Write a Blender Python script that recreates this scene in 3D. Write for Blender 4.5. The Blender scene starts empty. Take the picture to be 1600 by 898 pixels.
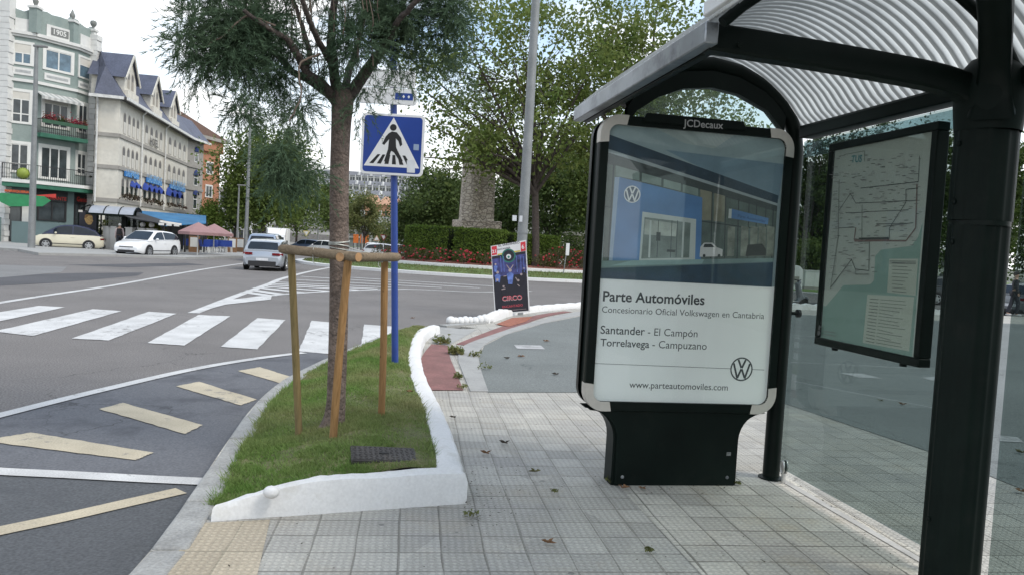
import bpy, bmesh, math, random
import numpy as np
from mathutils import Vector, Matrix

SC = bpy.context.scene
COL = SC.collection
PI = math.pi
R_ = math.radians
rnd = random.Random(7)
rng = np.random.default_rng(7)

# ------------------------------------------------------------ camera, sky, sun, exposure
F_PX, CAM_H, PITCH, ROLL = 1190.0, 1.47, R_(2.8), R_(3.26)
CAM_R = Matrix.Rotation(PI/2 - PITCH, 3, 'X') @ Matrix.Rotation(ROLL, 3, 'Z')
cam_data = bpy.data.cameras.new('camera')
cam_data.sensor_width = 36.0
cam_data.lens = F_PX / 1600 * 36
cam_data.clip_start = 0.05
cam_data.clip_end = 6000
cam = bpy.data.objects.new('camera', cam_data)
cam.location = (0, 0, CAM_H)
cam.rotation_euler = CAM_R.to_euler()
COL.objects.link(cam)
SC.camera = cam

SUN_EL, SUN_AZ = R_(50), R_(116)          # azimuth measured from +Y towards +X
world = bpy.data.worlds.new('World'); SC.world = world; world.use_nodes = True
wn = world.node_tree; wn.nodes.clear()
def wnode(t, **k):
    n = wn.nodes.new(t)
    for a, b in k.items(): setattr(n, a, b)
    return n
sky = wnode('ShaderNodeTexSky', sky_type='NISHITA', sun_disc=False, sun_elevation=SUN_EL, sun_rotation=SUN_AZ)
sky.air_density = 1.2; sky.dust_density = 1.5
tc = wnode('ShaderNodeTexCoord')
sep = wnode('ShaderNodeSeparateXYZ'); wn.links.new(tc.outputs['Generated'], sep.inputs[0])
mz = wnode('ShaderNodeMath', operation='MAXIMUM'); wn.links.new(sep.outputs['Z'], mz.inputs[0]); mz.inputs[1].default_value = 0.0
az = wnode('ShaderNodeMath', operation='ADD'); wn.links.new(mz.outputs[0], az.inputs[0]); az.inputs[1].default_value = 0.22
dv = wnode('ShaderNodeVectorMath', operation='DIVIDE'); wn.links.new(tc.outputs['Generated'], dv.inputs[0]); wn.links.new(az.outputs[0], dv.inputs[1])
cn = wnode('ShaderNodeTexNoise'); cn.inputs['Scale'].default_value = 1.5; cn.inputs['Detail'].default_value = 7; cn.inputs['Roughness'].default_value = .55
wn.links.new(dv.outputs[0], cn.inputs['Vector'])
cr = wnode('ShaderNodeMapRange'); cr.inputs['From Min'].default_value = .40; cr.inputs['From Max'].default_value = .60
wn.links.new(cn.outputs['Fac'], cr.inputs['Value'])
hz = wnode('ShaderNodeMapRange'); hz.inputs['From Min'].default_value = .26; hz.inputs['From Max'].default_value = .08
wn.links.new(sep.outputs['Z'], hz.inputs['Value'])
mx = wnode('ShaderNodeMath', operation='MAXIMUM'); wn.links.new(cr.outputs[0], mx.inputs[0]); wn.links.new(hz.outputs[0], mx.inputs[1])
cn2 = wnode('ShaderNodeTexNoise'); cn2.inputs['Scale'].default_value = 3.2; cn2.inputs['Detail'].default_value = 5
wn.links.new(dv.outputs[0], cn2.inputs['Vector'])
ccol = wnode('ShaderNodeMix', data_type='RGBA'); wn.links.new(cn2.outputs['Fac'], ccol.inputs['Factor'])
ccol.inputs['A'].default_value = (8.2, 8.45, 8.75, 1); ccol.inputs['B'].default_value = (11.6, 11.4, 11.1, 1)
skyb = wnode('ShaderNodeMix', data_type='RGBA', blend_type='ADD'); skyb.inputs['Factor'].default_value = 1
wn.links.new(sky.outputs[0], skyb.inputs['A']); skyb.inputs['B'].default_value = (2.2, 2.9, 3.6, 1)
wm = wnode('ShaderNodeMix', data_type='RGBA')
wn.links.new(mx.outputs[0], wm.inputs['Factor']); wn.links.new(skyb.outputs['Result'], wm.inputs['A']); wn.links.new(ccol.outputs['Result'], wm.inputs['B'])
bg = wnode('ShaderNodeBackground'); bg.inputs['Strength'].default_value = 0.085
wn.links.new(wm.outputs['Result'], bg.inputs['Color'])
wo = wnode('ShaderNodeOutputWorld'); wn.links.new(bg.outputs[0], wo.inputs['Surface'])

sun_d = bpy.data.lights.new('sun', 'SUN'); sun_d.energy = 1.2; sun_d.angle = R_(20); sun_d.color = (1, .95, .87)
sun = bpy.data.objects.new('sun', sun_d); COL.objects.link(sun)
sdir = Vector((math.sin(SUN_AZ)*math.cos(SUN_EL), math.cos(SUN_AZ)*math.cos(SUN_EL), math.sin(SUN_EL)))
sun.rotation_euler = sdir.to_track_quat('Z', 'Y').to_euler()
sun.location = sdir*50
SC.view_settings.view_transform = 'Standard'
SC.view_settings.look = 'None'
SC.view_settings.exposure = 0.80
SC.view_settings.gamma = 1.0
SC.view_settings.use_curve_mapping = False
SC.render.engine = 'CYCLES'
SC.cycles.max_bounces = 8
SC.cycles.transparent_max_bounces = 24
SC.cycles.use_denoising = True

# ------------------------------------------------------------ measuring the photograph
def ray(x, y): return CAM_R @ Vector(((x-800)/F_PX, -(y-449)/F_PX, -1.0))
def G(x, y, z=0.0):
    d = ray(x, y); t = (z-CAM_H)/d.z
    return Vector((d.x*t, d.y*t, z))
def D(x, y, dep):
    d = ray(x, y); t = dep/d.y
    return Vector((d.x*t, dep, CAM_H+d.z*t))
def G2(pts, z=0.0): return [tuple(G(x, y, z).xy) for x, y in pts]

# ------------------------------------------------------------ materials
MATS = {}
def _new(name):
    m = bpy.data.materials.new(name); m.use_nodes = True
    nt = m.node_tree; nt.nodes.clear()
    out = nt.nodes.new('ShaderNodeOutputMaterial')
    return m, nt, out
def nd(nt, t, inp=None, **k):
    n = nt.nodes.new(t)
    for a, b in k.items(): setattr(n, a, b)
    for a, b in (inp or {}).items():
        if isinstance(b, bpy.types.NodeSocket): nt.links.new(b, n.inputs[a])
        else: n.inputs[a].default_value = b
    return n
def c4(c): return (c[0], c[1], c[2], 1)
def colmix(nt, fac, a, b, blend='MIX'):
    n = nt.nodes.new('ShaderNodeMix'); n.data_type = 'RGBA'; n.blend_type = blend
    for k, v in (('Factor', fac), ('A', a), ('B', b)):
        if isinstance(v, bpy.types.NodeSocket): nt.links.new(v, n.inputs[k])
        else: n.inputs[k].default_value = v if k == 'Factor' else c4(v)
    return n.outputs['Result']
def M(name, col, rough=.6, metal=0.0, var=.18, scale=4.0, fine=0.0, fscale=120., bump=0.0, bscale=60., spec=.5, coat=0.0, emit=0.0, col2=None, stain=None, sscale=1.2, sthr=(.55, .7), crack=0.0):
    if name in MATS: return MATS[name]
    m, nt, out = _new(name)
    b = nd(nt, 'ShaderNodeBsdfPrincipled')
    t = nd(nt, 'ShaderNodeTexCoord').outputs['Object']
    n1 = nd(nt, 'ShaderNodeTexNoise', {'Vector': t, 'Scale': scale, 'Detail': 6.0, 'Roughness': .6}).outputs['Fac']
    lo = tuple(c*(1-var) for c in col); hi = tuple(min(1, c*(1+var)) for c in (col2 or col))
    r = nd(nt, 'ShaderNodeMapRange', {'Value': n1, 'From Min': .3, 'From Max': .7}).outputs[0]
    c = colmix(nt, r, lo, hi)
    if fine:
        n2 = nd(nt, 'ShaderNodeTexNoise', {'Vector': t, 'Scale': fscale, 'Detail': 3.0}).outputs['Fac']
        r2 = nd(nt, 'ShaderNodeMapRange', {'Value': n2, 'From Min': .3, 'From Max': .7, 'To Min': 1-fine, 'To Max': 1+fine}).outputs[0]
        mm = nd(nt, 'ShaderNodeVectorMath', {0: c, 1: r2}, operation='MULTIPLY'); c = mm.outputs[0]
    if stain:
        n3 = nd(nt, 'ShaderNodeTexNoise', {'Vector': t, 'Scale': sscale, 'Detail': 8.0, 'Roughness': .7}).outputs['Fac']
        r3 = nd(nt, 'ShaderNodeMapRange', {'Value': n3, 'From Min': sthr[0], 'From Max': sthr[1]}).outputs[0]
        c = colmix(nt, r3, c, stain)
    if crack:
        dn = nd(nt, 'ShaderNodeTexNoise', {'Vector': t, 'Scale': 2.5, 'Detail': 5.0}).outputs['Color']
        dv_ = nd(nt, 'ShaderNodeVectorMath', {0: dn, 'Scale': .55}, operation='SCALE').outputs[0]
        pv = nd(nt, 'ShaderNodeVectorMath', {0: t, 1: dv_}, operation='ADD').outputs[0]
        ve = nd(nt, 'ShaderNodeTexVoronoi', {'Vector': pv, 'Scale': crack}, feature='DISTANCE_TO_EDGE').outputs['Distance']
        ce = nd(nt, 'ShaderNodeMapRange', {'Value': ve, 'From Min': .0, 'From Max': .011*crack, 'To Min': .8, 'To Max': 0.0}).outputs[0]
        mk = nd(nt, 'ShaderNodeTexNoise', {'Vector': t, 'Scale': .4, 'Detail': 3.0}).outputs['Fac']
        mr = nd(nt, 'ShaderNodeMapRange', {'Value': mk, 'From Min': .48, 'From Max': .6}).outputs[0]
        c = colmix(nt, nd(nt, 'ShaderNodeMath', {0: ce, 1: mr}, operation='MULTIPLY').outputs[0], c, tuple(x*.35 for x in col))
    nt.links.new(c, b.inputs['Base Color'])
    b.inputs['Roughness'].default_value = rough; b.inputs['Metallic'].default_value = metal
    b.inputs['Specular IOR Level'].default_value = spec; b.inputs['Coat Weight'].default_value = coat
    if emit:
        nt.links.new(c, b.inputs['Emission Color']); b.inputs['Emission Strength'].default_value = emit
    if bump:
        nb = nd(nt, 'ShaderNodeTexNoise', {'Vector': t, 'Scale': bscale, 'Detail': 4.0}).outputs['Fac']
        bp = nd(nt, 'ShaderNodeBump', {'Height': nb, 'Strength': min(1, bump*4), 'Distance': bump*.05})
        nt.links.new(bp.outputs[0], b.inputs['Normal'])
    nt.links.new(b.outputs[0], out.inputs['Surface'])
    MATS[name] = m
    return m
def LEAF(name, c1, c2, c3=None, transl=.35, rough=.55, spec=.2):
    if name in MATS: return MATS[name]
    m, nt, out = _new(name)
    g = nd(nt, 'ShaderNodeNewGeometry')
    c = colmix(nt, g.outputs['Random Per Island'], c1, c2)
    t = nd(nt, 'ShaderNodeTexCoord').outputs['Object']
    n1 = nd(nt, 'ShaderNodeTexNoise', {'Vector': t, 'Scale': 1.1, 'Detail': 3.0}).outputs['Fac']
    r = nd(nt, 'ShaderNodeMapRange', {'Value': n1, 'From Min': .35, 'From Max': .68}).outputs[0]
    c = colmix(nt, r, c, c3 or c2)
    b = nd(nt, 'ShaderNodeBsdfPrincipled', {'Base Color': c, 'Roughness': rough, 'Specular IOR Level': spec})
    tr = nd(nt, 'ShaderNodeBsdfTranslucent', {'Color': c})
    mxs = nd(nt, 'ShaderNodeMixShader', {0: transl, 1: b.outputs[0], 2: tr.outputs[0]})
    nt.links.new(mxs.outputs[0], out.inputs['Surface'])
    MATS[name] = m
    return m
def GLASS(name, tint=(.93, .97, .96), dirt=.04, dirtcol=(.6, .65, .65), rough=.02, ior=1.45):
    if name in MATS: return MATS[name]
    m, nt, out = _new(name)
    t = nd(nt, 'ShaderNodeBsdfTransparent', {'Color': c4(tint)})
    gl = nd(nt, 'ShaderNodeBsdfGlossy', {'Roughness': rough, 'Color': (.9, .95, .95, 1)})
    lw = nd(nt, 'ShaderNodeLayerWeight', {'Blend': .5}).outputs['Facing']
    p5 = nd(nt, 'ShaderNodeMath', {0: lw, 1: 5.0}, operation='POWER').outputs[0]
    fr = nd(nt, 'ShaderNodeMath', {0: p5, 1: .5, 2: .03}, operation='MULTIPLY_ADD').outputs[0]
    a = nd(nt, 'ShaderNodeMixShader', {0: fr, 1: t.outputs[0], 2: gl.outputs[0]})
    df = nd(nt, 'ShaderNodeBsdfDiffuse', {'Color': c4(dirtcol)})
    co = nd(nt, 'ShaderNodeTexCoord').outputs['Object']
    n = nd(nt, 'ShaderNodeTexNoise', {'Vector': co, 'Scale': 2.5, 'Detail': 6.0}).outputs['Fac']
    r = nd(nt, 'ShaderNodeMapRange', {'Value': n, 'From Min': .3, 'From Max': .75, 'To Min': dirt*.4, 'To Max': dirt*1.6}).outputs[0]
    o = nd(nt, 'ShaderNodeMixShader', {0: r, 1: a.outputs[0], 2: df.outputs[0]})
    nt.links.new(o.outputs[0], out.inputs['Surface'])
    MATS[name] = m
    return m

def WOOD(name, col, dark, grain=(40, 40, 2.2)):
    m, nt, out = _new(name); co = nd(nt, 'ShaderNodeTexCoord').outputs['Object']
    mp_ = nd(nt, 'ShaderNodeMapping', {'Vector': co, 'Scale': grain}).outputs[0]
    n1 = nd(nt, 'ShaderNodeTexNoise', {'Vector': mp_, 'Scale': 1.6, 'Detail': 6.0, 'Distortion': .8}).outputs['Fac']
    r1 = nd(nt, 'ShaderNodeMapRange', {'Value': n1, 'From Min': .38, 'From Max': .66}).outputs[0]
    c = colmix(nt, r1, col, dark)
    n2 = nd(nt, 'ShaderNodeTexNoise', {'Vector': co, 'Scale': 2.6, 'Detail': 5.0}).outputs['Fac']
    r2 = nd(nt, 'ShaderNodeMapRange', {'Value': n2, 'From Min': .4, 'From Max': .72, 'To Max': .55}).outputs[0]
    c = colmix(nt, r2, c, tuple(a*.62+.02 for a in col))
    v = nd(nt, 'ShaderNodeTexVoronoi', {'Vector': co, 'Scale': 7.0}).outputs['Distance']
    k = nd(nt, 'ShaderNodeMapRange', {'Value': v, 'From Min': .10, 'From Max': .05, 'To Max': .85}).outputs[0]
    c = colmix(nt, k, c, tuple(a*.3 for a in col))
    bp = nd(nt, 'ShaderNodeBump', {'Height': n1, 'Strength': .6, 'Distance': .006})
    b = nd(nt, 'ShaderNodeBsdfPrincipled', {'Base Color': c, 'Roughness': .8, 'Specular IOR Level': .25, 'Normal': bp.outputs[0]}); nt.links.new(b.outputs[0], out.inputs['Surface'])
    MATS[name] = m; return m
def WORN(name, col, under, wear=.5, scale=9.0):
    """paint worn through to the asphalt in flakes and scuffs"""
    m, nt, out = _new(name); co = nd(nt, 'ShaderNodeTexCoord').outputs['Object']
    n1 = nd(nt, 'ShaderNodeTexNoise', {'Vector': co, 'Scale': scale, 'Detail': 10.0, 'Roughness': .72}).outputs['Fac']
    n2 = nd(nt, 'ShaderNodeTexNoise', {'Vector': co, 'Scale': .9, 'Detail': 4.0}).outputs['Fac']
    s = nd(nt, 'ShaderNodeMath', {0: n1, 1: nd(nt, 'ShaderNodeMath', {0: n2, 1: .55}, operation='MULTIPLY').outputs[0]}, operation='ADD').outputs[0]
    r = nd(nt, 'ShaderNodeMapRange', {'Value': s, 'From Min': 1.02-wear*.42, 'From Max': 1.10-wear*.42, 'To Max': .85}).outputs[0]
    n3 = nd(nt, 'ShaderNodeTexNoise', {'Vector': co, 'Scale': 2.2, 'Detail': 7.0}).outputs['Fac']
    r3 = nd(nt, 'ShaderNodeMapRange', {'Value': n3, 'From Min': .3, 'From Max': .7}).outputs[0]
    c = colmix(nt, r3, tuple(a*.8 for a in col), tuple(a*1.08 for a in col)); c = colmix(nt, r, c, under)
    n4 = nd(nt, 'ShaderNodeTexNoise', {'Vector': co, 'Scale': 90.0, 'Detail': 3.0}).outputs['Fac']
    r4 = nd(nt, 'ShaderNodeMapRange', {'Value': n4, 'From Min': .3, 'From Max': .7, 'To Min': .84, 'To Max': 1.14}).outputs[0]
    c = nd(nt, 'ShaderNodeVectorMath', {0: c, 1: r4}, operation='MULTIPLY').outputs[0]
    b = nd(nt, 'ShaderNodeBsdfPrincipled', {'Base Color': c, 'Roughness': .85, 'Specular IOR Level': .25}); nt.links.new(b.outputs[0], out.inputs['Surface'])
    MATS[name] = m; return m

# ------------------------------------------------------------ mesh builder
class MB:
    def __init__(s): s.v = []; s.f = []; s.m = []; s.mats = []
    def mi(s, mat):
        if mat not in s.mats: s.mats.append(mat)
        return s.mats.index(mat)
    def add(s, vs, fs, mat):
        k = len(s.v); i = s.mi(mat)
        s.v += [tuple(p) for p in vs]
        for f in fs: s.f.append([a+k for a in f]); s.m.append(i)
        return s
    def poly(s, pts, mat): return s.add(pts, [list(range(len(pts)))], mat)
    def box(s, x0, x1, y0, y1, z0, z1, mat):
        v = [(x, y, z) for z in (z0, z1) for y in (y0, y1) for x in (x0, x1)]
        return s.add(v, [(0, 2, 3, 1), (4, 5, 7, 6), (0, 1, 5, 4), (2, 6, 7, 3), (0, 4, 6, 2), (1, 3, 7, 5)], mat)
    def prism(s, pts, z0, z1, mat):
        n = len(pts); a = sum(pts[i][0]*pts[(i+1) % n][1]-pts[(i+1) % n][0]*pts[i][1] for i in range(n))
        if a < 0: pts = pts[::-1]
        v = [(p[0], p[1], z0) for p in pts]+[(p[0], p[1], z1) for p in pts]
        f = [list(range(n))[::-1], list(range(n, 2*n))]+[(i, (i+1) % n, n+(i+1) % n, n+i) for i in range(n)]
        return s.add(v, f, mat)
    def yprism(s, pts, y0, y1, mat):          # pts in (x,z)
        n = len(pts); a = sum(pts[i][0]*pts[(i+1) % n][1]-pts[(i+1) % n][0]*pts[i][1] for i in range(n))
        if a < 0: pts = pts[::-1]
        v = [(p[0], y0, p[1]) for p in pts]+[(p[0], y1, p[1]) for p in pts]
        f = [list(range(n)), list(range(n, 2*n))[::-1]]+[(i, n+i, n+(i+1) % n, (i+1) % n) for i in range(n)]
        return s.add(v, f, mat)
    def tube(s, pts, r, mat, n=8, caps=True, ups=None):
        pts = [Vector(p) for p in pts]; rr = r if isinstance(r, (list, tuple)) else [r]*len(pts)
        k = len(pts); vs = []; prev = None
        for i, p in enumerate(pts):
            d = (pts[min(i+1, k-1)]-pts[max(i-1, 0)]).normalized()
            if prev is None:
                a = d.orthogonal().normalized() if ups is None else (Vector(ups)-d*Vector(ups).dot(d)).normalized()
            else:
                a = prev-d*prev.dot(d); a = a.normalized() if a.length > 1e-6 else d.orthogonal().normalized()
            prev = a; b = d.cross(a)
            for j in range(n):
                t = 2*PI*j/n; vs.append(p+a*(rr[i]*math.cos(t))+b*(rr[i]*math.sin(t)))
        fs = [(i*n+j, i*n+(j+1) % n, (i+1)*n+(j+1) % n, (i+1)*n+j) for i in range(k-1) for j in range(n)]
        if caps: fs += [list(range(n))[::-1], [(k-1)*n+j for j in range(n)]]
        return s.add(vs, fs, mat)
    def bar(s, a, b, w, h, mat, up=(0, 0, 1)):  # rectangular bar from a to b, w across, h along up
        a = Vector(a); b = Vector(b); d = (b-a).normalized(); u = Vector(up); u = (u-d*u.dot(d)).normalized(); q = d.cross(u)
        vs = [p+q*(sx*w/2)+u*(sz*h/2) for p in (a, b) for sx, sz in ((-1, -1), (1, -1), (1, 1), (-1, 1))]
        return s.add(vs, [(3, 2, 1, 0), (4, 5, 6, 7), (0, 1, 5, 4), (1, 2, 6, 5), (2, 3, 7, 6), (3, 0, 4, 7)], mat)
    def lathe(s, prof, c, mat, n=16, axis='z'):
        vs = []
        for r, z in prof:
            for j in range(n):
                t = 2*PI*j/n
                if axis == 'z': vs.append((c[0]+r*math.cos(t), c[1]+r*math.sin(t), c[2]+z))
                else: vs.append((c[0]+r*math.cos(t), c[1]+z, c[2]-r*math.sin(t)))
        k = len(prof)
        fs = [(i*n+j, i*n+(j+1) % n, (i+1)*n+(j+1) % n, (i+1)*n+j) for i in range(k-1) for j in range(n)]
        if prof[0][0] > 1e-5: fs.append(list(range(n))[::-1])
        if prof[-1][0] > 1e-5: fs.append([(k-1)*n+j for j in range(n)])
        return s.add(vs, fs, mat)
    def ball(s, c, r, mat, nu=10, nv=7, jit=0.0):
        r = r if isinstance(r, (tuple, list)) else (r, r, r); vs = [(c[0], c[1], c[2]-r[2])]
        for i in range(1, nv):
            a = PI*i/nv-PI/2
            for j in range(nu):
                t = 2*PI*j/nu; q = 1+rnd.uniform(-jit, jit)
                vs.append((c[0]+r[0]*q*math.cos(a)*math.cos(t), c[1]+r[1]*q*math.cos(a)*math.sin(t), c[2]+r[2]*q*math.sin(a)))
        vs.append((c[0], c[1], c[2]+r[2])); L = len(vs)-1
        fs = [(0, 1+(j+1) % nu, 1+j) for j in range(nu)]
        fs += [(1+i*nu+j, 1+i*nu+(j+1) % nu, 1+(i+1)*nu+(j+1) % nu, 1+(i+1)*nu+j) for i in range(nv-2) for j in range(nu)]
        fs += [(L, 1+(nv-2)*nu+j, 1+(nv-2)*nu+(j+1) % nu) for j in range(nu)]
        return s.add(vs, fs, mat)
    def grid(s, rows, mat, flip=False):
        n = len(rows[0]); vs = [p for r in rows for p in r]; fs = []
        for i in range(len(rows)-1):
            for j in range(n-1):
                q = (i*n+j, i*n+j+1, (i+1)*n+j+1, (i+1)*n+j); fs.append(q[::-1] if flip else q)
        return s.add(vs, fs, mat)
    def arch(s, x0, x1, z0, z1, y, mat, n=8):   # flat round-headed opening facing -y
        r = (x1-x0)/2; cx = (x0+x1)/2; zc = z1-r
        pts = [(x0, y, z0), (x1, y, z0)]+[(cx+r*math.cos(PI*k/n), y, zc+r*math.sin(PI*k/n)) for k in range(n+1)]
        return s.poly(pts, mat)
    def text(s, txt, size, fn, mat, align='CENTER', bold=0.0, sx=1.0):
        cu = bpy.data.curves.new('lettering', 'FONT'); cu.body = txt; cu.size = size; cu.align_x = align; cu.offset = bold; cu.resolution_u = 3
        o = bpy.data.objects.new('lettering', cu); COL.objects.link(o)
        dg = bpy.context.evaluated_depsgraph_get(); me = o.evaluated_get(dg).to_mesh()
        vs = [fn(v.co.x*sx, v.co.y) for v in me.vertices]; fs = [list(p.vertices) for p in me.polygons]
        o.evaluated_get(dg).to_mesh_clear(); bpy.data.objects.remove(o); bpy.data.curves.remove(cu)
        if vs: s.add(vs, fs, mat)
        return s
    def xf(s, mtx): s.v = [tuple(mtx @ Vector(p)) for p in s.v]; return s
    def build(s, name, parent=None, smooth=30, bevel=0.0, seg=2, world=False, loc=None, rotz=0.0, weld=False):
        vs = s.v
        if world and parent is not None:
            mt = (Matrix.Translation(parent.location) @ parent.rotation_euler.to_matrix().to_4x4()).inverted()
            vs = [tuple(mt @ Vector(p)) for p in vs]
        me = bpy.data.meshes.new(name); me.from_pydata(vs, [], s.f)
        for m in s.mats: me.materials.append(m)
        me.polygons.foreach_set('material_index', s.m)
        if weld:
            bm = bmesh.new(); bm.from_mesh(me); bmesh.ops.remove_doubles(bm, verts=bm.verts, dist=1e-5); bmesh.ops.recalc_face_normals(bm, faces=bm.faces); bm.to_mesh(me); bm.free()
        if smooth:
            me.polygons.foreach_set('use_smooth', [True]*len(me.polygons)); me.set_sharp_from_angle(angle=R_(smooth))
        me.update()
        o = bpy.data.objects.new(name, me); COL.objects.link(o)
        if parent is not None: o.parent = parent
        if loc is not None: o.location = loc
        if rotz: o.rotation_euler = (0, 0, rotz)
        if bevel:
            bv = o.modifiers.new('bevel', 'BEVEL'); bv.width = bevel; bv.segments = seg; bv.limit_method = 'ANGLE'; bv.angle_limit = R_(40)
        return o
def tag(o, label, cat, group=None, kind=None):
    o['label'] = label; o['category'] = cat
    if group: o['group'] = group
    if kind: o['kind'] = kind
    return o
def thing(name, label, cat, loc=(0, 0, 0), rotz=0.0, group=None):
    o = bpy.data.objects.new(name, None); COL.objects.link(o); o.location = loc; o.rotation_euler = (0, 0, rotz)
    return tag(o, label, cat, group)
def struct(o, label=None, kind='structure'):
    o['kind'] = kind
    if label: o['label'] = label
    return o
def copy_tree(o, parent=None):
    c = o.copy(); COL.objects.link(c)
    if parent is not None: c.parent = parent
    for ch in list(o.children): copy_tree(ch, c)
    return c
def fastmesh(name, V, nper, mat, parent=None, world=False):
    """V: (N*nper,3) vertices, one polygon per nper of them"""
    V = np.asarray(V, np.float32).reshape(-1, 3)
    if world and parent is not None:
        V = V-np.array(parent.location, np.float32)
    N = len(V)//nper; me = bpy.data.meshes.new(name)
    me.vertices.add(len(V)); me.vertices.foreach_set('co', V.ravel())
    me.loops.add(len(V)); me.loops.foreach_set('vertex_index', np.arange(len(V), dtype=np.int32))
    me.polygons.add(N); me.polygons.foreach_set('loop_start', np.arange(0, len(V), nper, dtype=np.int32))
    me.materials.append(mat); me.update(calc_edges=True); me.validate()
    o = bpy.data.objects.new(name, me); COL.objects.link(o)
    if parent is not None: o.parent = parent
    return o
def rvec(n):
    a = rng.normal(size=(n, 3)); return a/np.linalg.norm(a, axis=1, keepdims=True)
def leaf_quads(C, size, flat=.4, aspect=.62):
    """kite-shaped leaves round the points C"""
    n = len(C); nrm = rvec(n); nrm[:, 2] += flat*np.sign(rng.normal(size=n)); nrm /= np.linalg.norm(nrm, axis=1, keepdims=True)
    a = np.cross(nrm, rvec(n)); a /= np.linalg.norm(a, axis=1, keepdims=True)+1e-9; b = np.cross(nrm, a)
    s = (size*rng.uniform(.6, 1.3, n))[:, None]
    fold = nrm*s*.15
    P0 = C-a*s*.5; P1 = C-a*s*.05+b*s*aspect*.5+fold; P2 = C+a*s*.5; P3 = C-a*s*.05-b*s*aspect*.5+fold
    return np.stack([P0, P1, P2, P3], 1).reshape(-1, 3)
def sstep(a, b, x):
    t = np.clip((x-a)/(b-a), 0, 1); return t*t*(3-2*t)
def interp_curve(pts, n):
    """resample a polyline smoothly (Catmull-Rom) into n points"""
    P = np.array(pts, float); k = len(P); out = []
    for t in np.linspace(0, k-1-1e-6, n):
        i = int(t); u = t-i; p0 = P[max(i-1, 0)]; p1 = P[i]; p2 = P[min(i+1, k-1)]; p3 = P[min(i+2, k-1)]
        out.append(.5*((2*p1)+(-p0+p2)*u+(2*p0-5*p1+4*p2-p3)*u*u+(-p0+3*p1-3*p2+p3)*u**3))
    return np.array(out)
def offset_line(P, d):
    P = np.array(P, float); T = np.gradient(P, axis=0); T /= np.linalg.norm(T, axis=1, keepdims=True)
    return P+np.c_[-T[:, 1], T[:, 0]]*d
def band(mb, A, B, z, mat):
    """flat strip between the polylines A and B (same length)"""
    for i in range(len(A)-1):
        zz = z if not callable(z) else None
        q = [(A[i][0], A[i][1], z), (A[i+1][0], A[i+1][1], z), (B[i+1][0], B[i+1][1], z), (B[i][0], B[i][1], z)]
        n = (Vector(q[1])-Vector(q[0])).cross(Vector(q[2])-Vector(q[0])).z
        mb.poly(q if n > 0 else q[::-1], mat)
def wall_strip(mb, A, B, z0, z1, mat):
    """raised strip with sides between polylines A and B"""
    rows = []
    for a, b in zip(A, B): rows.append([(a[0], a[1], z0), (a[0], a[1], z1), (b[0], b[1], z1), (b[0], b[1], z0)])
    n = (Vector(rows[0][2])-Vector(rows[0][1])).cross(Vector(rows[1][1])-Vector(rows[0][1])).z
    mb.grid(rows, mat, flip=(n < 0))
    for r, fl in ((rows[0], False), (rows[-1], True)): mb.poly(r if fl else r[::-1], mat)
# ============================================================ THE SETTING: ground, road, pavement
ROAD_Z = -0.10
def ASPH(name, col, **k):
    return M(name, col, rough=.9, var=k.get('var', .12), scale=k.get('scale', .45), fine=k.get('fine', .5), fscale=k.get('fscale', 60), bump=.12, bscale=110, spec=.25, stain=k.get('stain'), sscale=k.get('sscale', .35), sthr=k.get('sthr', (.55, .75)), crack=k.get('crack', .55))
m_road = ASPH('road_asphalt', (.168, .158, .153), stain=(.128, .121, .118))
m_bay = ASPH('bay_asphalt', (.128, .132, .144), stain=(.088, .091, .102), sscale=.9, fine=.22, sthr=(.5, .62))
m_bay2 = ASPH('bay_dark_asphalt', (.090, .095, .102), stain=(.064, .068, .075), sscale=1.5, fine=.25)
m_plaza = ASPH('plaza_asphalt', (.165, .178, .173), stain=(.122, .135, .132), sscale=.8, fine=.3, fscale=60)
m_patch = ASPH('patch_asphalt', (.085, .085, .092), fine=.2)
m_concrete = M('kerb_stone', (.31, .31, .30), rough=.85, var=.2, scale=5, fine=.18, fscale=70, bump=.25, bscale=30, stain=(.2, .2, .19), sscale=2.5, sthr=(.52, .75))
m_slab = M('concrete_slab', (.31, .31, .30), rough=.9, var=.15, scale=3, fine=.12, fscale=60, bump=.1, stain=(.25, .25, .24), sscale=3)
m_paintw = WORN('road_paint_white', (.55, .55, .545), (.22, .215, .21), .36)
m_painty = WORN('road_paint_yellow', (.50, .44, .33), (.20, .195, .185), .38, 7.0)
m_paintf = M('faded_paint', (.36, .36, .36), rough=.85, var=.15, scale=4, fine=.2, fscale=70, stain=(.17, .17, .17), sscale=5, sthr=(.5, .7))
m_wall_white = M('white_limewash', (.66, .66, .655), rough=.85, var=.05, scale=5, fine=.06, fscale=60, bump=.16, bscale=14, stain=(.46, .445, .40), sscale=5, sthr=(.52, .8))
m_red = M('red_paving', (.20, .095, .088), rough=.9, var=.2, scale=4, fine=.2, fscale=50, bump=.1, stain=(.17, .09, .08), sscale=3)
m_redgravel = M('red_gravel', (.30, .115, .075), rough=.95, var=.25, scale=10, fine=.35, fscale=60, bump=.4, bscale=40)
m_soil = M('soil_turf', (.115, .125, .05), rough=1, var=.3, scale=5, fine=.3, fscale=60, bump=.4, bscale=30, stain=(.20, .17, .09), sscale=2.2, sthr=(.5, .68))
m_turf = M('far_turf', (.10, .15, .045), rough=1, var=.3, scale=1.2, fine=.3, fscale=25, bump=.4, bscale=20, stain=(.17, .17, .07), sscale=.6)

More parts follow.
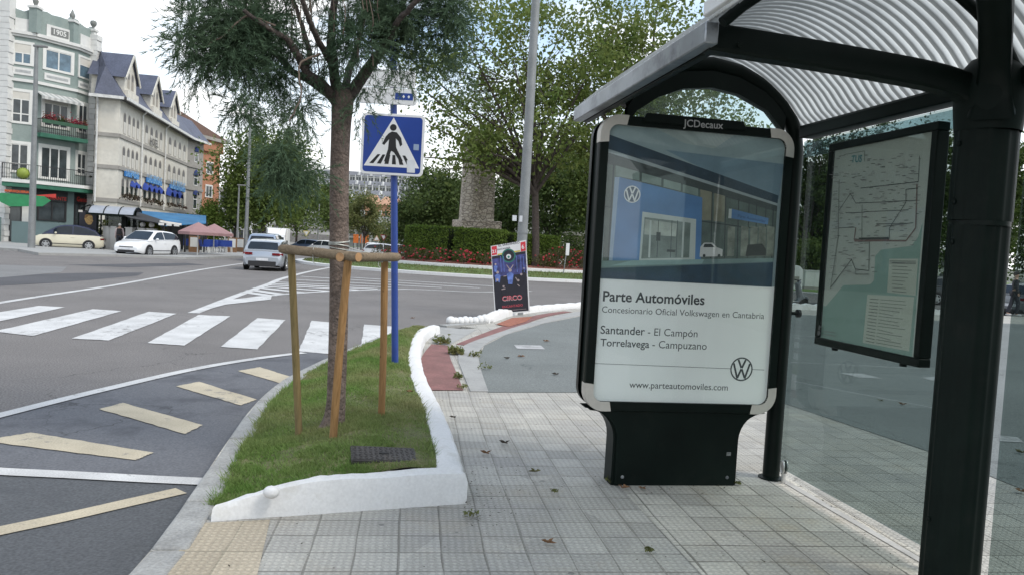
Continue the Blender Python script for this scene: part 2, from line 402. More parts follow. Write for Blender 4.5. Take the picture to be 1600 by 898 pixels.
def TILE(name, col, sx, sy, rot, dark, warm, pitch=.0353, grout=(.13, .12, .10), dots=True, stagger=0.0, soft=False):
    m, nt, out = _new(name)
    co = nd(nt, 'ShaderNodeTexCoord').outputs['Object']
    mp = nd(nt, 'ShaderNodeMapping', {'Vector': co, 'Rotation': (0, 0, -rot)}).outputs[0]
    wob = nd(nt, 'ShaderNodeTexNoise', {'Vector': co, 'Scale': 1.3, 'Detail': 2.0}).outputs['Color']
    wv = nd(nt, 'ShaderNodeVectorMath', {0: wob, 1: (.5, .5, .5)}, operation='SUBTRACT').outputs[0]
    wv = nd(nt, 'ShaderNodeVectorMath', {0: wv, 'Scale': .03}, operation='SCALE').outputs[0]
    p = nd(nt, 'ShaderNodeVectorMath', {0: mp, 1: wv}, operation='ADD').outputs[0]
    cell = nd(nt, 'ShaderNodeVectorMath', {0: p, 1: (sx, sy, 1000)}, operation='DIVIDE').outputs[0]
    s = nd(nt, 'ShaderNodeSeparateXYZ', {0: cell})
    if stagger:
        fl = nd(nt, 'ShaderNodeMath', {0: s.outputs[0]}, operation='FLOOR').outputs[0]
        md = nd(nt, 'ShaderNodeMath', {0: fl, 1: 2.0}, operation='FLOORED_MODULO').outputs[0]
        sh = nd(nt, 'ShaderNodeMath', {0: md, 1: stagger}, operation='MULTIPLY').outputs[0]
        yy = nd(nt, 'ShaderNodeMath', {0: s.outputs[1], 1: sh}, operation='ADD').outputs[0]
        cell = nd(nt, 'ShaderNodeCombineXYZ', {0: s.outputs[0], 1: yy}).outputs[0]
        s = nd(nt, 'ShaderNodeSeparateXYZ', {0: cell})
    edges = []
    for k, sz in ((0, sx), (1, sy)):
        pp = nd(nt, 'ShaderNodeMath', {0: s.outputs[k], 1: .5}, operation='PINGPONG').outputs[0]
        edges.append(nd(nt, 'ShaderNodeMath', {0: pp, 1: sz}, operation='MULTIPLY').outputs[0])
    e = nd(nt, 'ShaderNodeMath', {0: edges[0], 1: edges[1]}, operation='MINIMUM').outputs[0]
    gn = nd(nt, 'ShaderNodeTexNoise', {'Vector': co, 'Scale': 3.5, 'Detail': 5.0}).outputs['Fac']
    gw = nd(nt, 'ShaderNodeMapRange', {'Value': gn, 'From Min': .35, 'From Max': .7, 'To Min': .002, 'To Max': .0085}).outputs[0]
    gm = nd(nt, 'ShaderNodeMath', {0: e, 1: gw}, operation='LESS_THAN').outputs[0]
    fv = nd(nt, 'ShaderNodeVectorMath', {0: cell}, operation='FLOOR').outputs[0]
    wn_ = nd(nt, 'ShaderNodeTexWhiteNoise', {'Vector': fv}, noise_dimensions='3D').outputs['Value']
    br = nd(nt, 'ShaderNodeMapRange', {'Value': wn_, 'To Min': .84, 'To Max': 1.12}).outputs[0]
    c = nd(nt, 'ShaderNodeVectorMath', {0: tuple(col), 1: br}, operation='MULTIPLY').outputs[0]
    n1 = nd(nt, 'ShaderNodeTexNoise', {'Vector': co, 'Scale': .9, 'Detail': 7.0, 'Roughness': .65}).outputs['Fac']
    r1 = nd(nt, 'ShaderNodeMapRange', {'Value': n1, 'From Min': .45, 'From Max': .7}).outputs[0]
    c = colmix(nt, r1, c, dark)
    n2 = nd(nt, 'ShaderNodeTexNoise', {'Vector': co, 'Scale': 1.7, 'Detail': 6.0, 'Roughness': .7}).outputs['Fac']
    r2 = nd(nt, 'ShaderNodeMapRange', {'Value': n2, 'From Min': .52, 'From Max': .75, 'To Max': .7}).outputs[0]
    c = colmix(nt, r2, c, warm)
    n3 = nd(nt, 'ShaderNodeTexNoise', {'Vector': co, 'Scale': 75.0, 'Detail': 3.0}).outputs['Fac']
    r3 = nd(nt, 'ShaderNodeMapRange', {'Value': n3, 'From Min': .3, 'From Max': .7, 'To Min': .85, 'To Max': 1.15}).outputs[0]
    c = nd(nt, 'ShaderNodeVectorMath', {0: c, 1: r3}, operation='MULTIPLY').outputs[0]
    n4 = nd(nt, 'ShaderNodeTexVoronoi', {'Vector': co, 'Scale': 3.2}).outputs['Distance']   # chewing gum and drips
    n5 = nd(nt, 'ShaderNodeMath', {0: n4, 1: .05}, operation='LESS_THAN').outputs[0]
    c = colmix(nt, nd(nt, 'ShaderNodeMath', {0: n5, 1: .55}, operation='MULTIPLY').outputs[0], c, (.09, .09, .09))
    c = colmix(nt, nd(nt, 'ShaderNodeMath', {0: gm, 1: .50 if soft else .68}, operation='MULTIPLY').outputs[0], c, grout)
    h = nd(nt, 'ShaderNodeMapRange', {'Value': e, 'From Max': .006, 'To Max': 1.0}).outputs[0]
    if dots:
        dc = nd(nt, 'ShaderNodeVectorMath', {0: p, 1: (pitch, pitch, 1000)}, operation='DIVIDE').outputs[0]
        dq = nd(nt, 'ShaderNodeVectorMath', {0: dc}, operation='FRACTION').outputs[0]
        dd = nd(nt, 'ShaderNodeVectorMath', {0: dq, 1: (.5, .5, 0)}, operation='SUBTRACT').outputs[0]
        ds = nd(nt, 'ShaderNodeSeparateXYZ', {0: dd})
        dxy = nd(nt, 'ShaderNodeCombineXYZ', {0: ds.outputs[0], 1: ds.outputs[1]}).outputs[0]
        dl = nd(nt, 'ShaderNodeVectorMath', {0: dxy}, operation='LENGTH').outputs['Value']
        dh = nd(nt, 'ShaderNodeMapRange', {'Value': dl, 'From Min': .40, 'From Max': .27}).outputs[0]
        h = nd(nt, 'ShaderNodeMath', {0: h, 1: dh}, operation='ADD').outputs[0]
        wear = nd(nt, 'ShaderNodeMapRange', {'Value': dh, 'To Min': .90, 'To Max': 1.08}).outputs[0]
        c = nd(nt, 'ShaderNodeVectorMath', {0: c, 1: wear}, operation='MULTIPLY').outputs[0]
    h = nd(nt, 'ShaderNodeMath', {0: h, 1: nd(nt, 'ShaderNodeMath', {0: n3, 1: .35}, operation='MULTIPLY').outputs[0]}, operation='ADD').outputs[0]
    bp = nd(nt, 'ShaderNodeBump', {'Height': h, 'Strength': .8, 'Distance': .004})
    b = nd(nt, 'ShaderNodeBsdfPrincipled', {'Base Color': c, 'Roughness': .85, 'Specular IOR Level': .3, 'Normal': bp.outputs[0]})
    nt.links.new(b.outputs[0], out.inputs['Surface']); MATS[name] = m
    return m
TROT = R_(7.5)
m_tile = TILE('pavement_tile', (.43, .415, .375), .208, .212, TROT, (.325, .316, .30), (.40, .36, .295), soft=True)
m_tile2 = TILE('shelter_tile', (.53, .505, .445), .206, .206, TROT, (.39, .37, .335), (.48, .41, .30))
m_tact = TILE('beige_tactile', (.47, .405, .31), .40, .40, TROT, (.40, .345, .26), (.43, .375, .285), grout=(.3, .27, .2))

# ground to the horizon, and the hill behind the town
mb = MB(); mb.poly([(-3000, -600, -.30), (3000, -600, -.30), (3000, 4000, -.30), (-3000, 4000, -.30)], m_turf)
struct(mb.build('ground', smooth=0))
mb = MB(); mb.poly([(-160, -60, ROAD_Z), (160, -60, ROAD_Z), (160, 190, ROAD_Z), (-160, 190, ROAD_Z)], m_road)
struct(mb.build('road', smooth=0))
m_hill = M('wooded_hill', (.10, .12, .085), rough=1, var=.4, scale=.02, fine=.5, fscale=.09, col2=(.2, .2, .17))
rows = []
for i in range(14):
    r = []
    for j in range(40):
        x = -420+j*20; y = 300+i*40
        z = -1+50*float(sstep(300, 720, y))*float(sstep(-330, -190, x))*float(1-.75*sstep(60, 330, x))+rnd.uniform(-1, 1)*3*(i > 0)
        r.append((x, y, z))
    rows.append(r)
mb = MB(); mb.grid(rows, m_hill); struct(mb.build('hill', smooth=80))

# kerb line of the near pavement (front to back)
KERB = np.array([(-1.10, -6), (-1.28, -2), (-1.42, 1.2), (-1.56, 3.17), (-1.74, 4.24), (-1.95, 5.3), (-2.15, 6.37), (-2.27, 7.3), (-2.30, 8.1), (-2.25, 9.39), (-2.12, 11.0), (-1.95, 12.4)])
KERBS = interp_curve(KERB, 70)
tip = [tuple(G(*p).xy) for p in ((690, 517), (745, 512), (700, 507), (760, 500), (830, 488), (905, 481.5), (1000, 478), (1250, 483), (1400, 487), (1700, 497))]
mb = MB(); pav = [tuple(p) for p in KERBS]+tip+[(40, 30), (40, -8)]
mb.prism(pav, ROAD_Z-.05, 0.0, m_tile); struct(mb.build('pavement', smooth=0))
# tactile strip of beige slabs, shelter floor
q = G2([(262, 898), (300, 818), (422, 812), (402, 898)])
mb = MB(); mb.poly([(q[0][0], q[0][1], .004), (q[0][0]+.14, q[0][1]-3, .004), (q[3][0]+.38, q[3][1]-3, .004), (q[3][0], q[3][1], .004), (q[2][0], q[2][1], .004), (q[1][0], q[1][1], .004)][::1], m_tact); struct(mb.build('tactile_strip', smooth=0))
def yawv(a): return (Vector((-math.sin(a), math.cos(a), 0)), Vector((math.cos(a), math.sin(a), 0)))
SH_U, SH_V = yawv(R_(10.5)); SH_P = Vector((1.86, 5.2, 0))
def SHP(u, v, z=0): return SH_P+SH_U*u+SH_V*v+Vector((0, 0, z))
pts = [SHP(.02, .13), SHP(-6, .13), SHP(-6, -1.30), SHP(.02, -1.15)]
mb = MB(); mb.poly([(p.x, p.y, .004) for p in pts][::-1], m_tile2)
struct(mb.build('shelter_floor', smooth=0))
# asphalt plaza beyond the tiles
kin = G2([(762, 613), (752, 580), (748, 558), (757, 540), (790, 523), (850, 505), (920, 491), (1000, 487), (1240, 491)])
edge = [(-.30, 7.72), (1.13, 8.16), (2.98, 8.09), (3.53, 6.26), (3.66, 5.27), (3.85, 3), (3.9, -8)]
mb = MB(); mb.poly([(x, y, .004) for x, y in [kin[0]]+edge[1:]+[(40, -8), (40, 30)]+kin[::-1][:-1]], m_plaza); struct(mb.build('plaza', smooth=0))
mb = MB()
for qd in ([(640, 541), (850, 538), (851, 545), (805, 546)], [(1310, 583), (1350, 584), (1380, 592), (1340, 590)], [(1440, 590), (1475, 588), (1480, 594), (1455, 595)], [(1562, 681), (1590, 684), (1600, 692), (1562, 690)]):
    if qd[0][0] == 640: qd = [(803, 539), (845, 540), (852, 546), (808, 545)]
    mb.poly([(x, y, .009) for x, y in G2(qd)][::-1], m_paintf)
for (x0, y0, x1, y1) in ((1235, 566, 1440, 576), (1235, 524, 1290, 526), (1240, 596, 1470, 640)):
    a, b = G2([(x0, y0), (x1, y1)]); mb.bar((a[0], a[1], .0065), (b[0], b[1], .0065), .03, .003, m_paintf)
struct(mb.build('plaza_markings', smooth=0))
# curved stone edging and red paving strip
innA = G2([(735, 612), (722, 580), (716, 560), (724, 541), (770, 523), (830, 504), (905, 487), (1000, 483)])
outA = G2([(763, 612), (752, 580), (748, 558), (757, 540), (790, 523), (850, 505), (920, 491), (1000, 487)])
mb = MB(); A = interp_curve(innA, 40); B = interp_curve(outA, 40); wall_strip(mb, A, B, -.02, .012, m_slab); struct(mb.build('edging_stone', smooth=0))
mb = MB()
A = interp_curve(G2([(660, 610), (655, 580), (660, 556), (674, 538)]), 14); B = interp_curve(G2([(724, 610), (712, 580), (703, 558), (700, 540)]), 14)
band(mb, A, B, .008, m_red)
A = interp_curve(G2([(712, 538), (752, 522), (790, 508), (835, 493), (880, 486)]), 14); B = interp_curve(G2([(730, 540), (772, 523), (815, 508), (852, 495), (895, 487)]), 14)
band(mb, A, B, .008, m_red)
struct(mb.build('red_paving_strip', smooth=0))
mb = MB(); q = G2([(775, 507), (800, 497), (832, 495), (822, 503), (795, 511)])
mb.poly([(x, y, .016) for x, y in q][::-1], m_redgravel); struct(mb.build('red_gravel_bed', smooth=0))
mb = MB(); q = G2([(648, 516), (668, 512), (690, 511), (745, 515), (700, 540), (676, 536), (672, 524)]); mb.poly([(x, y, .005) for x, y in q][::-1], m_slab); struct(mb.build('dropped_kerb', smooth=0))

# kerb stones along the bus bay: one object, each stone a little askew
mb = MB(); L = offset_line(KERBS, 0); i = 0; INN = offset_line(KERBS, -.17)
seg = 4; k = 0
while k+seg < len(KERBS):
    a0, a1 = KERBS[k], KERBS[k+seg]; b0, b1 = INN[k], INN[k+seg]; d = (a1-a0)/np.linalg.norm(a1-a0)*.006
    j = lambda: np.array([rnd.uniform(-.006, .006), 0]); z = .012+rnd.uniform(-.006, .008)
    q = [a0+d+j(), a1-d+j(), b1-d, b0+d]
    mb.prism([tuple(p) for p in q], ROAD_Z-.02, z, m_concrete); k += seg
kb = mb.build('kerb', smooth=0, bevel=.022, seg=3); struct(kb)

# bus bay surface
zr = ROAD_Z
def RQ(pts, z): return [(x, y, z) for x, y in G2(pts, ROAD_Z)]
mb = MB()
top = G2([(-260, 716), (-120, 681), (0, 647), (75, 628), (150, 611), (225, 593), (300, 578), (400, 561), (462, 552)], zr)
bot = G2([(-260, 712), (-150, 725), (0, 735), (60, 738), (120, 742), (180, 746), (235, 749), (285, 752), (330, 752)], zr)
kr = [tuple(p) for p in KERBS if 4.6 < p[1] < 9.9]
T = top[::-1]
poly = bot+[p for p in kr]+[tuple(G(500, 546, zr).xy)]+T
mb.poly([(x, y, zr+.004) for x, y in poly], m_bay); struct(mb.build('bus_bay_surface', smooth=0))
mb = MB(); poly = [(-9, -8), (-1.05, -8)]+[tuple(p) for p in KERBS if p[1] < 4.75]+bot[::-1]
mb.poly([(x, y, zr+.004) for x, y in poly], m_bay2); struct(mb.build('bus_bay_lane', smooth=0))

# painted markings
def strip_px(mb, pts, w, z, mat, n=30):
    P = interp_curve(G2(pts, ROAD_Z), n); A = offset_line(P, w/2); B = offset_line(P, -w/2); band(mb, A, B, z, mat)
def ragged(mb, quad, z, mat, n=14, jit=.008):
    """worn paint: a quad with slightly irregular edges"""
    q = [np.array(p) for p in G2(quad, ROAD_Z)]; pts = []
    for i in range(4):
        a, b = q[i], q[(i+1) % 4]; d = b-a; nn = np.array([-d[1], d[0]])/np.linalg.norm(d)
        for t in np.linspace(0, 1, n, endpoint=False): pts.append(a+d*t+nn*rnd.uniform(-jit, jit)*(t > 0))
    v = [(p[0], p[1], z) for p in pts]
    ar = sum(v[i][0]*v[(i+1) % len(v)][1]-v[(i+1) % len(v)][0]*v[i][1] for i in range(len(v)))
    mb.poly(v if ar > 0 else v[::-1], mat)
mb = MB()
for qd in ([(-60, 493), (20, 478), (102, 478), (0, 504), (-40, 506)][:0] or [(-70, 499), (60, 478), (102, 480), (-20, 506)],
           [(-10, 518), (52, 525), (190, 486), (145, 483)], [(112, 529), (170, 532), (276, 490), (232, 487)], [(230, 536), (288, 540), (360, 494), (310, 492)],
           [(345, 542), (402, 546), (446, 500), (402, 497)], [(466, 549), (514, 553), (532, 505), (487, 501)], [(562, 556), (606, 560), (612, 510), (569, 507)]):
    ragged(mb, qd, zr+.008, m_paintw)
struct(mb.build('zebra_crossing', smooth=0))
mb = MB()
strip_px(mb, [(-260, 716), (-120, 681), (0, 650), (150, 612.5), (300, 578), (400, 561), (475, 551.5)], .13, zr+.012, m_paintw)
strip_px(mb, [(-150, 728), (0, 738), (100, 743), (230, 750), (318, 754)], .14, zr+.012, m_paintw)
strip_px(mb, [(-150, 499), (0, 473), (90, 459), (180, 445.5), (260, 431), (330, 419), (392, 410)], .17, zr+.006, m_paintw)
strip_px(mb, [(302, 489), (370, 462), (420, 444), (446, 434), (500, 421), (560, 411)], .22, zr+.006, m_paintw)
strip_px(mb, [(302, 489), (352, 473), (420, 462), (520, 455), (640, 452), (740, 456), (830, 455)], .20, zr+.0072, m_paintw)
mb.poly(RQ([(302, 490), (335, 477), (362, 468), (425, 461), (423, 468), (352, 476)], zr+.010)[::1], m_paintw)
for p in ([(384, 456.5), (424, 462.5)], [(402, 449.5), (470, 457)], [(418, 445.5), (560, 453)], [(432, 441), (620, 449.5)], [(450, 436.5), (690, 449.5)], [(470, 432), (750, 450)], [(392, 453), (440, 460)], [(410, 447.5), (520, 455.5)], [(425, 443.5), (590, 451.5)], [(520, 432), (800, 449)]):
    strip_px(mb, p, .42 if p[0][0] < 430 else .30, zr+.0085, m_paintw, n=8)
struct(mb.build('lane_markings', smooth=0))
mb = MB()
for qd in ([(-30, 690), (48, 677), (240, 708), (212, 720)], [(155, 640), (192, 630), (317, 665), (289, 679)], [(275, 604), (311, 597), (401, 625), (376, 634)], [(372, 580), (406, 574), (462, 592), (440, 600)]):
    ragged(mb, qd, zr+.010, m_painty, jit=.007)
strip_px(mb, [(-120, 858), (0, 831), (100, 810), (200, 787), (283, 768)], .13, zr+.010, m_painty)
struct(mb.build('bus_bay_markings', smooth=0))
mb = MB(); mb.poly(RQ([(-60, 434), (110, 427), (225, 426), (215, 431), (100, 441), (-60, 450)], zr+.004)[::-1], m_patch)
mb.poly(RQ([(100, 414), (290, 411), (320, 414), (200, 418)], zr+.004)[::-1], m_patch); struct(mb.build('road_patch', smooth=0))
m_light = ASPH('pale_asphalt', (.19, .19, .19), fine=.2)
mb = MB(); mb.poly(RQ([(-80, 418), (0, 414), (105, 417), (95, 426), (0, 434), (-80, 437)], zr+.006)[::-1], m_light); struct(mb.build('road_patch', smooth=0))

# far pavement in front of the buildings
fp = G2([(-420, 366), (-120, 380), (28, 389), (60, 395), (190, 398), (290, 402), (385, 400), (420, 393)], 0.03)
mb = MB(); mb.prism(fp+[(-20, 75), (-20, 120), (-120, 120), (-120, 40)], ROAD_Z-.02, .03, m_slab); struct(mb.build('far_pavement', smooth=0))

# ------------------------------------------------------------ verge with turf, low white wall
WALL_OUT = np.array([(-.21, 4.36), (-.31, 5.03), (-.50, 6.08), (-.66, 6.85), (-.82, 7.66), (-.96, 8.5), (-1.07, 9.3), (-1.19, 10.4), (-1.26, 11.4), (-1.26, 12.1), (-1.17, 12.75)])
WO = interp_curve(WALL_OUT, 90); WI = offset_line(WO, .17)
def lerp_at(P, y, col=0): return np.interp(y, P[:, 1], P[:, 0])
FR_A, FR_B = np.array([-1.43, 3.92]), np.array([-.36, 4.46])          # inner line of the front wall
def verge_xy(s, t):
    """s 0..1 front to back, t 0..1 kerb to wall"""
    ya, yb = 4.02+s*(12.55-4.02), 4.50+s*(12.55-4.50)
    xa = lerp_at(KERBS, ya)+.15; xb = lerp_at(WI, yb)+.03
    return xa+(xb-xa)*t, ya+(yb-ya)*t
def verge_z(s, t):
    z = .015+.165*sstep(0, .62, t)*(1-.35*sstep(.75, 1, s)); z = z-.03*sstep(.85, 1, t)
    return z*(.45+.55*sstep(0, .12, s+.10*t))
rows = []
for i in range(61):
    r = []
    for j in range(17):
        s, t = i/60, j/16; x, y = verge_xy(s, t); r.append((x, y, float(verge_z(s, t))+.012*math.sin(x*9+y*5)*math.sin(y*7)))
    rows.append(r)
mb = MB(); mb.grid(rows, m_soil); soil = struct(mb.build('verge_soil', smooth=80)) or bpy.data.objects['verge_soil']
def verge_h(x, y):
    best = None
    s = (y-4.25)/(12.55-4.25); xa = lerp_at(KERBS, y)+.15; xb = lerp_at(WI, y)+.03
    t = min(1, max(0, (x-xa)/(xb-xa))); return float(verge_z(max(0, s), t))
bpy.context.view_layer.update()
# grass blades
MHX, MHY = G(598, 716, .16).x, G(598, 716, .16).y+.04
_ok, _loc, _nor, _i = soil.ray_cast(Vector((MHX, MHY, 2)), Vector((0, 0, -1))); MHZ = _loc.z+.010 if _ok else .15
def turf(n, lo, hi):
    s = rng.uniform(0, 1, n)**1.6; t = rng.uniform(0, 1, n)
    ya = 4.02+s*(12.55-4.02); yb = 4.50+s*(12.55-4.50)
    xa = np.interp(ya, KERBS[:, 1], KERBS[:, 0])+.13; xb = np.interp(yb, WI[:, 1], WI[:, 0])+.02
    x = xa+(xb-xa)*t; y = ya+(yb-ya)*t; z = verge_z(s, t)-.004+.012*np.sin(x*9+y*5)*np.sin(y*7)
    pat = .5+.5*np.sin(x*6.3+1.7*np.sin(y*3.1))*np.sin(y*4.7+x*2)
    keep = rng.uniform(0, 1, n) < np.clip(.35+.75*pat+.2*(t < .5), 0, 1)*(1-.65*(s < .10)*(np.sin(x*17)+np.sin(y*23+x*9) > -.2))
    man = (np.abs((x-MHX)*.97+(y-MHY)*.24) < .20) & (np.abs(-(x-MHX)*.24+(y-MHY)*.97) < .12); keep &= ~man
    x, y, z, pat, t = x[keep], y[keep], z[keep], pat[keep], t[keep]; m = len(x)
    h = rng.uniform(lo, hi, m)*(.55+.6*pat)*np.where((t > .95) | (t < .04), np.where(rng.uniform(0, 1, m) < .2, 2.3, 1.1), 1); w = rng.uniform(.0018, .0042, m)*(1+.12*(y-4)); a = rng.uniform(0, 2*PI, m); ln = rng.uniform(.2, 1.3, m)*h; la = rng.uniform(0, 2*PI, m)
    b = np.stack([x, y, z], 1); dx = np.stack([np.cos(a)*w, np.sin(a)*w, 0*w], 1)
    tip_ = b+np.stack([np.cos(la)*ln, np.sin(la)*ln, h], 1)
    return np.stack([b-dx, b+dx, tip_], 1).reshape(-1, 3)
m_grass = LEAF('grass_blade', (.115, .215, .045), (.175, .285, .07), (.26, .27, .12), transl=.3, rough=.6)
go = fastmesh('grass', turf(150000, .014, .036), 3, m_grass); tag(go, 'short green turf growing on the verge round the staked tree', 'grass', kind='stuff')

# low white wall round the verge: front run and curved run are one limewashed wall
wt = thing('border_wall', 'low limewashed white border wall curving round the grass verge', 'wall', (-.21, 4.36, 0))
mb = MB()
fa, fb = np.array([-1.47, 3.84]), np.array([-.19, 4.335])
rows = []
n = 30
for i in range(n+1):
    t = i/n; o = fa+(fb-fa)*t; inn = FR_A+(FR_B-FR_A)*t+np.array([0, 0])
    zt = .05+.122*float(sstep(-.12, .40, t))+.003*math.sin(t*17)
    w = inn-o
    if t < .06: w = w*(.4+10*t)
    j = lambda: rnd.uniform(-.004, .004)
    rows.append([(o[0]+j(), o[1]-.012+j(), -.01), (o[0]+j(), o[1]+j(), zt*.7), (o[0]+w[0]*.12, o[1]+w[1]*.12+j(), zt), (o[0]+w[0]*.6, o[1]+w[1]*.6, zt+.012+j()), (o[0]+w[0], o[1]+w[1], zt-.005+j()), (o[0]+w[0]*1.05, o[1]+w[1]*1.05, -.01)])
mb.grid(rows, m_wall_white, flip=True); mb.poly(rows[0], m_wall_white); mb.poly(rows[-1][::-1], m_wall_white)
mb.build('front_run', wt, world=True, smooth=55)
mb = MB(); rows = []
for i in range(len(WO)):
    f = i/len(WO); o, w = WO[i], WI[i]-WO[i]; j = lambda a=.008: rnd.uniform(-a, a)
    lump = .012*abs(math.sin(i*.85))*(.4+.6*abs(math.sin(i*.31)))*(1 if f < .97 else .3); zt = (.160-.03*f+lump+j(.003))
    rows.append([(o[0]-w[0]*.04+j(.004), o[1]+j(.004), -.01), (o[0]+j(.004), o[1]+j(.004), zt*.86), (o[0]+w[0]*.10+j(.004), o[1], zt*1.0), (o[0]+w[0]*.5+j(.005), o[1], zt+.008+lump), (o[0]+w[0]*.92, o[1], zt*1.0), (o[0]+w[0]+j(.004), o[1], zt*.8), (o[0]+w[0]*1.03, o[1], -.01)])
mb.grid(rows, m_wall_white, flip=False); mb.poly(rows[0][::-1], m_wall_white); mb.poly(rows[-1], m_wall_white)
mb.build('curved_run', wt, world=True, smooth=40, weld=True)
for (px, py, r) in ((424, 768, .044), (495, 750, .045)):
    p = G(px, py, .150 if px < 470 else .165 if px < 520 else .175); mb = MB(); mb.ball((p.x, p.y, p.z), (r, r*.8, r*(.75 if px < 470 else .42)), m_wall_white, 14, 9, .04); mb.build('cobble', wt, world=True, smooth=80)

# manhole in the turf
mt = thing('manhole_cover', 'rectangular dark steel utility cover set in turf beside white wall', 'manhole cover', (MHX, MHY, MHZ), R_(14)); mt.rotation_euler = (Vector((0, 0, 1)).rotation_difference(_nor).to_matrix() @ Matrix.Rotation(R_(14), 3, 'Z')).to_euler()
m_steel = M('dark_cast_steel', (.062, .057, .055), rough=.55, metal=.5, var=.25, scale=8, fine=.2, bump=.2, bscale=60, stain=(.10, .085, .07), sscale=4)
mb = MB(); mb.box(-.20, .20, -.125, .125, -.05, .004, m_steel); mb.build('frame', mt, bevel=.004)
mb = MB(); mb.box(-.19, .19, -.115, .115, .0, .007, m_steel)
for i in range(12):
    for j in range(7):
        x = -.176+i*.032; y = -.096+j*.032; a = PI/4 if (i+j) % 2 else -PI/4
        mb.bar((x-.011*math.cos(a), y-.011*math.sin(a), .0075), (x+.011*math.cos(a), y+.011*math.sin(a), .0075), .005, .004, m_steel)
mb.build('lid', mt)
mb = MB(); mb.box(-.03, .03, -.012, .012, .0078, .0112, M('slot_black', (.01, .01, .01))); mb.build('lifting_slot', mt)
# ============================================================ BUS SHELTER
m_green = M('dark_green_paint', (.0045, .0085, .007), rough=.4, var=.2, scale=6, spec=.12, fine=.1, fscale=200, stain=(.010, .013, .011), sscale=6, sthr=(.6, .85))
m_green_soft = M('dark_green_dusty', (.0045, .009, .0074), rough=.5, var=.25, scale=4, spec=.11, stain=(.011, .014, .012), sscale=7, sthr=(.55, .8))
m_fascia = M('grey_anodised', (.30, .32, .34), rough=.35, metal=.75, var=.2, scale=5, stain=(.16, .17, .19), sscale=4, sthr=(.5, .65))
m_steel_b = M('brushed_steel', (.55, .55, .54), rough=.3, metal=.9, var=.15, scale=20)
m_glass = GLASS('shelter_glass', (.60, .65, .64), dirt=.014, dirtcol=(.45, .52, .53))
m_glass_gable = GLASS('gable_glass', (.86, .93, .92), dirt=.09)
m_band = GLASS('glass_top_band', (.66, .76, .78), dirt=.10, dirtcol=(.34, .44, .47))
def ROOFMAT():
    m, nt, out = _new('corrugated_sheet')
    co = nd(nt, 'ShaderNodeTexCoord').outputs['Object']; s = nd(nt, 'ShaderNodeSeparateXYZ', {0: co})
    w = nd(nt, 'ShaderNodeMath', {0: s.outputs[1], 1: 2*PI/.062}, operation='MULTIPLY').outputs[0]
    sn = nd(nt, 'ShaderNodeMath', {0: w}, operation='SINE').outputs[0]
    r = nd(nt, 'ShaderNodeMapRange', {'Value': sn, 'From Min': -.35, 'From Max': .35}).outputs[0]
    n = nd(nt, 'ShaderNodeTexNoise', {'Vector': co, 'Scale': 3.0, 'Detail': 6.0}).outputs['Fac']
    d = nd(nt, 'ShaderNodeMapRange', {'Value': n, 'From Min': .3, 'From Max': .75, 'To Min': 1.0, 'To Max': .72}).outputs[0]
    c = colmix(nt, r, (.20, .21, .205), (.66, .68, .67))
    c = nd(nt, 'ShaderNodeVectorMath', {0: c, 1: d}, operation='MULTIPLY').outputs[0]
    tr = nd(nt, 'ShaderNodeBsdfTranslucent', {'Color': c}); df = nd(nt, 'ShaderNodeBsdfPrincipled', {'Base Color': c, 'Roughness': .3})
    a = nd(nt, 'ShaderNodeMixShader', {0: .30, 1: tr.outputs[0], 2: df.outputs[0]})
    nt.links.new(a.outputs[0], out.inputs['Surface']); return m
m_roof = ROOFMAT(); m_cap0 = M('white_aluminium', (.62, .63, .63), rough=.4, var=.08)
def vault_z(v):
    """height of the vault across the shelter; v=0 back beam, v=-1.45 eave"""
    t = min(1, max(0, -v/1.45)); return 2.40+.05*t+.40*math.sin(PI*t**.93)**.8
sh = thing('bus_shelter', 'dark green bus shelter with arched corrugated roof at the paved stop, nearest one', 'bus shelter', tuple(SH_P), R_(10.5))
# local axes of the shelter: x = v (towards the plaza), y = u (away from the camera)
AR = [(0, 0), (0, 1.2), (0, 2.24), (-.012, 2.36), (-.05, 2.46), (-.13, 2.56), (-.26, 2.66), (-.45, 2.735), (-.64, 2.76), (-.84, 2.735), (-1.02, 2.665), (-1.16, 2.57), (-1.25, 2.46)]
mb = MB(); mb.tube([(x, 0, z) for x, z in AR], [.057]*3+[.05]*10, m_green, n=16); mb.build('end_arch', sh, smooth=60)
mb = MB(); mb.lathe([(.0, 0), (.085, 0), (.085, .012), (.06, .02)], (0, 0, 0), m_green, 20); mb.build('base_flange', sh)
IN = [(-.10, 2.47), (-.23, 2.60), (-.45, 2.69), (-.64, 2.715), (-.84, 2.69), (-1.01, 2.62), (-1.15, 2.52), (-1.21, 2.43)]
mb = MB(); mb.grid([[(x*1.0, -.03, z+.0), (x*.99-.006, -.03, z-.11), (x*.99-.006, .03, z-.11), (x, .03, z)] for x, z in IN], m_green); 
mb.grid([[(x, .03, z), (x, -.03, z)] for x, z in IN], m_green); mb.build('gable_band', sh, smooth=50)
mb = MB(); gl = [(-.14, 2.33), (-.14, 2.41)]+[(x, z-.09) for x, z in IN[1:7]]+[(-1.16, 2.33)]; mb.yprism(gl, -.004, .004, m_glass_gable); mb.build('gable_pane', sh)
rows = []
for i in range(0, 921):
    u = .22-i*(3.9/920); am = .011*math.sin(2*PI*u/.062)
    rows.append([(v, u, vault_z(v)+am) for v in np.linspace(.04, -1.47, 22)])
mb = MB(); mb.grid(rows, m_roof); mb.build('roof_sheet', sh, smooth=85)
mb = MB(); mb.box(-1.475, -1.415, -1.78, .31, 2.365, 2.455, m_fascia); mb.build('eave_rail', sh, bevel=.006)
mb = MB(); mb.box(-1.50, -1.475, -3.75, -1.80, 2.46, 2.52, m_cap0); mb.build('eave_rail', sh, bevel=.006)
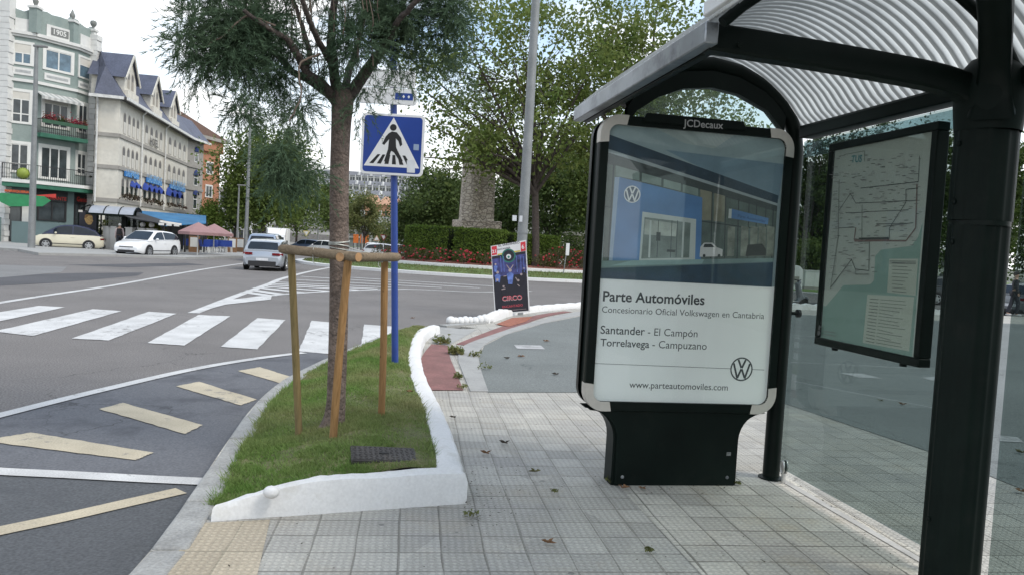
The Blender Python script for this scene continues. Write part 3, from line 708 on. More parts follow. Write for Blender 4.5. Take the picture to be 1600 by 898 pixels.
mb = MB(); mb.box(-1.41, -1.37, -1.70, .29, 2.36, 2.41, m_green); mb.build('eave_channel', sh, bevel=.006)
mb = MB(); mb.box(-.055, .055, -3.72, -.13, 2.31, 2.385, m_green); mb.box(-.03, .075, -3.72, -.08, 2.385, 2.40, m_green); mb.build('back_beam', sh, bevel=.008)
PX, PY = -.075, -1.74
mb = MB()
def fluted(r0, r1, z0, z1, mat, n=48, fl=.006):
    rows = []
    for z, r in ((z0, r0), (z1, r1)):
        rows.append([(PX+(r+fl*math.cos(12*t))*math.cos(t)*1.0, PY+(r+fl*math.cos(12*t))*math.sin(t)*.85, z) for t in [2*PI*k/n for k in range(n+1)]])
    mb.grid(rows, mat)
fluted(.128, .128, 0, 1.70, m_green_soft)
mb.build('pillar_shaft', sh, smooth=80)
mb = MB(); mb.lathe([(.122, 0), (.122, .022)], (PX, PY, 1.697), m_green, 32); mb.build('pillar_joint', sh)
mb = MB(); fluted(.134, .134, 1.72, 2.12, m_green_soft, fl=.005)
rows = [[(PX+r*math.cos(t), PY+r*math.sin(t), z) for t in [2*PI*k/32 for k in range(33)]] for r, z in ((.134, 2.12), (.142, 2.2), (.15, 2.29), (.135, 2.38), (.09, 2.44), (.0, 2.46))]
mb.grid(rows, m_green_soft); mb.build('pillar_head', sh, smooth=80)
def arm(pts, w, h):
    mb = MB(); P = [Vector(p) for p in interp_curve(pts, 26)]; rows = []
    for i, p in enumerate(P):
        d = (P[min(i+1, 25)]-P[max(i-1, 0)]).normalized(); s_ = d.cross(Vector((0, 0, 1))).normalized(); up = s_.cross(d); t = i/25
        hh = h*(1.0 if t > .25 else 1+.9*(1-t/.25)**2); ww = w*(1 if t > .25 else 1+.5*(1-t/.25)**2)
        o = p-up*(hh-h)*.5
        rows.append([o+s_*a*ww/2+up*b*hh/2 for a, b in ((-1, -.8), (-.8, -1), (.8, -1), (1, -.8), (1, .8), (.8, 1), (-.8, 1), (-1, .8), (-1, -.8))])
    mb.grid(rows, m_green); mb.poly(rows[0][:-1][::-1], m_green); mb.poly(rows[-1][:-1], m_green)
    return mb.build('roof_arm', sh, smooth=50)
arm([(PX-.02, PY, 2.27), (PX-.25, PY+.01, 2.335), (PX-.7, PY+.03, 2.375), (-1.42, PY+.06, 2.415)], .085, .115)
arm([(PX-.0, PY-.02, 2.27), (PX-.1, PY-.12, 2.42), (PX-.3, PY-.32, 2.58), (PX-.62, PY-.62, 2.68), (-1.42, PY-1.3, 2.45)], .12, .13)
mb = MB(); mb.tube([(v, PY-.08, vault_z(v)-.05) for v in np.linspace(0.0, -1.42, 18)], .024, m_green, 10); mb.build('roof_rib', sh, smooth=60)
mb = MB(); mb.tube([(v, PY-1.6, vault_z(v)-.05) for v in np.linspace(0.0, -1.42, 18)], .024, m_green, 10); mb.build('roof_rib', sh, smooth=60)
mb = MB(); mb.box(.018, .028, -1.60, -.075, .10, 2.30, m_glass); mb.build('back_pane', sh)
mb = MB(); mb.box(.018, .028, -3.6, -1.86, .10, 2.30, m_glass); mb.build('back_pane', sh)
mb = MB(); mb.box(.010, .016, -1.60, -.10, 2.19, 2.285, m_band); mb.build('glass_band', sh)
def clamp(u):
    mb = MB(); mb.tube([(.023, u, 0), (.023, u, .075)], .014, m_steel_b, 12)
    for dx in (-.012, .012):
        mb.tube([(.023+dx, u+.02*math.cos(t), .115+.042*math.sin(t)) for t in np.linspace(0, 2*PI, 17)], .007, m_steel_b, 8)
        mb.box(.023+dx-.003, .023+dx+.003, u-.015, u+.015, .08, .15, m_steel_b)
    mb.build('glass_clamp', sh, smooth=50)
clamp(-.12); clamp(-1.52); clamp(-2.2)
mb = MB(); mb.lathe([(0, 0), (.012, 0), (.012, .05), (.028, .055), (.028, .075), (0, .08)], (0, 0, 0), m_green, 14); mb.xf(Matrix.Translation((.05, 0, 1.15)) @ Matrix.Rotation(PI/2, 4, 'Y')); mb.build('pane_knob', sh)
mb = MB(); a, b = SHP(-.05, .08), SHP(-5.5, .08); c_, d_ = SHP(-5.5, .03), SHP(-.05, .03)
mb.poly([(p.x, p.y, .008) for p in (d_, c_, b, a)], M('dust_line', (.40, .39, .365), rough=.95, var=.2, scale=6, stain=(.33, .32, .3), sscale=9)); struct(mb.build('floor_joint', smooth=0))

for v_, z_ in ((PX-.128, .35), (PX-.128, 1.62), (PX-.136, 1.80), (PX-.136, 2.06)):
    mb = MB(); mb.lathe([(.013, 0), (.013, .006), (.0, .009)], (0, 0, 0), m_green, 8); mb.xf(Matrix.Translation((v_-.004, PY, z_)) @ Matrix.Rotation(-PI/2, 4, 'Y')); mb.build('bolt', sh)
for v_ in (-.40, -1.30):
    mb = MB(); mb.lathe([(.012, 0), (.012, .006), (.0, .009)], (0, 0, 0), m_green, 8); mb.xf(Matrix.Translation((v_, PY+.0, 2.385)) @ Matrix.Rotation(PI/2, 4, 'X')); mb.build('bolt', sh)
# ------------------------------------------------------------ advertising column in front of the shelter end
AD_P, AD_Y = Vector((1.115, 4.985, 0)), R_(10)
ad = thing('advertising_panel', 'freestanding dark green poster case showing a car showroom under the shelter arch', 'advertising panel', tuple(AD_P), AD_Y)
AU, AV = yawv(AD_Y); AF = -.105
def ad_px(x, y, off=AF-.01):
    d = ray(x, y); o = Vector((0, 0, CAM_H))-AD_P; t = (off-o.dot(AU))/d.dot(AU); p = o+d*t
    return (p.dot(AV), p.z)
def rrect(w, h, r, n=8):
    pts = []
    for cx, cz, a0 in ((w/2-r, h/2-r, 0), (-w/2+r, h/2-r, PI/2), (-w/2+r, -h/2+r, PI), (w/2-r, -h/2+r, 1.5*PI)):
        pts += [(cx+r*math.cos(a0+PI/2*k/n), cz+r*math.sin(a0+PI/2*k/n)) for k in range(n+1)]
    return pts
cz = (.49+2.345)/2; W, Hh = 1.30, 1.855
def ring(mb, o, i, y0, y1, zc, mat, xc=0.0):
    n = len(o); rows = [[(xc+p[0], y, zc+p[1]) for p in (q+[q[0]])] for q, y in ((o, y1), (o, y0+.008), ([(a*.994, b*.996) for a, b in o], y0), (i, y0), (i, y0+.02))]
    mb.grid(rows, mat, flip=True)
outer = rrect(W, Hh, .125); inner = rrect(1.19, 1.735, .06)
mb = MB(); mb.yprism([(x, z+cz) for x, z in rrect(W-.03, Hh-.03, .11)], -.085, .085, m_green_soft); mb.build('case_body', ad, bevel=.01)
mb = MB(); ring(mb, outer, inner, AF-.012, -.055, cz, m_green); mb.build('front_bezel', ad, smooth=40)
mb = MB(); ring(mb, outer, inner, AF-.012, -.055, cz, m_green); mb.xf(Matrix.Rotation(PI, 4, 'Z')); mb.build('rear_bezel', ad, smooth=40)
m_cap = M('corner_alloy', (.56, .53, .48), rough=.42, metal=.35, var=.1, scale=10)
o3 = rrect(W+.006, Hh+.006, .128, 10); i3 = rrect(1.19, 1.735, .06, 10)
for q in range(4):
    k = slice(q*11, q*11+11); oo = o3[k]; ii = i3[k]
    ex = [(math.copysign(abs(a[0]), a[0]), a[1]) for a in oo]
    def stretch(seq):
        s0, s1 = seq[0], seq[-1]
        h0, h1 = ((0, -math.copysign(.05, s0[1])), (-math.copysign(.05, s1[0]), 0)) if q in (0, 2) else ((-math.copysign(.05, s0[0]), 0), (0, -math.copysign(.05, s1[1])))
        return [(s0[0]+h0[0], s0[1]+h0[1])]+list(seq)+[(s1[0]+h1[0], s1[1]+h1[1])]
    oo, ii = stretch(oo), stretch(ii)
    mb = MB(); rows = [[(p[0], y, p[1]+cz) for p in s_] for s_, y in ((oo, -.045), (oo, AF-.008), ([(a*.996, b*.997) for a, b in oo], AF-.0155), (ii, AF-.0155), (ii, AF+.0))]
    mb.grid(rows, m_cap, flip=True); mb.build('corner_cap', ad, smooth=45)
x0, z0 = ad_px(1010, 180); x1, z1 = ad_px(1160, 195)
mb = MB(); mb.yprism([(x0-.03, z0-.045), (x1+.03, z0-.045), (x1, z0+.012), (x0, z0+.012)], AF-.026, AF-.013, m_green); mb.build('header_plate', ad, bevel=.005)
def text_fit(mb, s, pl, pr, y, mat, bold=0.0):
    """lettering from pl to pr, (x,z) points on a face looking along -y"""
    t = MB(); t.text(s, 1.0, lambda a, b: (a, b, 0), mat, 'LEFT', bold)
    xs = [p[0] for p in t.v]; w = max(xs)-min(xs); dx, dz = pr[0]-pl[0], pr[1]-pl[1]; L = math.hypot(dx, dz); k = L/w; ux, uz = dx/L, dz/L; m0 = min(xs)
    mb.add([(pl[0]+(a-m0)*k*ux-b*k*uz, y, pl[1]+(a-m0)*k*uz+b*k*ux) for a, b, c in t.v], t.f, mat)
m_sil = M('silver_print', (.36, .36, .355), rough=.4, var=.05)
mb = MB(); text_fit(mb, 'JCDecaux', ad_px(1066, 198.5), ad_px(1128, 202.5), AF-.0265, m_sil, .012); mb.build('header_lettering', ad, smooth=0)
# poster
m_paper = M('poster_paper', (.85, .86, .84), rough=.6, var=.04, scale=2)
m_ink = M('poster_ink', (.045, .05, .052), rough=.6, var=.05)
def pm(name, c, v=.12, sc=5): return M('print_'+name, c, rough=.6, var=v, scale=sc)
YP = AF+.008
class Art:
    def __init__(s): s.mb = MB(); s.k = 0
    def poly(s, pts, mat): s.k += 1; s.mb.poly([(x, YP-.00006*s.k, z) for x, z in ccw(pts)], mat)
    def line(s, a, b, w, mat):
        dx, dz = b[0]-a[0], b[1]-a[1]; L = math.hypot(dx, dz) or 1; nx, nz = -dz/L*w/2, dx/L*w/2
        s.poly([(a[0]+nx, a[1]+nz), (b[0]+nx, b[1]+nz), (b[0]-nx, b[1]-nz), (a[0]-nx, a[1]-nz)], mat)
    def disc(s, c, r, mat, n=28): s.poly([(c[0]+r*math.cos(2*PI*k/n), c[1]+r*math.sin(2*PI*k/n)) for k in range(n)], mat)
    def text(s, t, a, b, mat, bold=0.0): s.k += 1; text_fit(s.mb, t, a, b, YP-.00006*s.k, mat, bold)
def ccw(p):
    a = sum(p[i][0]*p[(i+1) % len(p)][1]-p[(i+1) % len(p)][0]*p[i][1] for i in range(len(p)))
    return p if a > 0 else p[::-1]
def emblem(art, c, r, fg, bgm):
    art.disc(c, r, fg); art.disc(c, r*.88, bgm)
    q = lambda x, z: (c[0]+x*r, c[1]+z*r)
    for a, b in (((-.33, .80), (-.02, .10)), ((.33, .80), (.02, .10)), ((-.72, .48), (-.33, -.78)), ((.72, .48), (.33, -.78)), ((-.33, -.74), (-.02, .02)), ((.33, -.74), (.02, .02))):
        art.line(q(*a), q(*b), r*.17, fg)
art = Art(); P7 = lambda x, y: ad_px(890+x*.3787, 430+y*.3787, YP); P6 = lambda x, y: ad_px(890+x*.3229, 160+y*.3229, YP)
art.mb.yprism([(x, z+cz) for x, z in rrect(1.20, 1.74, .05)], YP, YP+.004, m_paper)
art.text('Parte Automóviles', P7(137, 105), P7(556, 121), m_ink, .022)
art.text('Concesionario Oficial Volkswagen en Cantabria', P7(133, 152), P7(802, 179), m_ink)
art.text('Santander', P7(127, 239), P7(310, 246), m_ink, .011); art.text('- El Campón', P7(322, 246), P7(527, 254), m_ink)
art.text('Torrelavega', P7(126, 290), P7(328, 298), m_ink, .011); art.text('- Campuzano', P7(341, 298), P7(565, 306), m_ink)
art.text('www.parteautomoviles.com', P7(246, 462), P7(652, 474), m_ink, .004)
art.line(P7(97, 362), P7(668, 384), .003, m_ink); art.line(P7(750, 387), P7(803, 389), .003, m_ink)
emblem(art, P7(709, 386), .0785, m_ink, m_paper)
art.mb.build('poster', ad, smooth=0)
a2 = Art(); a2.k = 3
A = lambda *p: [P6(*q) for q in p]
a2.poly(A((190, 108), (1042, 176), (1003, 893), (142, 852)), pm('sky', (.255, .33, .345), .25, 2.5))
a2.poly(A((420, 128), (800, 158), (700, 225), (560, 200)), pm('sky_pale', (.33, .39, .385), .1))
a2.poly(A((460, 230), (1036, 300), (1012, 470), (700, 350)), pm('sky_blue', (.15, .23, .285), .2, 3))
a2.poly(A((188, 155), (1010, 452), (1006, 492), (186, 228)), pm('roof', (.022, .045, .07), .3))
a2.poly(A((186, 226), (1006, 490), (1005, 502), (185, 243)), pm('gutter', (.30, .35, .36)))
a2.poly(A((185, 243), (1005, 502), (1003, 530), (181, 296)), pm('soffit', (.05, .065, .065)))
gl_ = pm('facade_glass', (.085, .115, .105), .35, 8); gp = pm('pane_pale', (.20, .26, .235), .25, 9); mu = pm('mullion', (.03, .04, .042))
a2.poly(A((181, 296), (1003, 530), (988, 768), (158, 782)), gl_)
for a, b, c, d in (((224, 306), (338, 338), (338, 380), (222, 356)), ((350, 342), (444, 368), (443, 405), (349, 384)), ((455, 372), (538, 394), (537, 430), (454, 410)), ((548, 398), (622, 418), (621, 455), (547, 434)), ((632, 422), (690, 436), (686, 572), (636, 570)), ((700, 440), (752, 454), (748, 580), (696, 575))):
    a2.poly(A(a, b, c, d), gp if a[0] < 600 else pm('pane_warm', (.19, .19, .14), .3, 9))
for x, y0, y1 in ((690, 434, 755), (756, 452, 757), (818, 470, 757), (868, 486, 757), (905, 496, 757), (950, 508, 757), (985, 518, 757)):
    a2.line(P6(x, y0), P6(x-8, y1), .006, mu)
a2.line(P6(632, 575), P6(995, 625), .006, mu); a2.line(P6(170, 505), P6(215, 510), .005, mu); a2.line(P6(214, 300), P6(185, 765), .008, mu)
for x in (765, 830, 875, 915, 955): a2.poly(A((x, 598), (x+36, 604), (x+30, 745), (x-4, 745)), pm('lit_interior', (.17, .19, .16), .5, 14))
bl = pm('portal_blue', (.085, .195, .385), .18, 4)
a2.poly(A((240, 362), (642, 462), (634, 766), (606, 766), (612, 566), (352, 530), (336, 770), (206, 766)), bl)
a2.poly(A((218, 362), (241, 362), (207, 766), (190, 766)), pm('portal_edge', (.26, .35, .46)))
a2.poly(A((352, 530), (612, 566), (606, 766), (336, 770)), pm('door_surround', (.44, .49, .47)))
a2.poly(A((362, 556), (585, 584), (578, 752), (346, 757)), pm('door_glass', (.15, .19, .175), .4, 9))
a2.poly(A((366, 566), (520, 588), (514, 650), (360, 640)), pm('lobby', (.34, .38, .34), .3, 12))
for x in (392, 430, 495, 522, 552): a2.line(P6(x, 572), P6(x-8, 752), .012 if x in (392, 552) else .004, pm('door_surround', (.44, .49, .47)) if x in (392, 552) else mu)
a2.poly(A((420, 628), (440, 630), (438, 672), (418, 670)), mu); a2.poly(A((470, 712), (512, 714), (510, 726), (470, 724)), mu)
a2.poly(A((784, 516), (962, 562), (958, 592), (782, 562)), bl); a2.poly(A((770, 516), (784, 516), (782, 562), (767, 562)), pm('door_surround', (.44, .49, .47)))
a2.text('Parte Automóviles', P6(813, 556), P6(945, 583), pm('sign_ink', (.02, .05, .14)))
a2.poly(A((632, 700), (650, 680), (690, 680), (712, 702), (740, 712), (738, 745), (628, 748)), pm('white_car', (.52, .53, .52), .15)); a2.poly(A((652, 685), (684, 685), (702, 702), (646, 702)), mu)
for c in (650, 722): a2.disc(P6(c, 742), .010, mu, 12)
a2.poly(A((860, 690), (930, 684), (950, 712), (948, 742), (850, 744)), pm('dark_car', (.03, .035, .035)))
a2.poly(A((154, 768), (990, 754), (985, 772), (148, 800)), pm('forecourt', (.16, .24, .235), .2)); a2.poly(A((300, 765), (650, 760), (640, 782), (200, 790)), pm('forecourt_wet', (.25, .37, .36), .2))
a2.poly(A((148, 798), (985, 770), (977, 893), (142, 850)), pm('road', (.022, .052, .085), .35, 6)); a2.line(P6(150, 800), P6(984, 772), .006, pm('kerb', (.13, .19, .2)))
c = P6(302, 446); emblem(a2, c, .054, pm('logo_white', (.62, .66, .66), .03), pm('logo_dark', (.045, .085, .14), .05))
a2.mb.build('poster_picture', ad, smooth=0)
mb = MB(); mb.yprism([(x, z+cz) for x, z in rrect(1.20, 1.74, .06)], AF-.006, AF-.002, GLASS('case_glass', (.98, .99, .985), dirt=.006, dirtcol=(.62, .70, .70))); mb.build('case_pane', ad)
# foot of the case, with concave flared shoulders
fl = []
for k in range(9):
    t = k/8*PI/2; fl.append((.43+.20*(1-math.cos(t)), .30+.20*math.sin(t)))
foot = [(.43, 0)]+fl; foot += [(-x, z) for x, z in foot[::-1]]
mb = MB(); mb.yprism(foot, -.075, .075, m_green); mb.build('foot', ad, bevel=.012)
mb = MB(); mb.yprism([(x*.955, z*.97+.004) for x, z in foot], -.092, .092, m_green_soft); mb.build('foot_plate', ad, bevel=.01)

for x_, z_ in ((-.36, .06), (.36, .06)):
    mb = MB(); mb.lathe([(.011, 0), (.011, .004), (.004, .005), (.0, .003)], (0, 0, 0), m_fascia, 12); mb.xf(Matrix.Translation((x_, -.092, z_)) @ Matrix.Rotation(PI/2, 4, 'X')); mb.build('lock', ad)
mb = MB(); mb.box(.345, .375, -.0935, -.092, .205, .228, M('scuffed_sticker', (.16, .17, .17), rough=.7, var=.5, scale=60)); mb.build('sticker', ad)
# ------------------------------------------------------------ route map case hanging on the back glass
mp = thing('route_map_case', 'black framed bus route map hanging on the shelter back glass', 'map case', tuple(SHP(-.955, -.045, 1.0)), R_(10.5)+PI/2)
# local: x runs along -u .. so that the face looks along -y (into the shelter)
MPU = -SH_U; MPV = -SH_V
mp.rotation_euler = (0, 0, math.atan2(MPU.y, MPU.x))
def mp_px(x, y, off):
    d = ray(x, y); o = Vector((0, 0, CAM_H))-Vector(mp.location); n = Vector((-MPU.y, MPU.x, 0)); t = (off-o.dot(n))/d.dot(n); p = o+d*t
    return (p.dot(MPU), p.z)
w, h = .46, 1.225
mb = MB(); mb.box(-w+.01, w-.01, .0, .045, .01, h-.01, m_green); mb.build('case_back', mp)
mb = MB()
for x0, x1, z0, z1 in ((-w, w, 0, .045), (-w, w, h-.045, h), (-w, -w+.045, .045, h-.045), (w-.045, w, .045, h-.045)): mb.box(x0, x1, -.02, .05, z0, z1, m_green)
mb.build('case_frame', mp, bevel=.006)
for x in (-.3, .3):
    mb = MB(); mb.lathe([(0, -.02), (.018, -.018), (.018, 0)], (x, 0.02, 0), m_green, 12); mb.build('fixing_bolt', mp)
YP = -.004; a3 = Art(); PM = lambda x, y: mp_px(1200+x*.5013, 150+y*.5011, YP); A = lambda *p: [PM(*q) for q in p]
m_mpap = pm('map_paper', (.60, .61, .575), .06, 3); m_sea = pm('map_sea', (.27, .41, .37), .08, 4); m_leg = pm('map_legend', (.60, .61, .54), .05); m_gry = pm('map_line', (.15, .155, .15), .1); m_dk = pm('map_dark', (.06, .065, .065)); m_rd = pm('map_red', (.24, .13, .125)); m_teal = pm('map_teal', (.10, .32, .36))
a3.mb.box(-w+.04, w-.04, YP, .0, .04, h-.04, m_mpap)
a3.poly(A((482, 395), (468, 440), (446, 468), (352, 480), (334, 500), (330, 575), (318, 588), (235, 590), (180, 655), (166, 650), (152, 765), (448, 828)), m_sea)
a3.poly(A((378, 508), (468, 508), (460, 622), (371, 612)), m_leg); a3.poly(A((310, 618), (456, 626), (440, 795), (295, 768)), m_leg)
for k in range(14): a3.line(PM(318-k*1.0, 632+k*10), PM(345-k, 634+k*10.3), .004, m_gry); a3.line(PM(350-k, 634+k*10.3), PM(400+rnd.uniform(-8, 40)-k, 640+k*10.9), .003, m_gry)
for k in range(9): a3.line(PM(388, 520+k*11), PM(420+rnd.uniform(0, 30), 522+k*11.2), .003, m_gry)
for k in range(3): a3.line(PM(380, 514+k*4), PM(462, 516+k*4), .003, m_gry)
a3.text('TUS', PM(260, 208), PM(293, 206), m_teal, .02); a3.line(PM(238, 184), PM(302, 172), .003, m_gry); a3.line(PM(302, 172), PM(302, 205), .003, m_gry)
for s_ in ([(223, 260), (220, 440), (196, 600)], [(290, 288), (470, 268), (474, 188)], [(222, 358), (258, 305), (275, 335), (468, 326)], [(275, 410), (270, 450), (330, 452), (432, 452), (462, 412), (466, 275)], [(295, 340), (294, 452)], [(243, 365), (302, 364)], [(222, 412), (272, 410)], [(300, 362), (440, 356)], [(318, 455), (316, 545), (274, 540), (262, 510), (196, 598)], [(274, 540), (274, 556), (316, 556)], [(380, 445), (381, 412), (432, 332), (432, 292), (470, 288)], [(360, 408), (455, 396)], [(340, 400), (440, 398)]):
    th = s_[0] in ((275, 410),); 
    for a, b in zip(s_, s_[1:]): a3.line(PM(*a), PM(*b), .008 if th else .0045, m_rd if th else (m_dk if s_[0] in ((380, 445), (290, 288), (318, 455)) else m_gry))
a3.line(PM(272, 451), PM(380, 449), .016, m_rd); a3.line(PM(285, 446), PM(378, 444), .012, m_dk)
for k in range(300):
    x, y = rnd.uniform(200, 478), rnd.uniform(180, 560)
    if x > 330 and y > 470 or y > 640-(x-180)*.5: continue
    a3.line(PM(x, y), PM(x+rnd.uniform(6, 16), y-rnd.uniform(0, 1)), .0032, m_gry)
for k in range(14): a3.line(PM(214-k*1.2, 300+k*21), PM(226-k*1.2, 299+k*21), .0025, m_gry)
a3.disc(PM(168, 738), .016, m_dk, 10); a3.line(PM(168, 728), PM(172, 715), .02, m_dk); a3.line(PM(182, 732), PM(220, 738), .004, m_gry); a3.line(PM(182, 742), PM(220, 748), .004, m_gry)
a3.mb.build('route_map', mp, smooth=0)
mb = MB(); mb.box(-w+.042, w-.042, -.014, -.011, .042, h-.042, GLASS('map_glass', (.84, .87, .85), dirt=.05, dirtcol=(.4, .44, .42))); mb.build('case_pane', mp)
# ============================================================ STAKED TREE ON THE VERGE
m_bark = M('grey_bark', (.155, .118, .098), rough=.95, var=.35, scale=9, fine=.3, fscale=60, bump=.6, bscale=32, stain=(.06, .05, .045), sscale=7, sthr=(.55, .75))
m_bark_d = M('dark_bark', (.075, .06, .053), rough=.95, var=.35, scale=9, fine=.3, fscale=60, bump=.6, bscale=32)
m_twig = M('twig', (.12, .09, .07), rough=.9, var=.2)
TB = Vector((-1.235, 5.42, .15))
tt = thing('feathery_tree', 'dark feathery evergreen tree tied between wooden stakes on the grass verge', 'tree', tuple(TB))
def TP(x, y, d): return D(x, y, d)
mb = MB()
trunk = [TB+Vector((0, 0, -.05)), D(524, 640, 5.42), D(526, 600, 5.42), D(529, 500, 5.41), D(530, 400, 5.40), D(530, 300, 5.40), D(532, 220, 5.4), D(535, 165, 5.4), D(537, 140, 5.4)]
mb.tube(interp_curve([tuple(p) for p in trunk], 40), [.120, .100, .087, .079, .074, .071, .069, .068]+[.067]*20+[.067, .067, .068, .069, .071, .074, .076, .077, .075, .069, .06, .05], m_bark, 18)
limbs = []
def limb(pts, r0, r1, mat=m_bark_d):
    P = interp_curve([tuple(D(*p)) for p in pts], 6*len(pts)); n = len(P)
    P = P+np.cumsum(rng.normal(0, .003, P.shape), 0); r0 *= .84
    mb.tube(P, [r0+(r1-r0)*(k/(n-1))**.8 for k in range(n)], mat, 9); limbs.append(P); return P
limb([(528, 165, 5.4), (505, 128, 5.3), (478, 102, 5.2), (455, 62, 5.05), (425, 42, 4.95), (375, 14, 4.8)], .052, .012)
limb([(527, 160, 5.4), (490, 130, 5.45), (455, 110, 5.5), (428, 82, 5.6), (402, 50, 5.7), (370, -40, 5.8)], .04, .012)
limb([(530, 160, 5.4), (524, 105, 5.35), (520, 55, 5.3), (528, 5, 5.2), (540, -80, 5.1)], .05, .02)
limb([(542, 158, 5.4), (565, 120, 5.45), (585, 88, 5.5), (606, 62, 5.6), (620, 35, 5.7), (636, -20, 5.8)], .058, .02)
limb([(585, 90, 5.5), (600, 70, 5.3), (624, 28, 5.1), (660, -10, 4.9), (700, -60, 4.7)], .035, .012)
limb([(535, 155, 5.45), (545, 110, 5.7), (560, 60, 6.0), (575, -20, 6.3)], .04, .016)
limb([(520, 105, 5.35), (500, 60, 5.0), (480, 10, 4.7), (470, -70, 4.5)], .03, .012)
limb([(478, 102, 5.2), (482, 85, 5.2), (470, 40, 5.3), (450, -30, 5.4)], .028, .012)
limb([(500, 85, 5.1), (478, 95, 4.95), (468, 115, 4.9), (472, 150, 4.85), (455, 190, 4.85)], .010, .004, m_twig)
limb([(430, 42, 4.95), (385, 28, 4.85), (345, 60, 4.8), (320, 75, 4.8)], .009, .004, m_twig)
for k in range(46):                      # fine upright twigs in the open middle of the crown
    x, y, d = rnd.uniform(430, 610), rnd.uniform(15, 120), rnd.uniform(5.0, 5.9)
    P = [tuple(D(x, y, d)), tuple(D(x+rnd.uniform(-6, 6), y-rnd.uniform(20, 45), d+rnd.uniform(-.1, .1))), tuple(D(x+rnd.uniform(-14, 14), y-rnd.uniform(60, 110), d+rnd.uniform(-.2, .2)))]
    mb.tube(interp_curve(P, 7), [.0045-.0004*i for i in range(7)], m_twig, 5)
mb.build('trunk', tt, world=True, smooth=60)
# crown: feathery sprays, each spray a drooping twig with rows of fine needles
m_feather = LEAF('feathery_needles', (.050, .090, .058), (.080, .130, .078), (.115, .165, .098), transl=.25, rough=.85, spec=.05)
def sprays(C, n, r, droop, length=(.07, .16), per=26, wid=.0028, spread=.42):
    """n sprays round centre C with radii r: returns needle triangles"""
    d = rvec(n)*(rng.uniform(0, 1, (n, 1))**(1/2.2)); base = np.array(C)+d*np.array(r)
    out = d*.55+rvec(n)*.35; out[:, 2] -= droop; out /= np.linalg.norm(out, axis=1, keepdims=True)
    L = rng.uniform(length[0], length[1], n)*1.5
    t = np.linspace(0, 1, per)[None, :, None]
    ax = base[:, None, :]+out[:, None, :]*L[:, None, None]*t; ax[:, :, 2] -= (L[:, None]*.25)*(t[:, :, 0]**2)
    side = rng.normal(size=(n, per, 3)); side -= (side*out[:, None, :]).sum(2, keepdims=True)*out[:, None, :]; side /= np.linalg.norm(side, axis=2, keepdims=True)
    nl = rng.uniform(.018, .045, (n, per, 1))
    dirn = side*spread*1.6+out[:, None, :]*.9; dirn /= np.linalg.norm(dirn, axis=2, keepdims=True)
    tip_ = ax+dirn*nl*1.25
    wv = np.cross(dirn, rng.normal(size=(n, per, 3))); wv /= np.linalg.norm(wv, axis=2, keepdims=True)
    w = wid*rng.uniform(.7, 1.4, (n, per, 1))
    tri = np.stack([ax-wv*w, ax+wv*w, tip_], 2)
    return tri.reshape(-1, 3)
def tufts(c, n, r, droop):
    """a bough end made of separate feathery tufts with air between them"""
    m = max(2, n//34); out = []
    for i in range(m):
        d = rvec(1)[0]*rng.uniform(.35, 1.0); cc = np.array(c)+d*np.array(r)*.95
        q = rng.uniform(.055, .105); out.append(sprays(cc, int(n/m*rng.uniform(.8, 1.25)), (q*1.3, q*1.1, q), droop, (.06, .13)))
    return np.concatenate(out)
blobs = [ # px, py, depth, rx(px), ry(px), sprays
 (320, 55, 4.9, 48.88, 45.6, 240), (300, 20, 5, 37.6, 33.25, 136), (355, 40, 5, 56.4, 42.75, 272), (395, 70, 5.1, 51.7, 39.9, 204), (350, 95, 4.95, 65.8, 26.6, 161), (420, 30, 5.2, 42.3, 38, 176), (440, 95, 5.3, 42.3, 36.1, 136),
 (330, -20, 5, 56.4, 28.5, 176), (400, -30, 5.3, 65.8, 38, 208), (470, -20, 5.4, 47, 28.5, 48),
 (370, 135, 5, 24.44, 38, 55), (355, 165, 5, 23.8, 22.1, 68), (385, 165, 5, 13.6, 23.8, 24), (285, 110, 4.9, 28.2, 13.3, 21), (270, 65, 4.9, 13.16, 28.5, 24),
 (420, 135, 5.2, 28.2, 34.2, 49), (465, 165, 5.2, 23.8, 29.75, 55), (500, 120, 5.3, 24.44, 26.6, 43), (485, 75, 5.2, 24.44, 19, 24),
 (455, 205, 5, 18.7, 23.8, 50), (440, 235, 4.95, 40.8, 34, 216), (462, 265, 4.95, 25.5, 30.6, 165), (440, 285, 4.95, 22.1, 15.3, 50), (415, 205, 5, 17, 11.9, 18),
 (550, 35, 5.1, 28.2, 36.1, 120), (572, 75, 5.1, 24.44, 28.5, 55), (515, 5, 5.3, 22.56, 13.3, 24), (590, 15, 5.3, 37.6, 28.5, 160), (640, 30, 5.3, 51.7, 39.9, 336), (690, 15, 5.3, 42.3, 38, 264), (655, 75, 5.4, 37.6, 26.6, 105), (715, 55, 5.4, 28.2, 32.3, 104), (608, 92, 5.4, 24.44, 19, 37),
 (700, 95, 5.4, 33.84, 24.7, 49), (745, 90, 5.5, 28.2, 28.5, 24), (750, 125, 5.5, 11.28, 30.4, 16), (575, 140, 5.3, 16.92, 20.9, 24), (630, 112, 5.3, 15.04, 13.3, 18), (560, 175, 5.3, 17, 15.3, 12),
 (600, -40, 5.3, 75.2, 38, 176), (700, -50, 5.3, 65.8, 38, 152), (500, -70, 5.3, 65.8, 38, 96),
]
tris = []
for px, py, d, rx, ry, n in blobs:
    px = 540+(px-540)*.94; n = int(n*(.62 if py > 195 else 1))
    c = D(px, py, d); k = d/F_PX
    tris.append(tufts(c, n, (rx*k, max(rx*k*.8, .12), ry*k), .30 if py > 100 else .08))
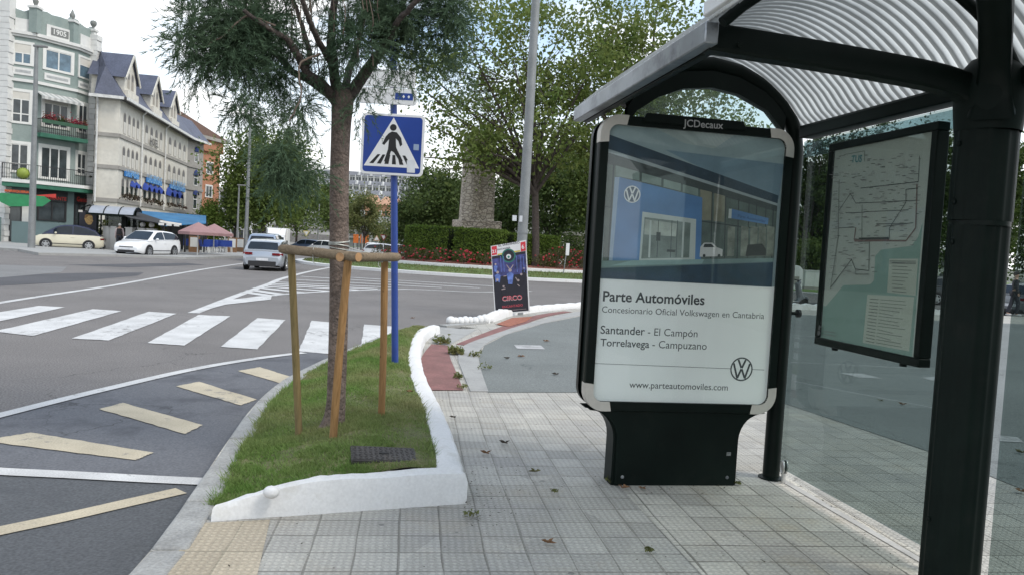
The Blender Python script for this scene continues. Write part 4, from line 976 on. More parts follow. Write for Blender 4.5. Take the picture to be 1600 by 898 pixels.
for k in range(30):                      # the rest of the crown, above and towards the road
    a = rnd.uniform(0, 2*PI); r = rnd.uniform(.2, 1.1); c = TB+Vector((r*math.cos(a), r*math.sin(a)+.1, rnd.uniform(3.75, 4.7)))
    tris.append(sprays(c, 120, (.36, .36, .26), .2))
cr = fastmesh('crown', np.concatenate(tris), 3, m_feather, tt, world=True)

# wooden stakes with two rails: one frame, nailed together
m_wood = WOOD('treated_pine', (.36, .205, .085), (.22, .12, .045))
m_woodg = WOOD('weathered_pine', (.25, .19, .125), (.14, .105, .07), (5, 40, 40))
m_end = M('sawn_end', (.40, .23, .11), rough=.8, var=.3, scale=22)
m_wire = M('galvanised_wire', (.42, .43, .40), rough=.5, metal=.4, var=.2, scale=20)
fr = thing('stake_frame', 'three round pine stakes with two rails bracing the feathery tree', 'tree stakes', tuple(G(520, 680, .15)))
def stake(a, b, r=.026, mat=None):
    mb = MB(); P = interp_curve([tuple(a), tuple((Vector(a)+Vector(b))/2+Vector((rnd.uniform(-.006, .006), 0, 0))), tuple(b)], 14)
    mb.tube(P, [r*1.05]+[r*rnd.uniform(.97, 1.03) for _ in range(12)]+[r*.98], mat or m_wood, 14); return mb.build('stake', fr, world=True, smooth=40)
sa, sb, sc_ = G(520, 684, .15), G(468, 668, .13), G(596, 655, .15)
ta, tb_, tc_ = D(545, 394, 4.93), D(455, 397, 5.25), D(601, 404, 5.55)
stake(sa-Vector((0, 0, .08)), ta); stake(sb-Vector((0, 0, .08)), tb_, .0255, WOOD('greenish_pine', (.235, .175, .08), (.15, .115, .05))); stake(sc_-Vector((0, 0, .08)), tc_, .026)
def rail(a, b, r=.032):
    mb = MB(); a = Vector(a); b = Vector(b); n = 16; P = [a+(b-a)*(k/n) for k in range(n+1)]
    mb.tube(P, [r*.93]+[r*rnd.uniform(.97, 1.04) for _ in range(n-1)]+[r*.95], m_woodg, 16); o = mb.build('rail', fr, world=True, smooth=40)
    d = (b-a).normalized(); off = Vector(fr.location)
    for e, s_ in ((a, -1), (b, 1)): mb = MB(); mb.tube([e-off, e-off+d*s_*.003], r*.9, m_end, 16); mb.build('sawn_end', o)
    return o
rail(D(440, 389, 5.28), D(560, 402, 4.87)); rail(D(531, 402, 4.90), D(621, 402, 5.62))
mb = MB()
for px, py, dep in ((494, 395, 5.10), (595, 402, 5.40)):
    c = D(px, py, dep)
    for q in range(3): mb.tube([c+Vector((.012*q-.012, .037*math.cos(t), .037*math.sin(t))) for t in np.linspace(0, 2*PI, 15)], .0028, m_wire, 5)
    mb.tube([c+Vector((-.01, -.04, -.03)), c+Vector((-.005, -.05, -.06)), c+Vector((.012, -.05, -.075))], .0028, m_wire, 5)
mb.build('wire_tie', fr, world=True)
mb = MB()
for k in range(6):
    z = D(530, 377+k*2.6, 5.4); ph = rnd.uniform(0, 6)
    mb.tube([z+Vector((.0715*math.cos(t), .0715*math.sin(t), .010*math.sin(t+ph))) for t in np.linspace(0, 2*PI, 25)], .0032, m_wire, 5)
mb.tube([D(547, 388, 5.33), D(580, 396, 5.45), D(598, 402, 5.5)], .003, m_wire, 5); mb.tube([D(515, 390, 5.33), D(505, 393, 5.2), D(494, 394, 5.07)], .003, m_wire, 5)
mb.build('wire_tie', fr, world=True)

# ------------------------------------------------------------ pedestrian crossing sign
SB = G(618, 572, .14); SD = SB.y
sg = thing('crossing_sign', 'square blue pedestrian crossing sign on a tall blue pole', 'road sign', tuple(SB))
m_blue = M('sign_blue', (.012, .045, .25), rough=.35, var=.08, scale=6); m_pole = M('pole_blue', (.016, .05, .24), rough=.4, var=.15, scale=8, stain=(.02, .045, .17), sscale=8)
m_swhite = M('sign_white', (.70, .70, .70), rough=.4, var=.05); m_sblack = M('sign_black', (.012, .012, .013), rough=.5, var=.1)
m_alu = M('aluminium', (.5, .5, .5), rough=.4, metal=.6)
mb = MB(); mb.tube([SB+Vector((0, 0, -.1)), D(616, 350, SD), D(614.5, 60, SD)], .0365, m_pole, 18); mb.lathe([(0, 0), (.038, 0), (.03, .015), (0, .02)], tuple(D(614.5, 60, SD)), m_pole, 18); mb.build('pole', sg, world=True, smooth=50)
so = Vector((0, 0, 0)); SF = SD-.06
def S(x, y, k=0):
    p = D(x, y, SF); return (p.x, SF-.006-.0006*k, p.z)
def rounded(x0, y0, x1, y1, r, n=6):
    pts = []
    for cx, cy, a0 in ((x1-r, y0+r, 0), (x0+r, y0+r, PI/2), (x0+r, y1-r, PI), (x1-r, y1-r, 1.5*PI)):
        pts += [(cx+r*math.cos(a0+PI/2*k/n), cy-r*math.sin(a0+PI/2*k/n)) for k in range(n+1)]
    return pts
cen = D(613.5, 226.5, SF); HW = .335
def SR(x0, z0, x1, z1, r): return [(cen.x+a, cen.z-b) for a, b in rounded(x0, z0, x1, z1, r)]
mb = MB(); mb.yprism(SR(-HW, -.325, HW, .325, .05), SF-.006, SF+.012, m_swhite)
for z in (-.2, .2): mb.box(cen.x-.09, cen.x+.09, SF+.012, SF+.028, cen.z+z-.02, cen.z+z+.02, m_alu)
mb.build('panel', sg, world=True, bevel=.004)
tl = R_(3.0)
def Q(px, py, k): # picture symbol coordinates (relative to the sign, upright)
    x = (px-613.5)/94*2*HW; z = (226.5-py)/92*.65; return (cen.x+x, SF-.0062-.0007*k, cen.z+z)
def sp(mb, pts, k, mat):
    v = [Q(x, y, k) for x, y in pts]; a = sum(v[i][0]*v[(i+1) % len(v)][2]-v[(i+1) % len(v)][0]*v[i][2] for i in range(len(v)))
    mb.poly(v if a > 0 else v[::-1], mat)
mb = MB()
bo = [(p[0], SF-.0068, p[1]) for p in SR(-HW+.027, -.298, HW-.027, .298, .035)]; mb.poly(bo, m_blue)
sp(mb, [(613.5, 186), (655, 260), (572, 260)], 2, m_swhite)
for k in range(6):
    xb = 580+k*11.3; xt = 592+k*7.4; sp(mb, [(xb, 256), (xb+6.2, 256), (xt+4.2, 242), (xt, 242)], 3, m_sblack)
hd = [(613.5+5*math.cos(t), 201+5*math.sin(t)) for t in np.linspace(0, 2*PI, 17)[:-1]]; sp(mb, hd, 4, m_sblack)
sp(mb, [(607, 210), (612, 207), (619, 208), (626, 216), (628, 226), (625, 229), (622, 221), (618, 217), (619, 230), (622, 236), (630, 250), (627, 253), (616, 238), (612, 236), (609, 246), (606, 254), (602, 252), (607, 234), (608, 219), (601, 228), (598, 226), (603, 215)], 4, m_sblack)
mb.build('symbol', sg, world=True, smooth=0)
m_stick = M('sticker_paper', (.58, .60, .62), rough=.6)
mb = MB(); sp(mb, [(636, 249), (648, 247), (649, 267), (637, 267)], 5, m_stick); mb.build('sticker', sg, world=True, smooth=0)
mb = MB(); sp(mb, [(645, 224), (653, 224), (653, 233), (645, 233)], 5, M('sticker_blue', (.25, .32, .45), rough=.6)); mb.build('sticker', sg, world=True, smooth=0)
def board(x0, y0, x1, y1, dep):
    a = D(x0, (y0+y1)/2, dep); b = D(x1, (y0+y1)/2, dep); hh = (y1-y0)/2*dep/F_PX; c = (a+b)/2; w = (b.x-a.x)/2
    mb = MB(); mb.yprism([(c.x+p, c.z-q) for p, q in rounded(-w, -hh, w, hh, .035)], dep-.012, dep+.012, m_swhite); return mb, c, w, hh
mb, c, w, hh = board(560, 110, 649, 136, SD-.06)
mb.build('direction_board', sg, world=True, bevel=.003)
mb, c, w, hh = board(560, 138, 651, 163, SD-.06)
b = mb.build('direction_board', sg, world=True, bevel=.003)
mb = MB(); mb.box(c.x+w-.225, c.x+w-.035, SD-.06-.0145, SD-.06-.0125, c.z-.035, c.z+.037, m_blue)
for k in range(2):
    q = (c.x+w-.135+k*.055, c.z); mb.yprism([(q[0]-.014, q[1]), (q[0], q[1]-.018), (q[0]+.014, q[1]), (q[0], q[1]+.018)], SD-.0765, SD-.075, m_swhite)
mb.build('pictogram', sg, world=True, smooth=0)

# ------------------------------------------------------------ tall lamp post and circus poster at the corner
m_galv = M('galvanised_steel', (.22, .23, .232), rough=.55, metal=.35, var=.15, scale=3, fine=.1, fscale=40, stain=(.25, .26, .26), sscale=2)
def lamp_post(label, base, h, r0, r1, head='double', group='street lamps along the avenue', detail=False):
    t = thing('street_lamp', label, 'street lamp', tuple(base), 0, group)
    mb = MB(); mb.tube([(0, 0, -.1), (0, 0, .02), (0, 0, h*.3), (0, 0, h*.7), (0, 0, h)], [r0, r0, r0+(r1-r0)*.3, r0+(r1-r0)*.7, r1], m_galv, 14)
    if detail: mb.tube([(0, 0, 1.86), (0, 0, 1.9)], r0*1.05, m_galv, 14)
    mb.build('pole', t, smooth=50)
    if head == 'double':
        for s_ in (-1, 1):
            mb = MB(); mb.tube([(0, 0, h-.1), (s_*.5, 0, h+.1), (s_*1.1, 0, h+.16)], r1*.6, m_galv, 8); mb.build('arm', t)
            mb = MB(); mb.prism([(s_*1.0, -.11), (s_*1.6, -.09), (s_*1.6, .09), (s_*1.0, .11)], h+.1, h+.2, m_galv); mb.build('lamp_head', t, bevel=.03)
    elif head == 'flat':
        mb = MB(); mb.prism([(-.15, -.12), (.62, -.09), (.62, .09), (-.15, .12)], h, h+.12, M('lamp_grey', (.2, .2, .2))); mb.build('lamp_head', t, bevel=.03)
    elif head == 'ring':
        mb = MB(); mb.tube([(.55*math.cos(a), .55*math.sin(a), h) for a in np.linspace(0, 2*PI, 25)], .05, m_galv, 8); mb.bar((-.55, 0, h), (.55, 0, h), .06, .06, m_galv); mb.build('head_ring', t)
        for k in range(4):
            a = k*PI/2+.4; mb = MB(); mb.box(-.2, .2, -.05, .05, -.35, 0, m_galv); mb.xf(Matrix.Translation((.6*math.cos(a), .6*math.sin(a), h)) @ Matrix.Rotation(a+PI/2, 4, 'Z')); mb.build('floodlight', t, bevel=.01)
    return t
LP = Vector((.17, 17.55, 0))
lp = lamp_post('tall thick galvanised lamp post behind the leaning circus poster', LP, 14, .125, .062, 'ring', group=None, detail=True)
for (px, py, w, h) in ((804, 341, 7, 9), (814, 342, 5, 10)):
    p = D(px, py, 17.385); mb = MB(); mb.box(p.x-w*.007, p.x+w*.007, -.130+17.55, -.126+17.55, p.z-h*.007, p.z+h*.007, m_stick); mb.build('sticker', lp, world=True)
CB = D(800, 491, 17.1); CB.z = 0
cp = thing('circus_poster', 'dark circus poster board with red lettering leaning on the corner lamp post', 'poster', tuple(CB))
YC = 17.08
def C5(x, y):
    p = D(740+x*.1558, 360+y*.1559, YC); return (p.x, p.z)
class Art2(Art):
    def poly(s, pts, mat): s.k += 1; s.mb.poly([(x, YC-.0003*s.k, z) for x, z in ccw(pts)], mat)
    def text(s, t, a, b, mat, bold=0.0): s.k += 1; text_fit(s.mb, t, a, b, YC-.0003*s.k, mat, bold)
ca = Art2(); CA = lambda *p: [C5(*q) for q in p]
c_w = pm('poster_white', (.62, .62, .62), .05); c_k = pm('poster_black', (.012, .012, .02), .3); c_r = pm('poster_red', (.52, .03, .045), .1); c_y = pm('poster_yellow', (.55, .42, .03)); c_v = pm('poster_violet', (.045, .05, .17), .8, 6); c_g = pm('poster_green', (.02, .14, .11), .4, 9); c_s = pm('poster_skin', (.33, .27, .27), .3, 9); c_b = pm('poster_blueglow', (.10, .16, .42), .5, 9); c_dr = pm('poster_crimson', (.42, .05, .07), .2)
mb = MB(); q = CA((172, 160), (526, 98), (565, 812), (212, 842)); mb.yprism(q, YC, YC+.03, c_w); mb.build('board', cp, world=True)
ca.poly(CA((182, 262), (522, 208), (552, 800), (222, 830)), c_k); ca.poly(CA((186, 290), (524, 235), (536, 430), (196, 470)), c_v)
ca.poly(CA((180, 165), (232, 156), (236, 245), (184, 254)), c_r); ca.poly(CA((470, 122), (520, 112), (524, 205), (474, 214)), c_r)
ca.text('21', C5(188, 232), C5(226, 226), c_w, .02); ca.text('6', C5(484, 188), C5(510, 184), c_w, .02)
ca.text('EL SARDINERO', C5(252, 166), C5(462, 132), c_k, .012); ca.text('SANTANDER', C5(238, 203), C5(370, 182), c_k, .012)
ca.poly(CA((240, 238), (466, 200), (467, 213), (241, 250)), c_y)
cc = C5(352, 255); ca.disc(cc, .155, c_g, 24); ca.disc(cc, .125, c_k, 24); ca.disc((cc[0], cc[1]-.02), .055, c_w, 14); ca.disc((cc[0], cc[1]-.03), .028, c_g, 10)
for x, y, s_ in ((240, 420, 1.1), (238, 495, 1.0), (366, 400, 1.25), (448, 500, .9), (478, 440, .9), (505, 380, .8), (220, 340, .7), (300, 560, .8)):
    ca.poly(CA((x-26*s_, y+30*s_), (x-14*s_, y+110*s_), (x+18*s_, y+110*s_), (x+28*s_, y+30*s_), (x, y+14*s_)), c_k if rnd.random() < .6 else c_b)
    ca.disc(C5(x, y), .030*s_, c_s, 12)
for a, b in (((330, 345), (366, 395)), ((398, 345), (366, 395)), ((280, 590), (320, 580)), ((440, 540), (462, 560)), ((300, 460), (330, 455)), ((420, 470), (440, 500))): ca.line(C5(*a), C5(*b), .018, c_s)
for x in (270, 300, 430, 470, 500): ca.line(C5(x, 260), C5(x+8, 420), .012, c_b)
ca.text('CIRCO', C5(288, 704), C5(488, 688), c_w, .03); ca.text('CIRCO', C5(288, 702), C5(487, 686), c_dr, .016)
ca.text('ENCANTADO', C5(290, 776), C5(494, 754), c_dr, .012); ca.line(C5(248, 806), C5(528, 782), .008, c_s)
ca.mb.build('print', cp, world=True, smooth=0)

# ------------------------------------------------------------ second white wall with a row of white stones, at the corner
w2 = thing('border_wall', 'low white painted wall along the corner beside the circus poster', 'wall', tuple(G(790, 495)))
mb = MB(); P = interp_curve(G2([(764, 505), (780, 500), (797, 494), (825, 489), (865, 484.5), (905, 481), (955, 479), (1010, 478)]), 60); Q2 = offset_line(P, .16)
rows = []
for i in range(60):
    z = .13+.02*abs(math.sin(i*.9))+rnd.uniform(-.008, .008)+(.05 if 4 < i < 17 else 0)*math.sin((i-4)/13*PI); a, b = P[i], Q2[i]
    rows.append([(a[0], a[1], -.01), (a[0], a[1], z*.7), (a[0]*.8+b[0]*.2, a[1]*.8+b[1]*.2, z), (a[0]*.3+b[0]*.7, a[1]*.3+b[1]*.7, z), (b[0], b[1], z*.6), (b[0], b[1], -.11)])
mb.grid(rows, m_wall_white, flip=False); mb.poly(rows[0], m_wall_white); mb.poly(rows[-1][::-1], m_wall_white); mb.build('wall_run', w2, world=True, smooth=60, weld=True)
mb = MB()
for k in range(14):
    i = 1+k; mb.ball((P[i][0]*.5+Q2[i][0]*.5, P[i][1]*.5+Q2[i][1]*.5, .09+.05*math.sin(k/13*PI)), (.07, .07, .055), m_wall_white, 10, 7, .06)
mb.build('cobble_crest', w2, world=True, smooth=80)
st = None
for k in range(9):
    x = 704+k*7.6; p = G(x, 506.5-.35*k+rnd.uniform(-.5, .5))
    if st is None:
        mb = MB(); mb.ball((0, 0, .07), (.082, .08, .085), m_wall_white, 14, 10, .03); st = mb.build('painted_stone', smooth=80); o = st
    else: o = st.copy(); COL.objects.link(o)
    o.location = p; o.rotation_euler = (0, 0, rnd.uniform(0, 6)); s_ = rnd.uniform(.88, 1.15); o.scale = (s_, s_, s_*rnd.uniform(.9, 1.05))
    tag(o, 'round white painted stone in the row beside the dropped kerb', 'stone', 'row of white painted stones')
mb = MB(); P = interp_curve(G2([(698, 511), (735, 508), (770, 504)]), 8); wall_strip(mb, P, offset_line(P, .2), -.02, .03, m_slab); struct(mb.build('kerb', smooth=0))

# ------------------------------------------------------------ weeds, fallen leaves
n = 900; gx = np.concatenate([rng.uniform(-1.2, 2.0, 420), -.2+np.abs(rng.normal(0, .16, 200)), rng.normal(1.1, .4, 160), 2.0+rng.normal(0, .06, 120)])
gy = np.concatenate([rng.uniform(2.6, 7.6, 420), rng.uniform(3.9, 5.2, 200), 4.85+rng.normal(0, .12, 160), rng.uniform(3.2, 5.2, 120)])
sz = rng.uniform(.002, .007, n)[:, None]; C = np.stack([gx, gy, np.full(n, .0125)], 1); d1 = rvec(n)*sz*rng.uniform(.7, 2, (n, 1)); d2 = rvec(n)*sz; d1[:, 2] = np.abs(d1[:, 2])*.4; d2[:, 2] *= .2
tag(fastmesh('debris', np.stack([C-d1, C+d2, C+d1, C-d2], 1).reshape(-1, 3), 4, M('litter_dark', (.05, .042, .03), rough=1, var=.5, scale=20)), 'dark crumbs of dead leaf and grit scattered over the paving', 'litter', kind='stuff')
m_weed = LEAF('weed_leaf', (.07, .12, .025), (.13, .17, .05), (.19, .16, .07), transl=.3)
def weed(px, py, r, n, label, size=.05, z=.01):
    c = G(px, py, z); C = np.stack([np.clip(rng.normal(0, r, n), -1.6*r, 1.6*r), np.clip(rng.normal(0, r*1.1, n), -1.8*r, 1.8*r), np.abs(rng.normal(0, r*.6, n))+.01], 1)
    V = leaf_quads(C, size, aspect=.4); V[:, 2] = np.maximum(V[:, 2], .002); o = fastmesh('weed', V, 4, m_weed); o.location = c
    tag(o, label, 'weed', 'weeds in the paving joints'); return o
weed(690, 536, .075, 120, 'low leafy weed at the far tip of the curved white wall', .07)
weed(712, 552, .06, 170, 'taller green weed between the red strip and stone edging', .08)
weed(715, 590, .035, 50, 'small green weed halfway down the red paving edge', .05)
weed(722, 606, .03, 36, 'tiny weed at the near end of the red strip', .04)
weed(743, 556, .05, 50, 'dry weed on the outer side of the stone edging', .05)
weed(757, 577, .05, 30, 'thin straggly weed at the plaza asphalt edge', .04)
weed(737, 806, .022, 40, 'flat weed tuft below the white wall corner', .028)
weed(1014, 862, .012, 40, 'dark weed tuft in a joint of the shelter floor', .024)
weed(866, 769, .014, 24, 'little weed sprig in front of the poster case foot', .024)
weed(955, 752, .02, 40, 'weed tuft at the left corner of the poster case foot', .03)
weed(1153, 757, .012, 16, 'thin sprig at the right corner of the poster case foot', .03)
m_dead = M('dead_leaf', (.20, .105, .05), rough=.9, var=.35, scale=30); m_deadg = M('dead_leaf_olive', (.13, .12, .05), rough=.9, var=.35, scale=30); m_deadk = M('dead_leaf_dark', (.055, .045, .035), rough=.9, var=.3, scale=30)
def leaf_obj(px, py, s, mat, label, z=.006):
    mb = MB(); a = rnd.uniform(0, 6); pts = []
    n = 15
    rows = []
    for ring_ in (0, .5, 1):
        r_ = []
        for k in range(n+1):
            t = 2*PI*(k % n)/n; rr = ring_*s*(.62+.38*math.cos(5*t))*(1 if k % n else 1.15)
            r_.append((rr*math.cos(t+a), rr*math.sin(t+a)*.8, .003+ring_**2*s*.45*abs(math.sin(t*1.5+a))))
        rows.append(r_)
    mb.grid(rows, mat); o = mb.build('fallen_leaf', smooth=60); o.location = G(px, py, z)
    tag(o, label, 'leaf', 'fallen leaves on the paving')
for a in ((788, 692, .045, m_deadk, 'curled dark fallen leaf on the tiles left of the poster case'), (759, 708, .045, m_dead, 'brown fallen leaf on tiles beside the white wall'), (835, 737, .045, m_deadg, 'olive fallen leaf on tiles in front of the poster case'),
          (857, 848, .04, m_dead, 'brown curled leaf lying lowest on the paving'), (975, 762, .04, m_dead, 'rusty dry leaf against the poster case foot'), (1004, 763, .03, m_dead, 'small dry leaf beside the rusty one at the case foot'),
          (814, 557, .06, m_dead, 'brown leaf on the dark asphalt path, left one'), (792, 560, .05, m_deadk, 'dark leaf flat on the asphalt path'), (868, 585, .05, m_deadk, 'dark leaf on asphalt close to the poster case'),
          (853, 533, .06, m_dead, 'reddish leaf far along the asphalt path'), (645, 497, .05, m_dead, 'dry leaf at the tip of the grass verge'), (708, 652, .035, m_deadk, 'dark leaf close beside the curved white wall'),
          (1595, 707, .05, m_deadg, 'yellow green leaf on asphalt beyond the shelter pillar'), (1597, 768, .05, m_dead, 'tan leaf on tiles at the right edge'), (1410, 632, .05, m_dead, 'brown leaf on asphalt under the route map'), (1376, 626, .04, m_deadg, 'olive leaf on asphalt under the route map'),
          (640, 612, .04, m_dead, 'dry leaf on the turf beside the white wall'), (702, 500, .05, m_dead, 'dry leaf by the white stones')): leaf_obj(*a, z=.012 if a[0] != 640 else .17)
# ============================================================ ROUNDABOUT
RC = Vector((-1.95, 52.9, 0)); RR = 12.7; RI = 9.2
def circ(r, n=96): return [(RC.x+r*math.cos(2*PI*k/n), RC.y+r*math.sin(2*PI*k/n)) for k in range(n+1)]
def ringband(mb, r0, z0, r1, z1, mat, n=96):
    mb.grid([[(x, y, z0) for x, y in circ(r0, n)], [(x, y, z1) for x, y in circ(r1, n)]], mat)
mb = MB(); ringband(mb, RR, ROAD_Z-.02, RR, .05, m_wall_white); ringband(mb, RR, .05, RR-.45, .06, m_wall_white); struct(mb.build('roundabout_kerb', smooth=0))
mb = MB(); ringband(mb, RR-.45, .06, RI, .30, m_turf); struct(mb.build('roundabout_lawn', smooth=80))
mb = MB(); ringband(mb, RI, .25, RI, .46, m_wall_white); ringband(mb, RI, .46, RI-.3, .48, m_wall_white); ringband(mb, RI-.3, .48, RI-.3, .3, m_wall_white); struct(mb.build('roundabout_kerb', smooth=0))
m_rg2 = M('red_chippings', (.30, .125, .09), rough=.95, var=.2, scale=3, fine=.3, fscale=30, stain=(.20, .09, .06), sscale=.8)
mb = MB(); ringband(mb, RI-.3, .42, 4.5, .70, m_rg2); mb.poly([(x, y, .70) for x, y in circ(4.5)[:-1]], m_rg2); struct(mb.build('roundabout_bed', smooth=80))
n = 16000; a = rng.uniform(0, 2*PI, n); r = rng.uniform(RI+.05, RR-.5, n); b = np.stack([RC.x+r*np.cos(a), RC.y+r*np.sin(a), .30-(r-RI)/(RR-.45-RI)*.24], 1)
dx = rvec(n)*.02; dx[:, 2] = 0; tp = b+rvec(n)*.05; tp[:, 2] = b[:, 2]+rng.uniform(.05, .12, n)
tag(fastmesh('grass', np.stack([b-dx, b+dx, tp], 1).reshape(-1, 3), 3, LEAF('lawn_blade', (.09, .14, .035), (.14, .19, .06), (.2, .19, .08), transl=.3)), 'mown lawn ring round the roundabout planting', 'grass', kind='stuff')
# stone monument
m_stone = M('rubble_stone', (.36, .315, .26), rough=.95, var=.2, scale=2, fine=.2, fscale=20, bump=.6, bscale=4, stain=(.23, .20, .165), sscale=1.5)
def RUBBLE():
    m, nt, out = _new('rubble_masonry'); co = nd(nt, 'ShaderNodeTexCoord').outputs['Object']
    mp_ = nd(nt, 'ShaderNodeMapping', {'Vector': co, 'Scale': (2.0, 2.0, 3.6)}).outputs[0]
    v = nd(nt, 'ShaderNodeTexVoronoi', {'Vector': mp_, 'Scale': 1.25, 'Randomness': .9}, feature='DISTANCE_TO_EDGE').outputs['Distance']
    v2 = nd(nt, 'ShaderNodeTexVoronoi', {'Vector': mp_, 'Scale': 1.25, 'Randomness': .9}).outputs['Color']
    g = nd(nt, 'ShaderNodeMapRange', {'Value': v, 'From Min': .03, 'From Max': .09}).outputs[0]
    sx = nd(nt, 'ShaderNodeSeparateXYZ', {0: v2}).outputs[0]
    c = colmix(nt, sx, (.40, .355, .29), (.56, .50, .42)); c = colmix(nt, g, (.27, .24, .20), c)
    n = nd(nt, 'ShaderNodeTexNoise', {'Vector': co, 'Scale': 14.0, 'Detail': 5.0}).outputs['Fac']
    r = nd(nt, 'ShaderNodeMapRange', {'Value': n, 'From Min': .3, 'From Max': .7, 'To Min': .75, 'To Max': 1.2}).outputs[0]
    c = nd(nt, 'ShaderNodeVectorMath', {0: c, 1: r}, operation='MULTIPLY').outputs[0]
    bp = nd(nt, 'ShaderNodeBump', {'Height': g, 'Strength': .8, 'Distance': .06})
    b = nd(nt, 'ShaderNodeBsdfPrincipled', {'Base Color': c, 'Roughness': .95, 'Normal': bp.outputs[0]}); nt.links.new(b.outputs[0], out.inputs['Surface']); return m
m_rub = RUBBLE()
mo = thing('stone_monument', 'tall rubble stone monument behind the clipped hedge on the roundabout', 'monument', (RC.x-.75, RC.y, .7), R_(20))
mb = MB(); mb.prism([(-1.42, -1.25), (1.42, -1.25), (1.42, 1.25), (-1.42, 1.25)], 0, 2.65, m_rub); mb.build('plinth', mo, bevel=.05)
mb = MB(); v0 = [(-1.05, -.95), (.95, -.95), (.95, .95), (-1.05, .95)]
rows = [[(x*k, y*k, z) for x, y in v0+v0[:1]] for z, k in ((2.65, 1.0), (5, .95), (8.6, .88))]; mb.grid(rows, m_rub); mb.poly([p for p in rows[-1][:-1]], m_rub)
mb.build('shaft', mo, smooth=0, bevel=.04)
mb = MB(); mb.prism([(-1.28, -.55), (-1.05, -.98), (-.72, -1.2), (-.2, -1.12), (-.2, -.9), (-1.0, -.5)], 2.65, 8.2, m_rub); mb.build('buttress', mo, bevel=.04)
# clipped hedges
m_hedge = LEAF('hedge_leaf', (.07, .12, .02), (.12, .19, .03), (.16, .23, .045), transl=.25)
m_hcore = M('hedge_core', (.025, .04, .012), rough=1, var=.4, scale=3)
def hedge(label, a0, a1, r0, r1, z0, z1, n):
    t = thing('clipped_hedge', label, 'hedge', (RC.x, RC.y, z0), 0, 'clipped hedge blocks round the monument')
    A = np.linspace(a0, a1, 14); mb = MB()
    rows = []
    for q in A: rows.append([(r*math.cos(q), r*math.sin(q), z) for r, z in ((r1-.06, 0), (r1-.06, z1-z0-.06), (r0+.06, z1-z0-.06), (r0+.06, 0))])
    mb.grid(rows, m_hcore); mb.poly(rows[0], m_hcore); mb.poly(rows[-1][::-1], m_hcore); mb.build('branch_core', t, smooth=0)
    u = rng.uniform(0, 1, n); ang = a0+(a1-a0)*u; w = rng.uniform(0, 1, n); hh = z1-z0; face = rng.uniform(0, 1, n)
    r = np.where(face < .5, r1, np.where(face < .8, r0+(r1-r0)*w, r0)); z = np.where((face >= .5) & (face < .8), hh, hh*rng.uniform(0, 1, n))
    e = face > .93; ang = np.where(e, np.where(rng.uniform(0, 1, n) < .5, a0, a1), ang); r = np.where(e, r0+(r1-r0)*w, r); z = np.where(e, hh*rng.uniform(0, 1, n), z)
    C = np.stack([r*np.cos(ang), r*np.sin(ang), z], 1)+rng.normal(0, .045, (n, 3)); fastmesh('foliage', leaf_quads(C, .13), 4, m_hedge, t)
hedge('clipped hedge block left of the monument, the leftmost one', R_(-140), R_(-109), 4.4, 6.6, .62, 2.62, 6500)
hedge('clipped hedge block right in front of the monument', R_(-104.5), R_(-77.5), 4.6, 6.9, .62, 2.58, 6500)
hedge('clipped hedge block right of the monument beside the poster', R_(-73), R_(-42), 4.4, 6.5, .62, 2.45, 6500)
# rose bushes
m_rose = LEAF('rose_leaf', (.055, .085, .025), (.10, .12, .04), (.12, .085, .045), transl=.25); m_bloom = M('rose_bloom', (.36, .025, .04), rough=.6, var=.4, scale=10)
def rose(x, y, r, h, k, dens=1.0, label=None):
    t = thing('rose_bush', label, 'rose bush', (x, y, .55), 0, 'rose bushes in the red bed')
    n = int(420*dens); C = rvec(n)*rng.uniform(.2, 1, (n, 1))**.5*np.array([r, r, h*.55]); C[:, 2] += h*.5; C[:, 2] = np.maximum(C[:, 2], .02)
    fastmesh('foliage', leaf_quads(C, .10), 4, m_rose, t)
    mb = MB()
    for i in range(6): a = rnd.uniform(0, 6); mb.tube([(0, 0, -.05), (r*.4*math.cos(a), r*.4*math.sin(a), h*.5), (r*.8*math.cos(a), r*.8*math.sin(a), h*.85)], .012, m_twig, 5)
    mb.build('stem', t)
    mb = MB()
    for i in range(k):
        d = rvec(1)[0]; mb.ball((d[0]*r*.9, -abs(d[1])*r*.95, h*.5+d[2]*h*.5), (.065, .065, .05), m_bloom, 6, 4, .15)
    mb.build('blooms', t)
ang = [(-138, 7.6, .7, 6), (-127, 7.7, .85, 9), (-117, 7.9, .7, 12), (-107, 8.0, .8, 14), (-97, 8.0, .8, 18), (-88, 7.9, .75, 12), (-79, 7.7, .8, 9), (-60, 7.6, .85, 6), (-51, 7.4, 1.3, 8), (-44, 7.2, 1.2, 10), (-36, 7.0, 1.2, 10), (-29, 7.2, 1.1, 7), (-150, 7.5, .8, 5)]
rl = ['rose bush with few blooms under the left end of the hedges', 'low red rose bush below the leftmost hedge block', 'rose bush at the gap between two hedge blocks', 'rose bush full of red blooms left of the monument axis', 'rose bush with the most red blooms, below the monument', 'rose bush with red blooms just right of the monument axis', 'rose bush nearest the circus poster on its left', 'rose bush just right of the lamp post', 'tall dark rose bush right of the circus poster', 'tallest rose bush with red tips beside the poster', 'tall rose bush right of the tree trunk', 'rightmost rose bush of the red bed', 'leftmost rose bush of the red bed near the road']
for (a, r, h, k), lb in zip(ang, rl): rose(RC.x+r*math.cos(R_(a)), RC.y+r*math.sin(R_(a)), .75, h, int(k*1.4), 1.0 if h < 1 else 1.5, lb)

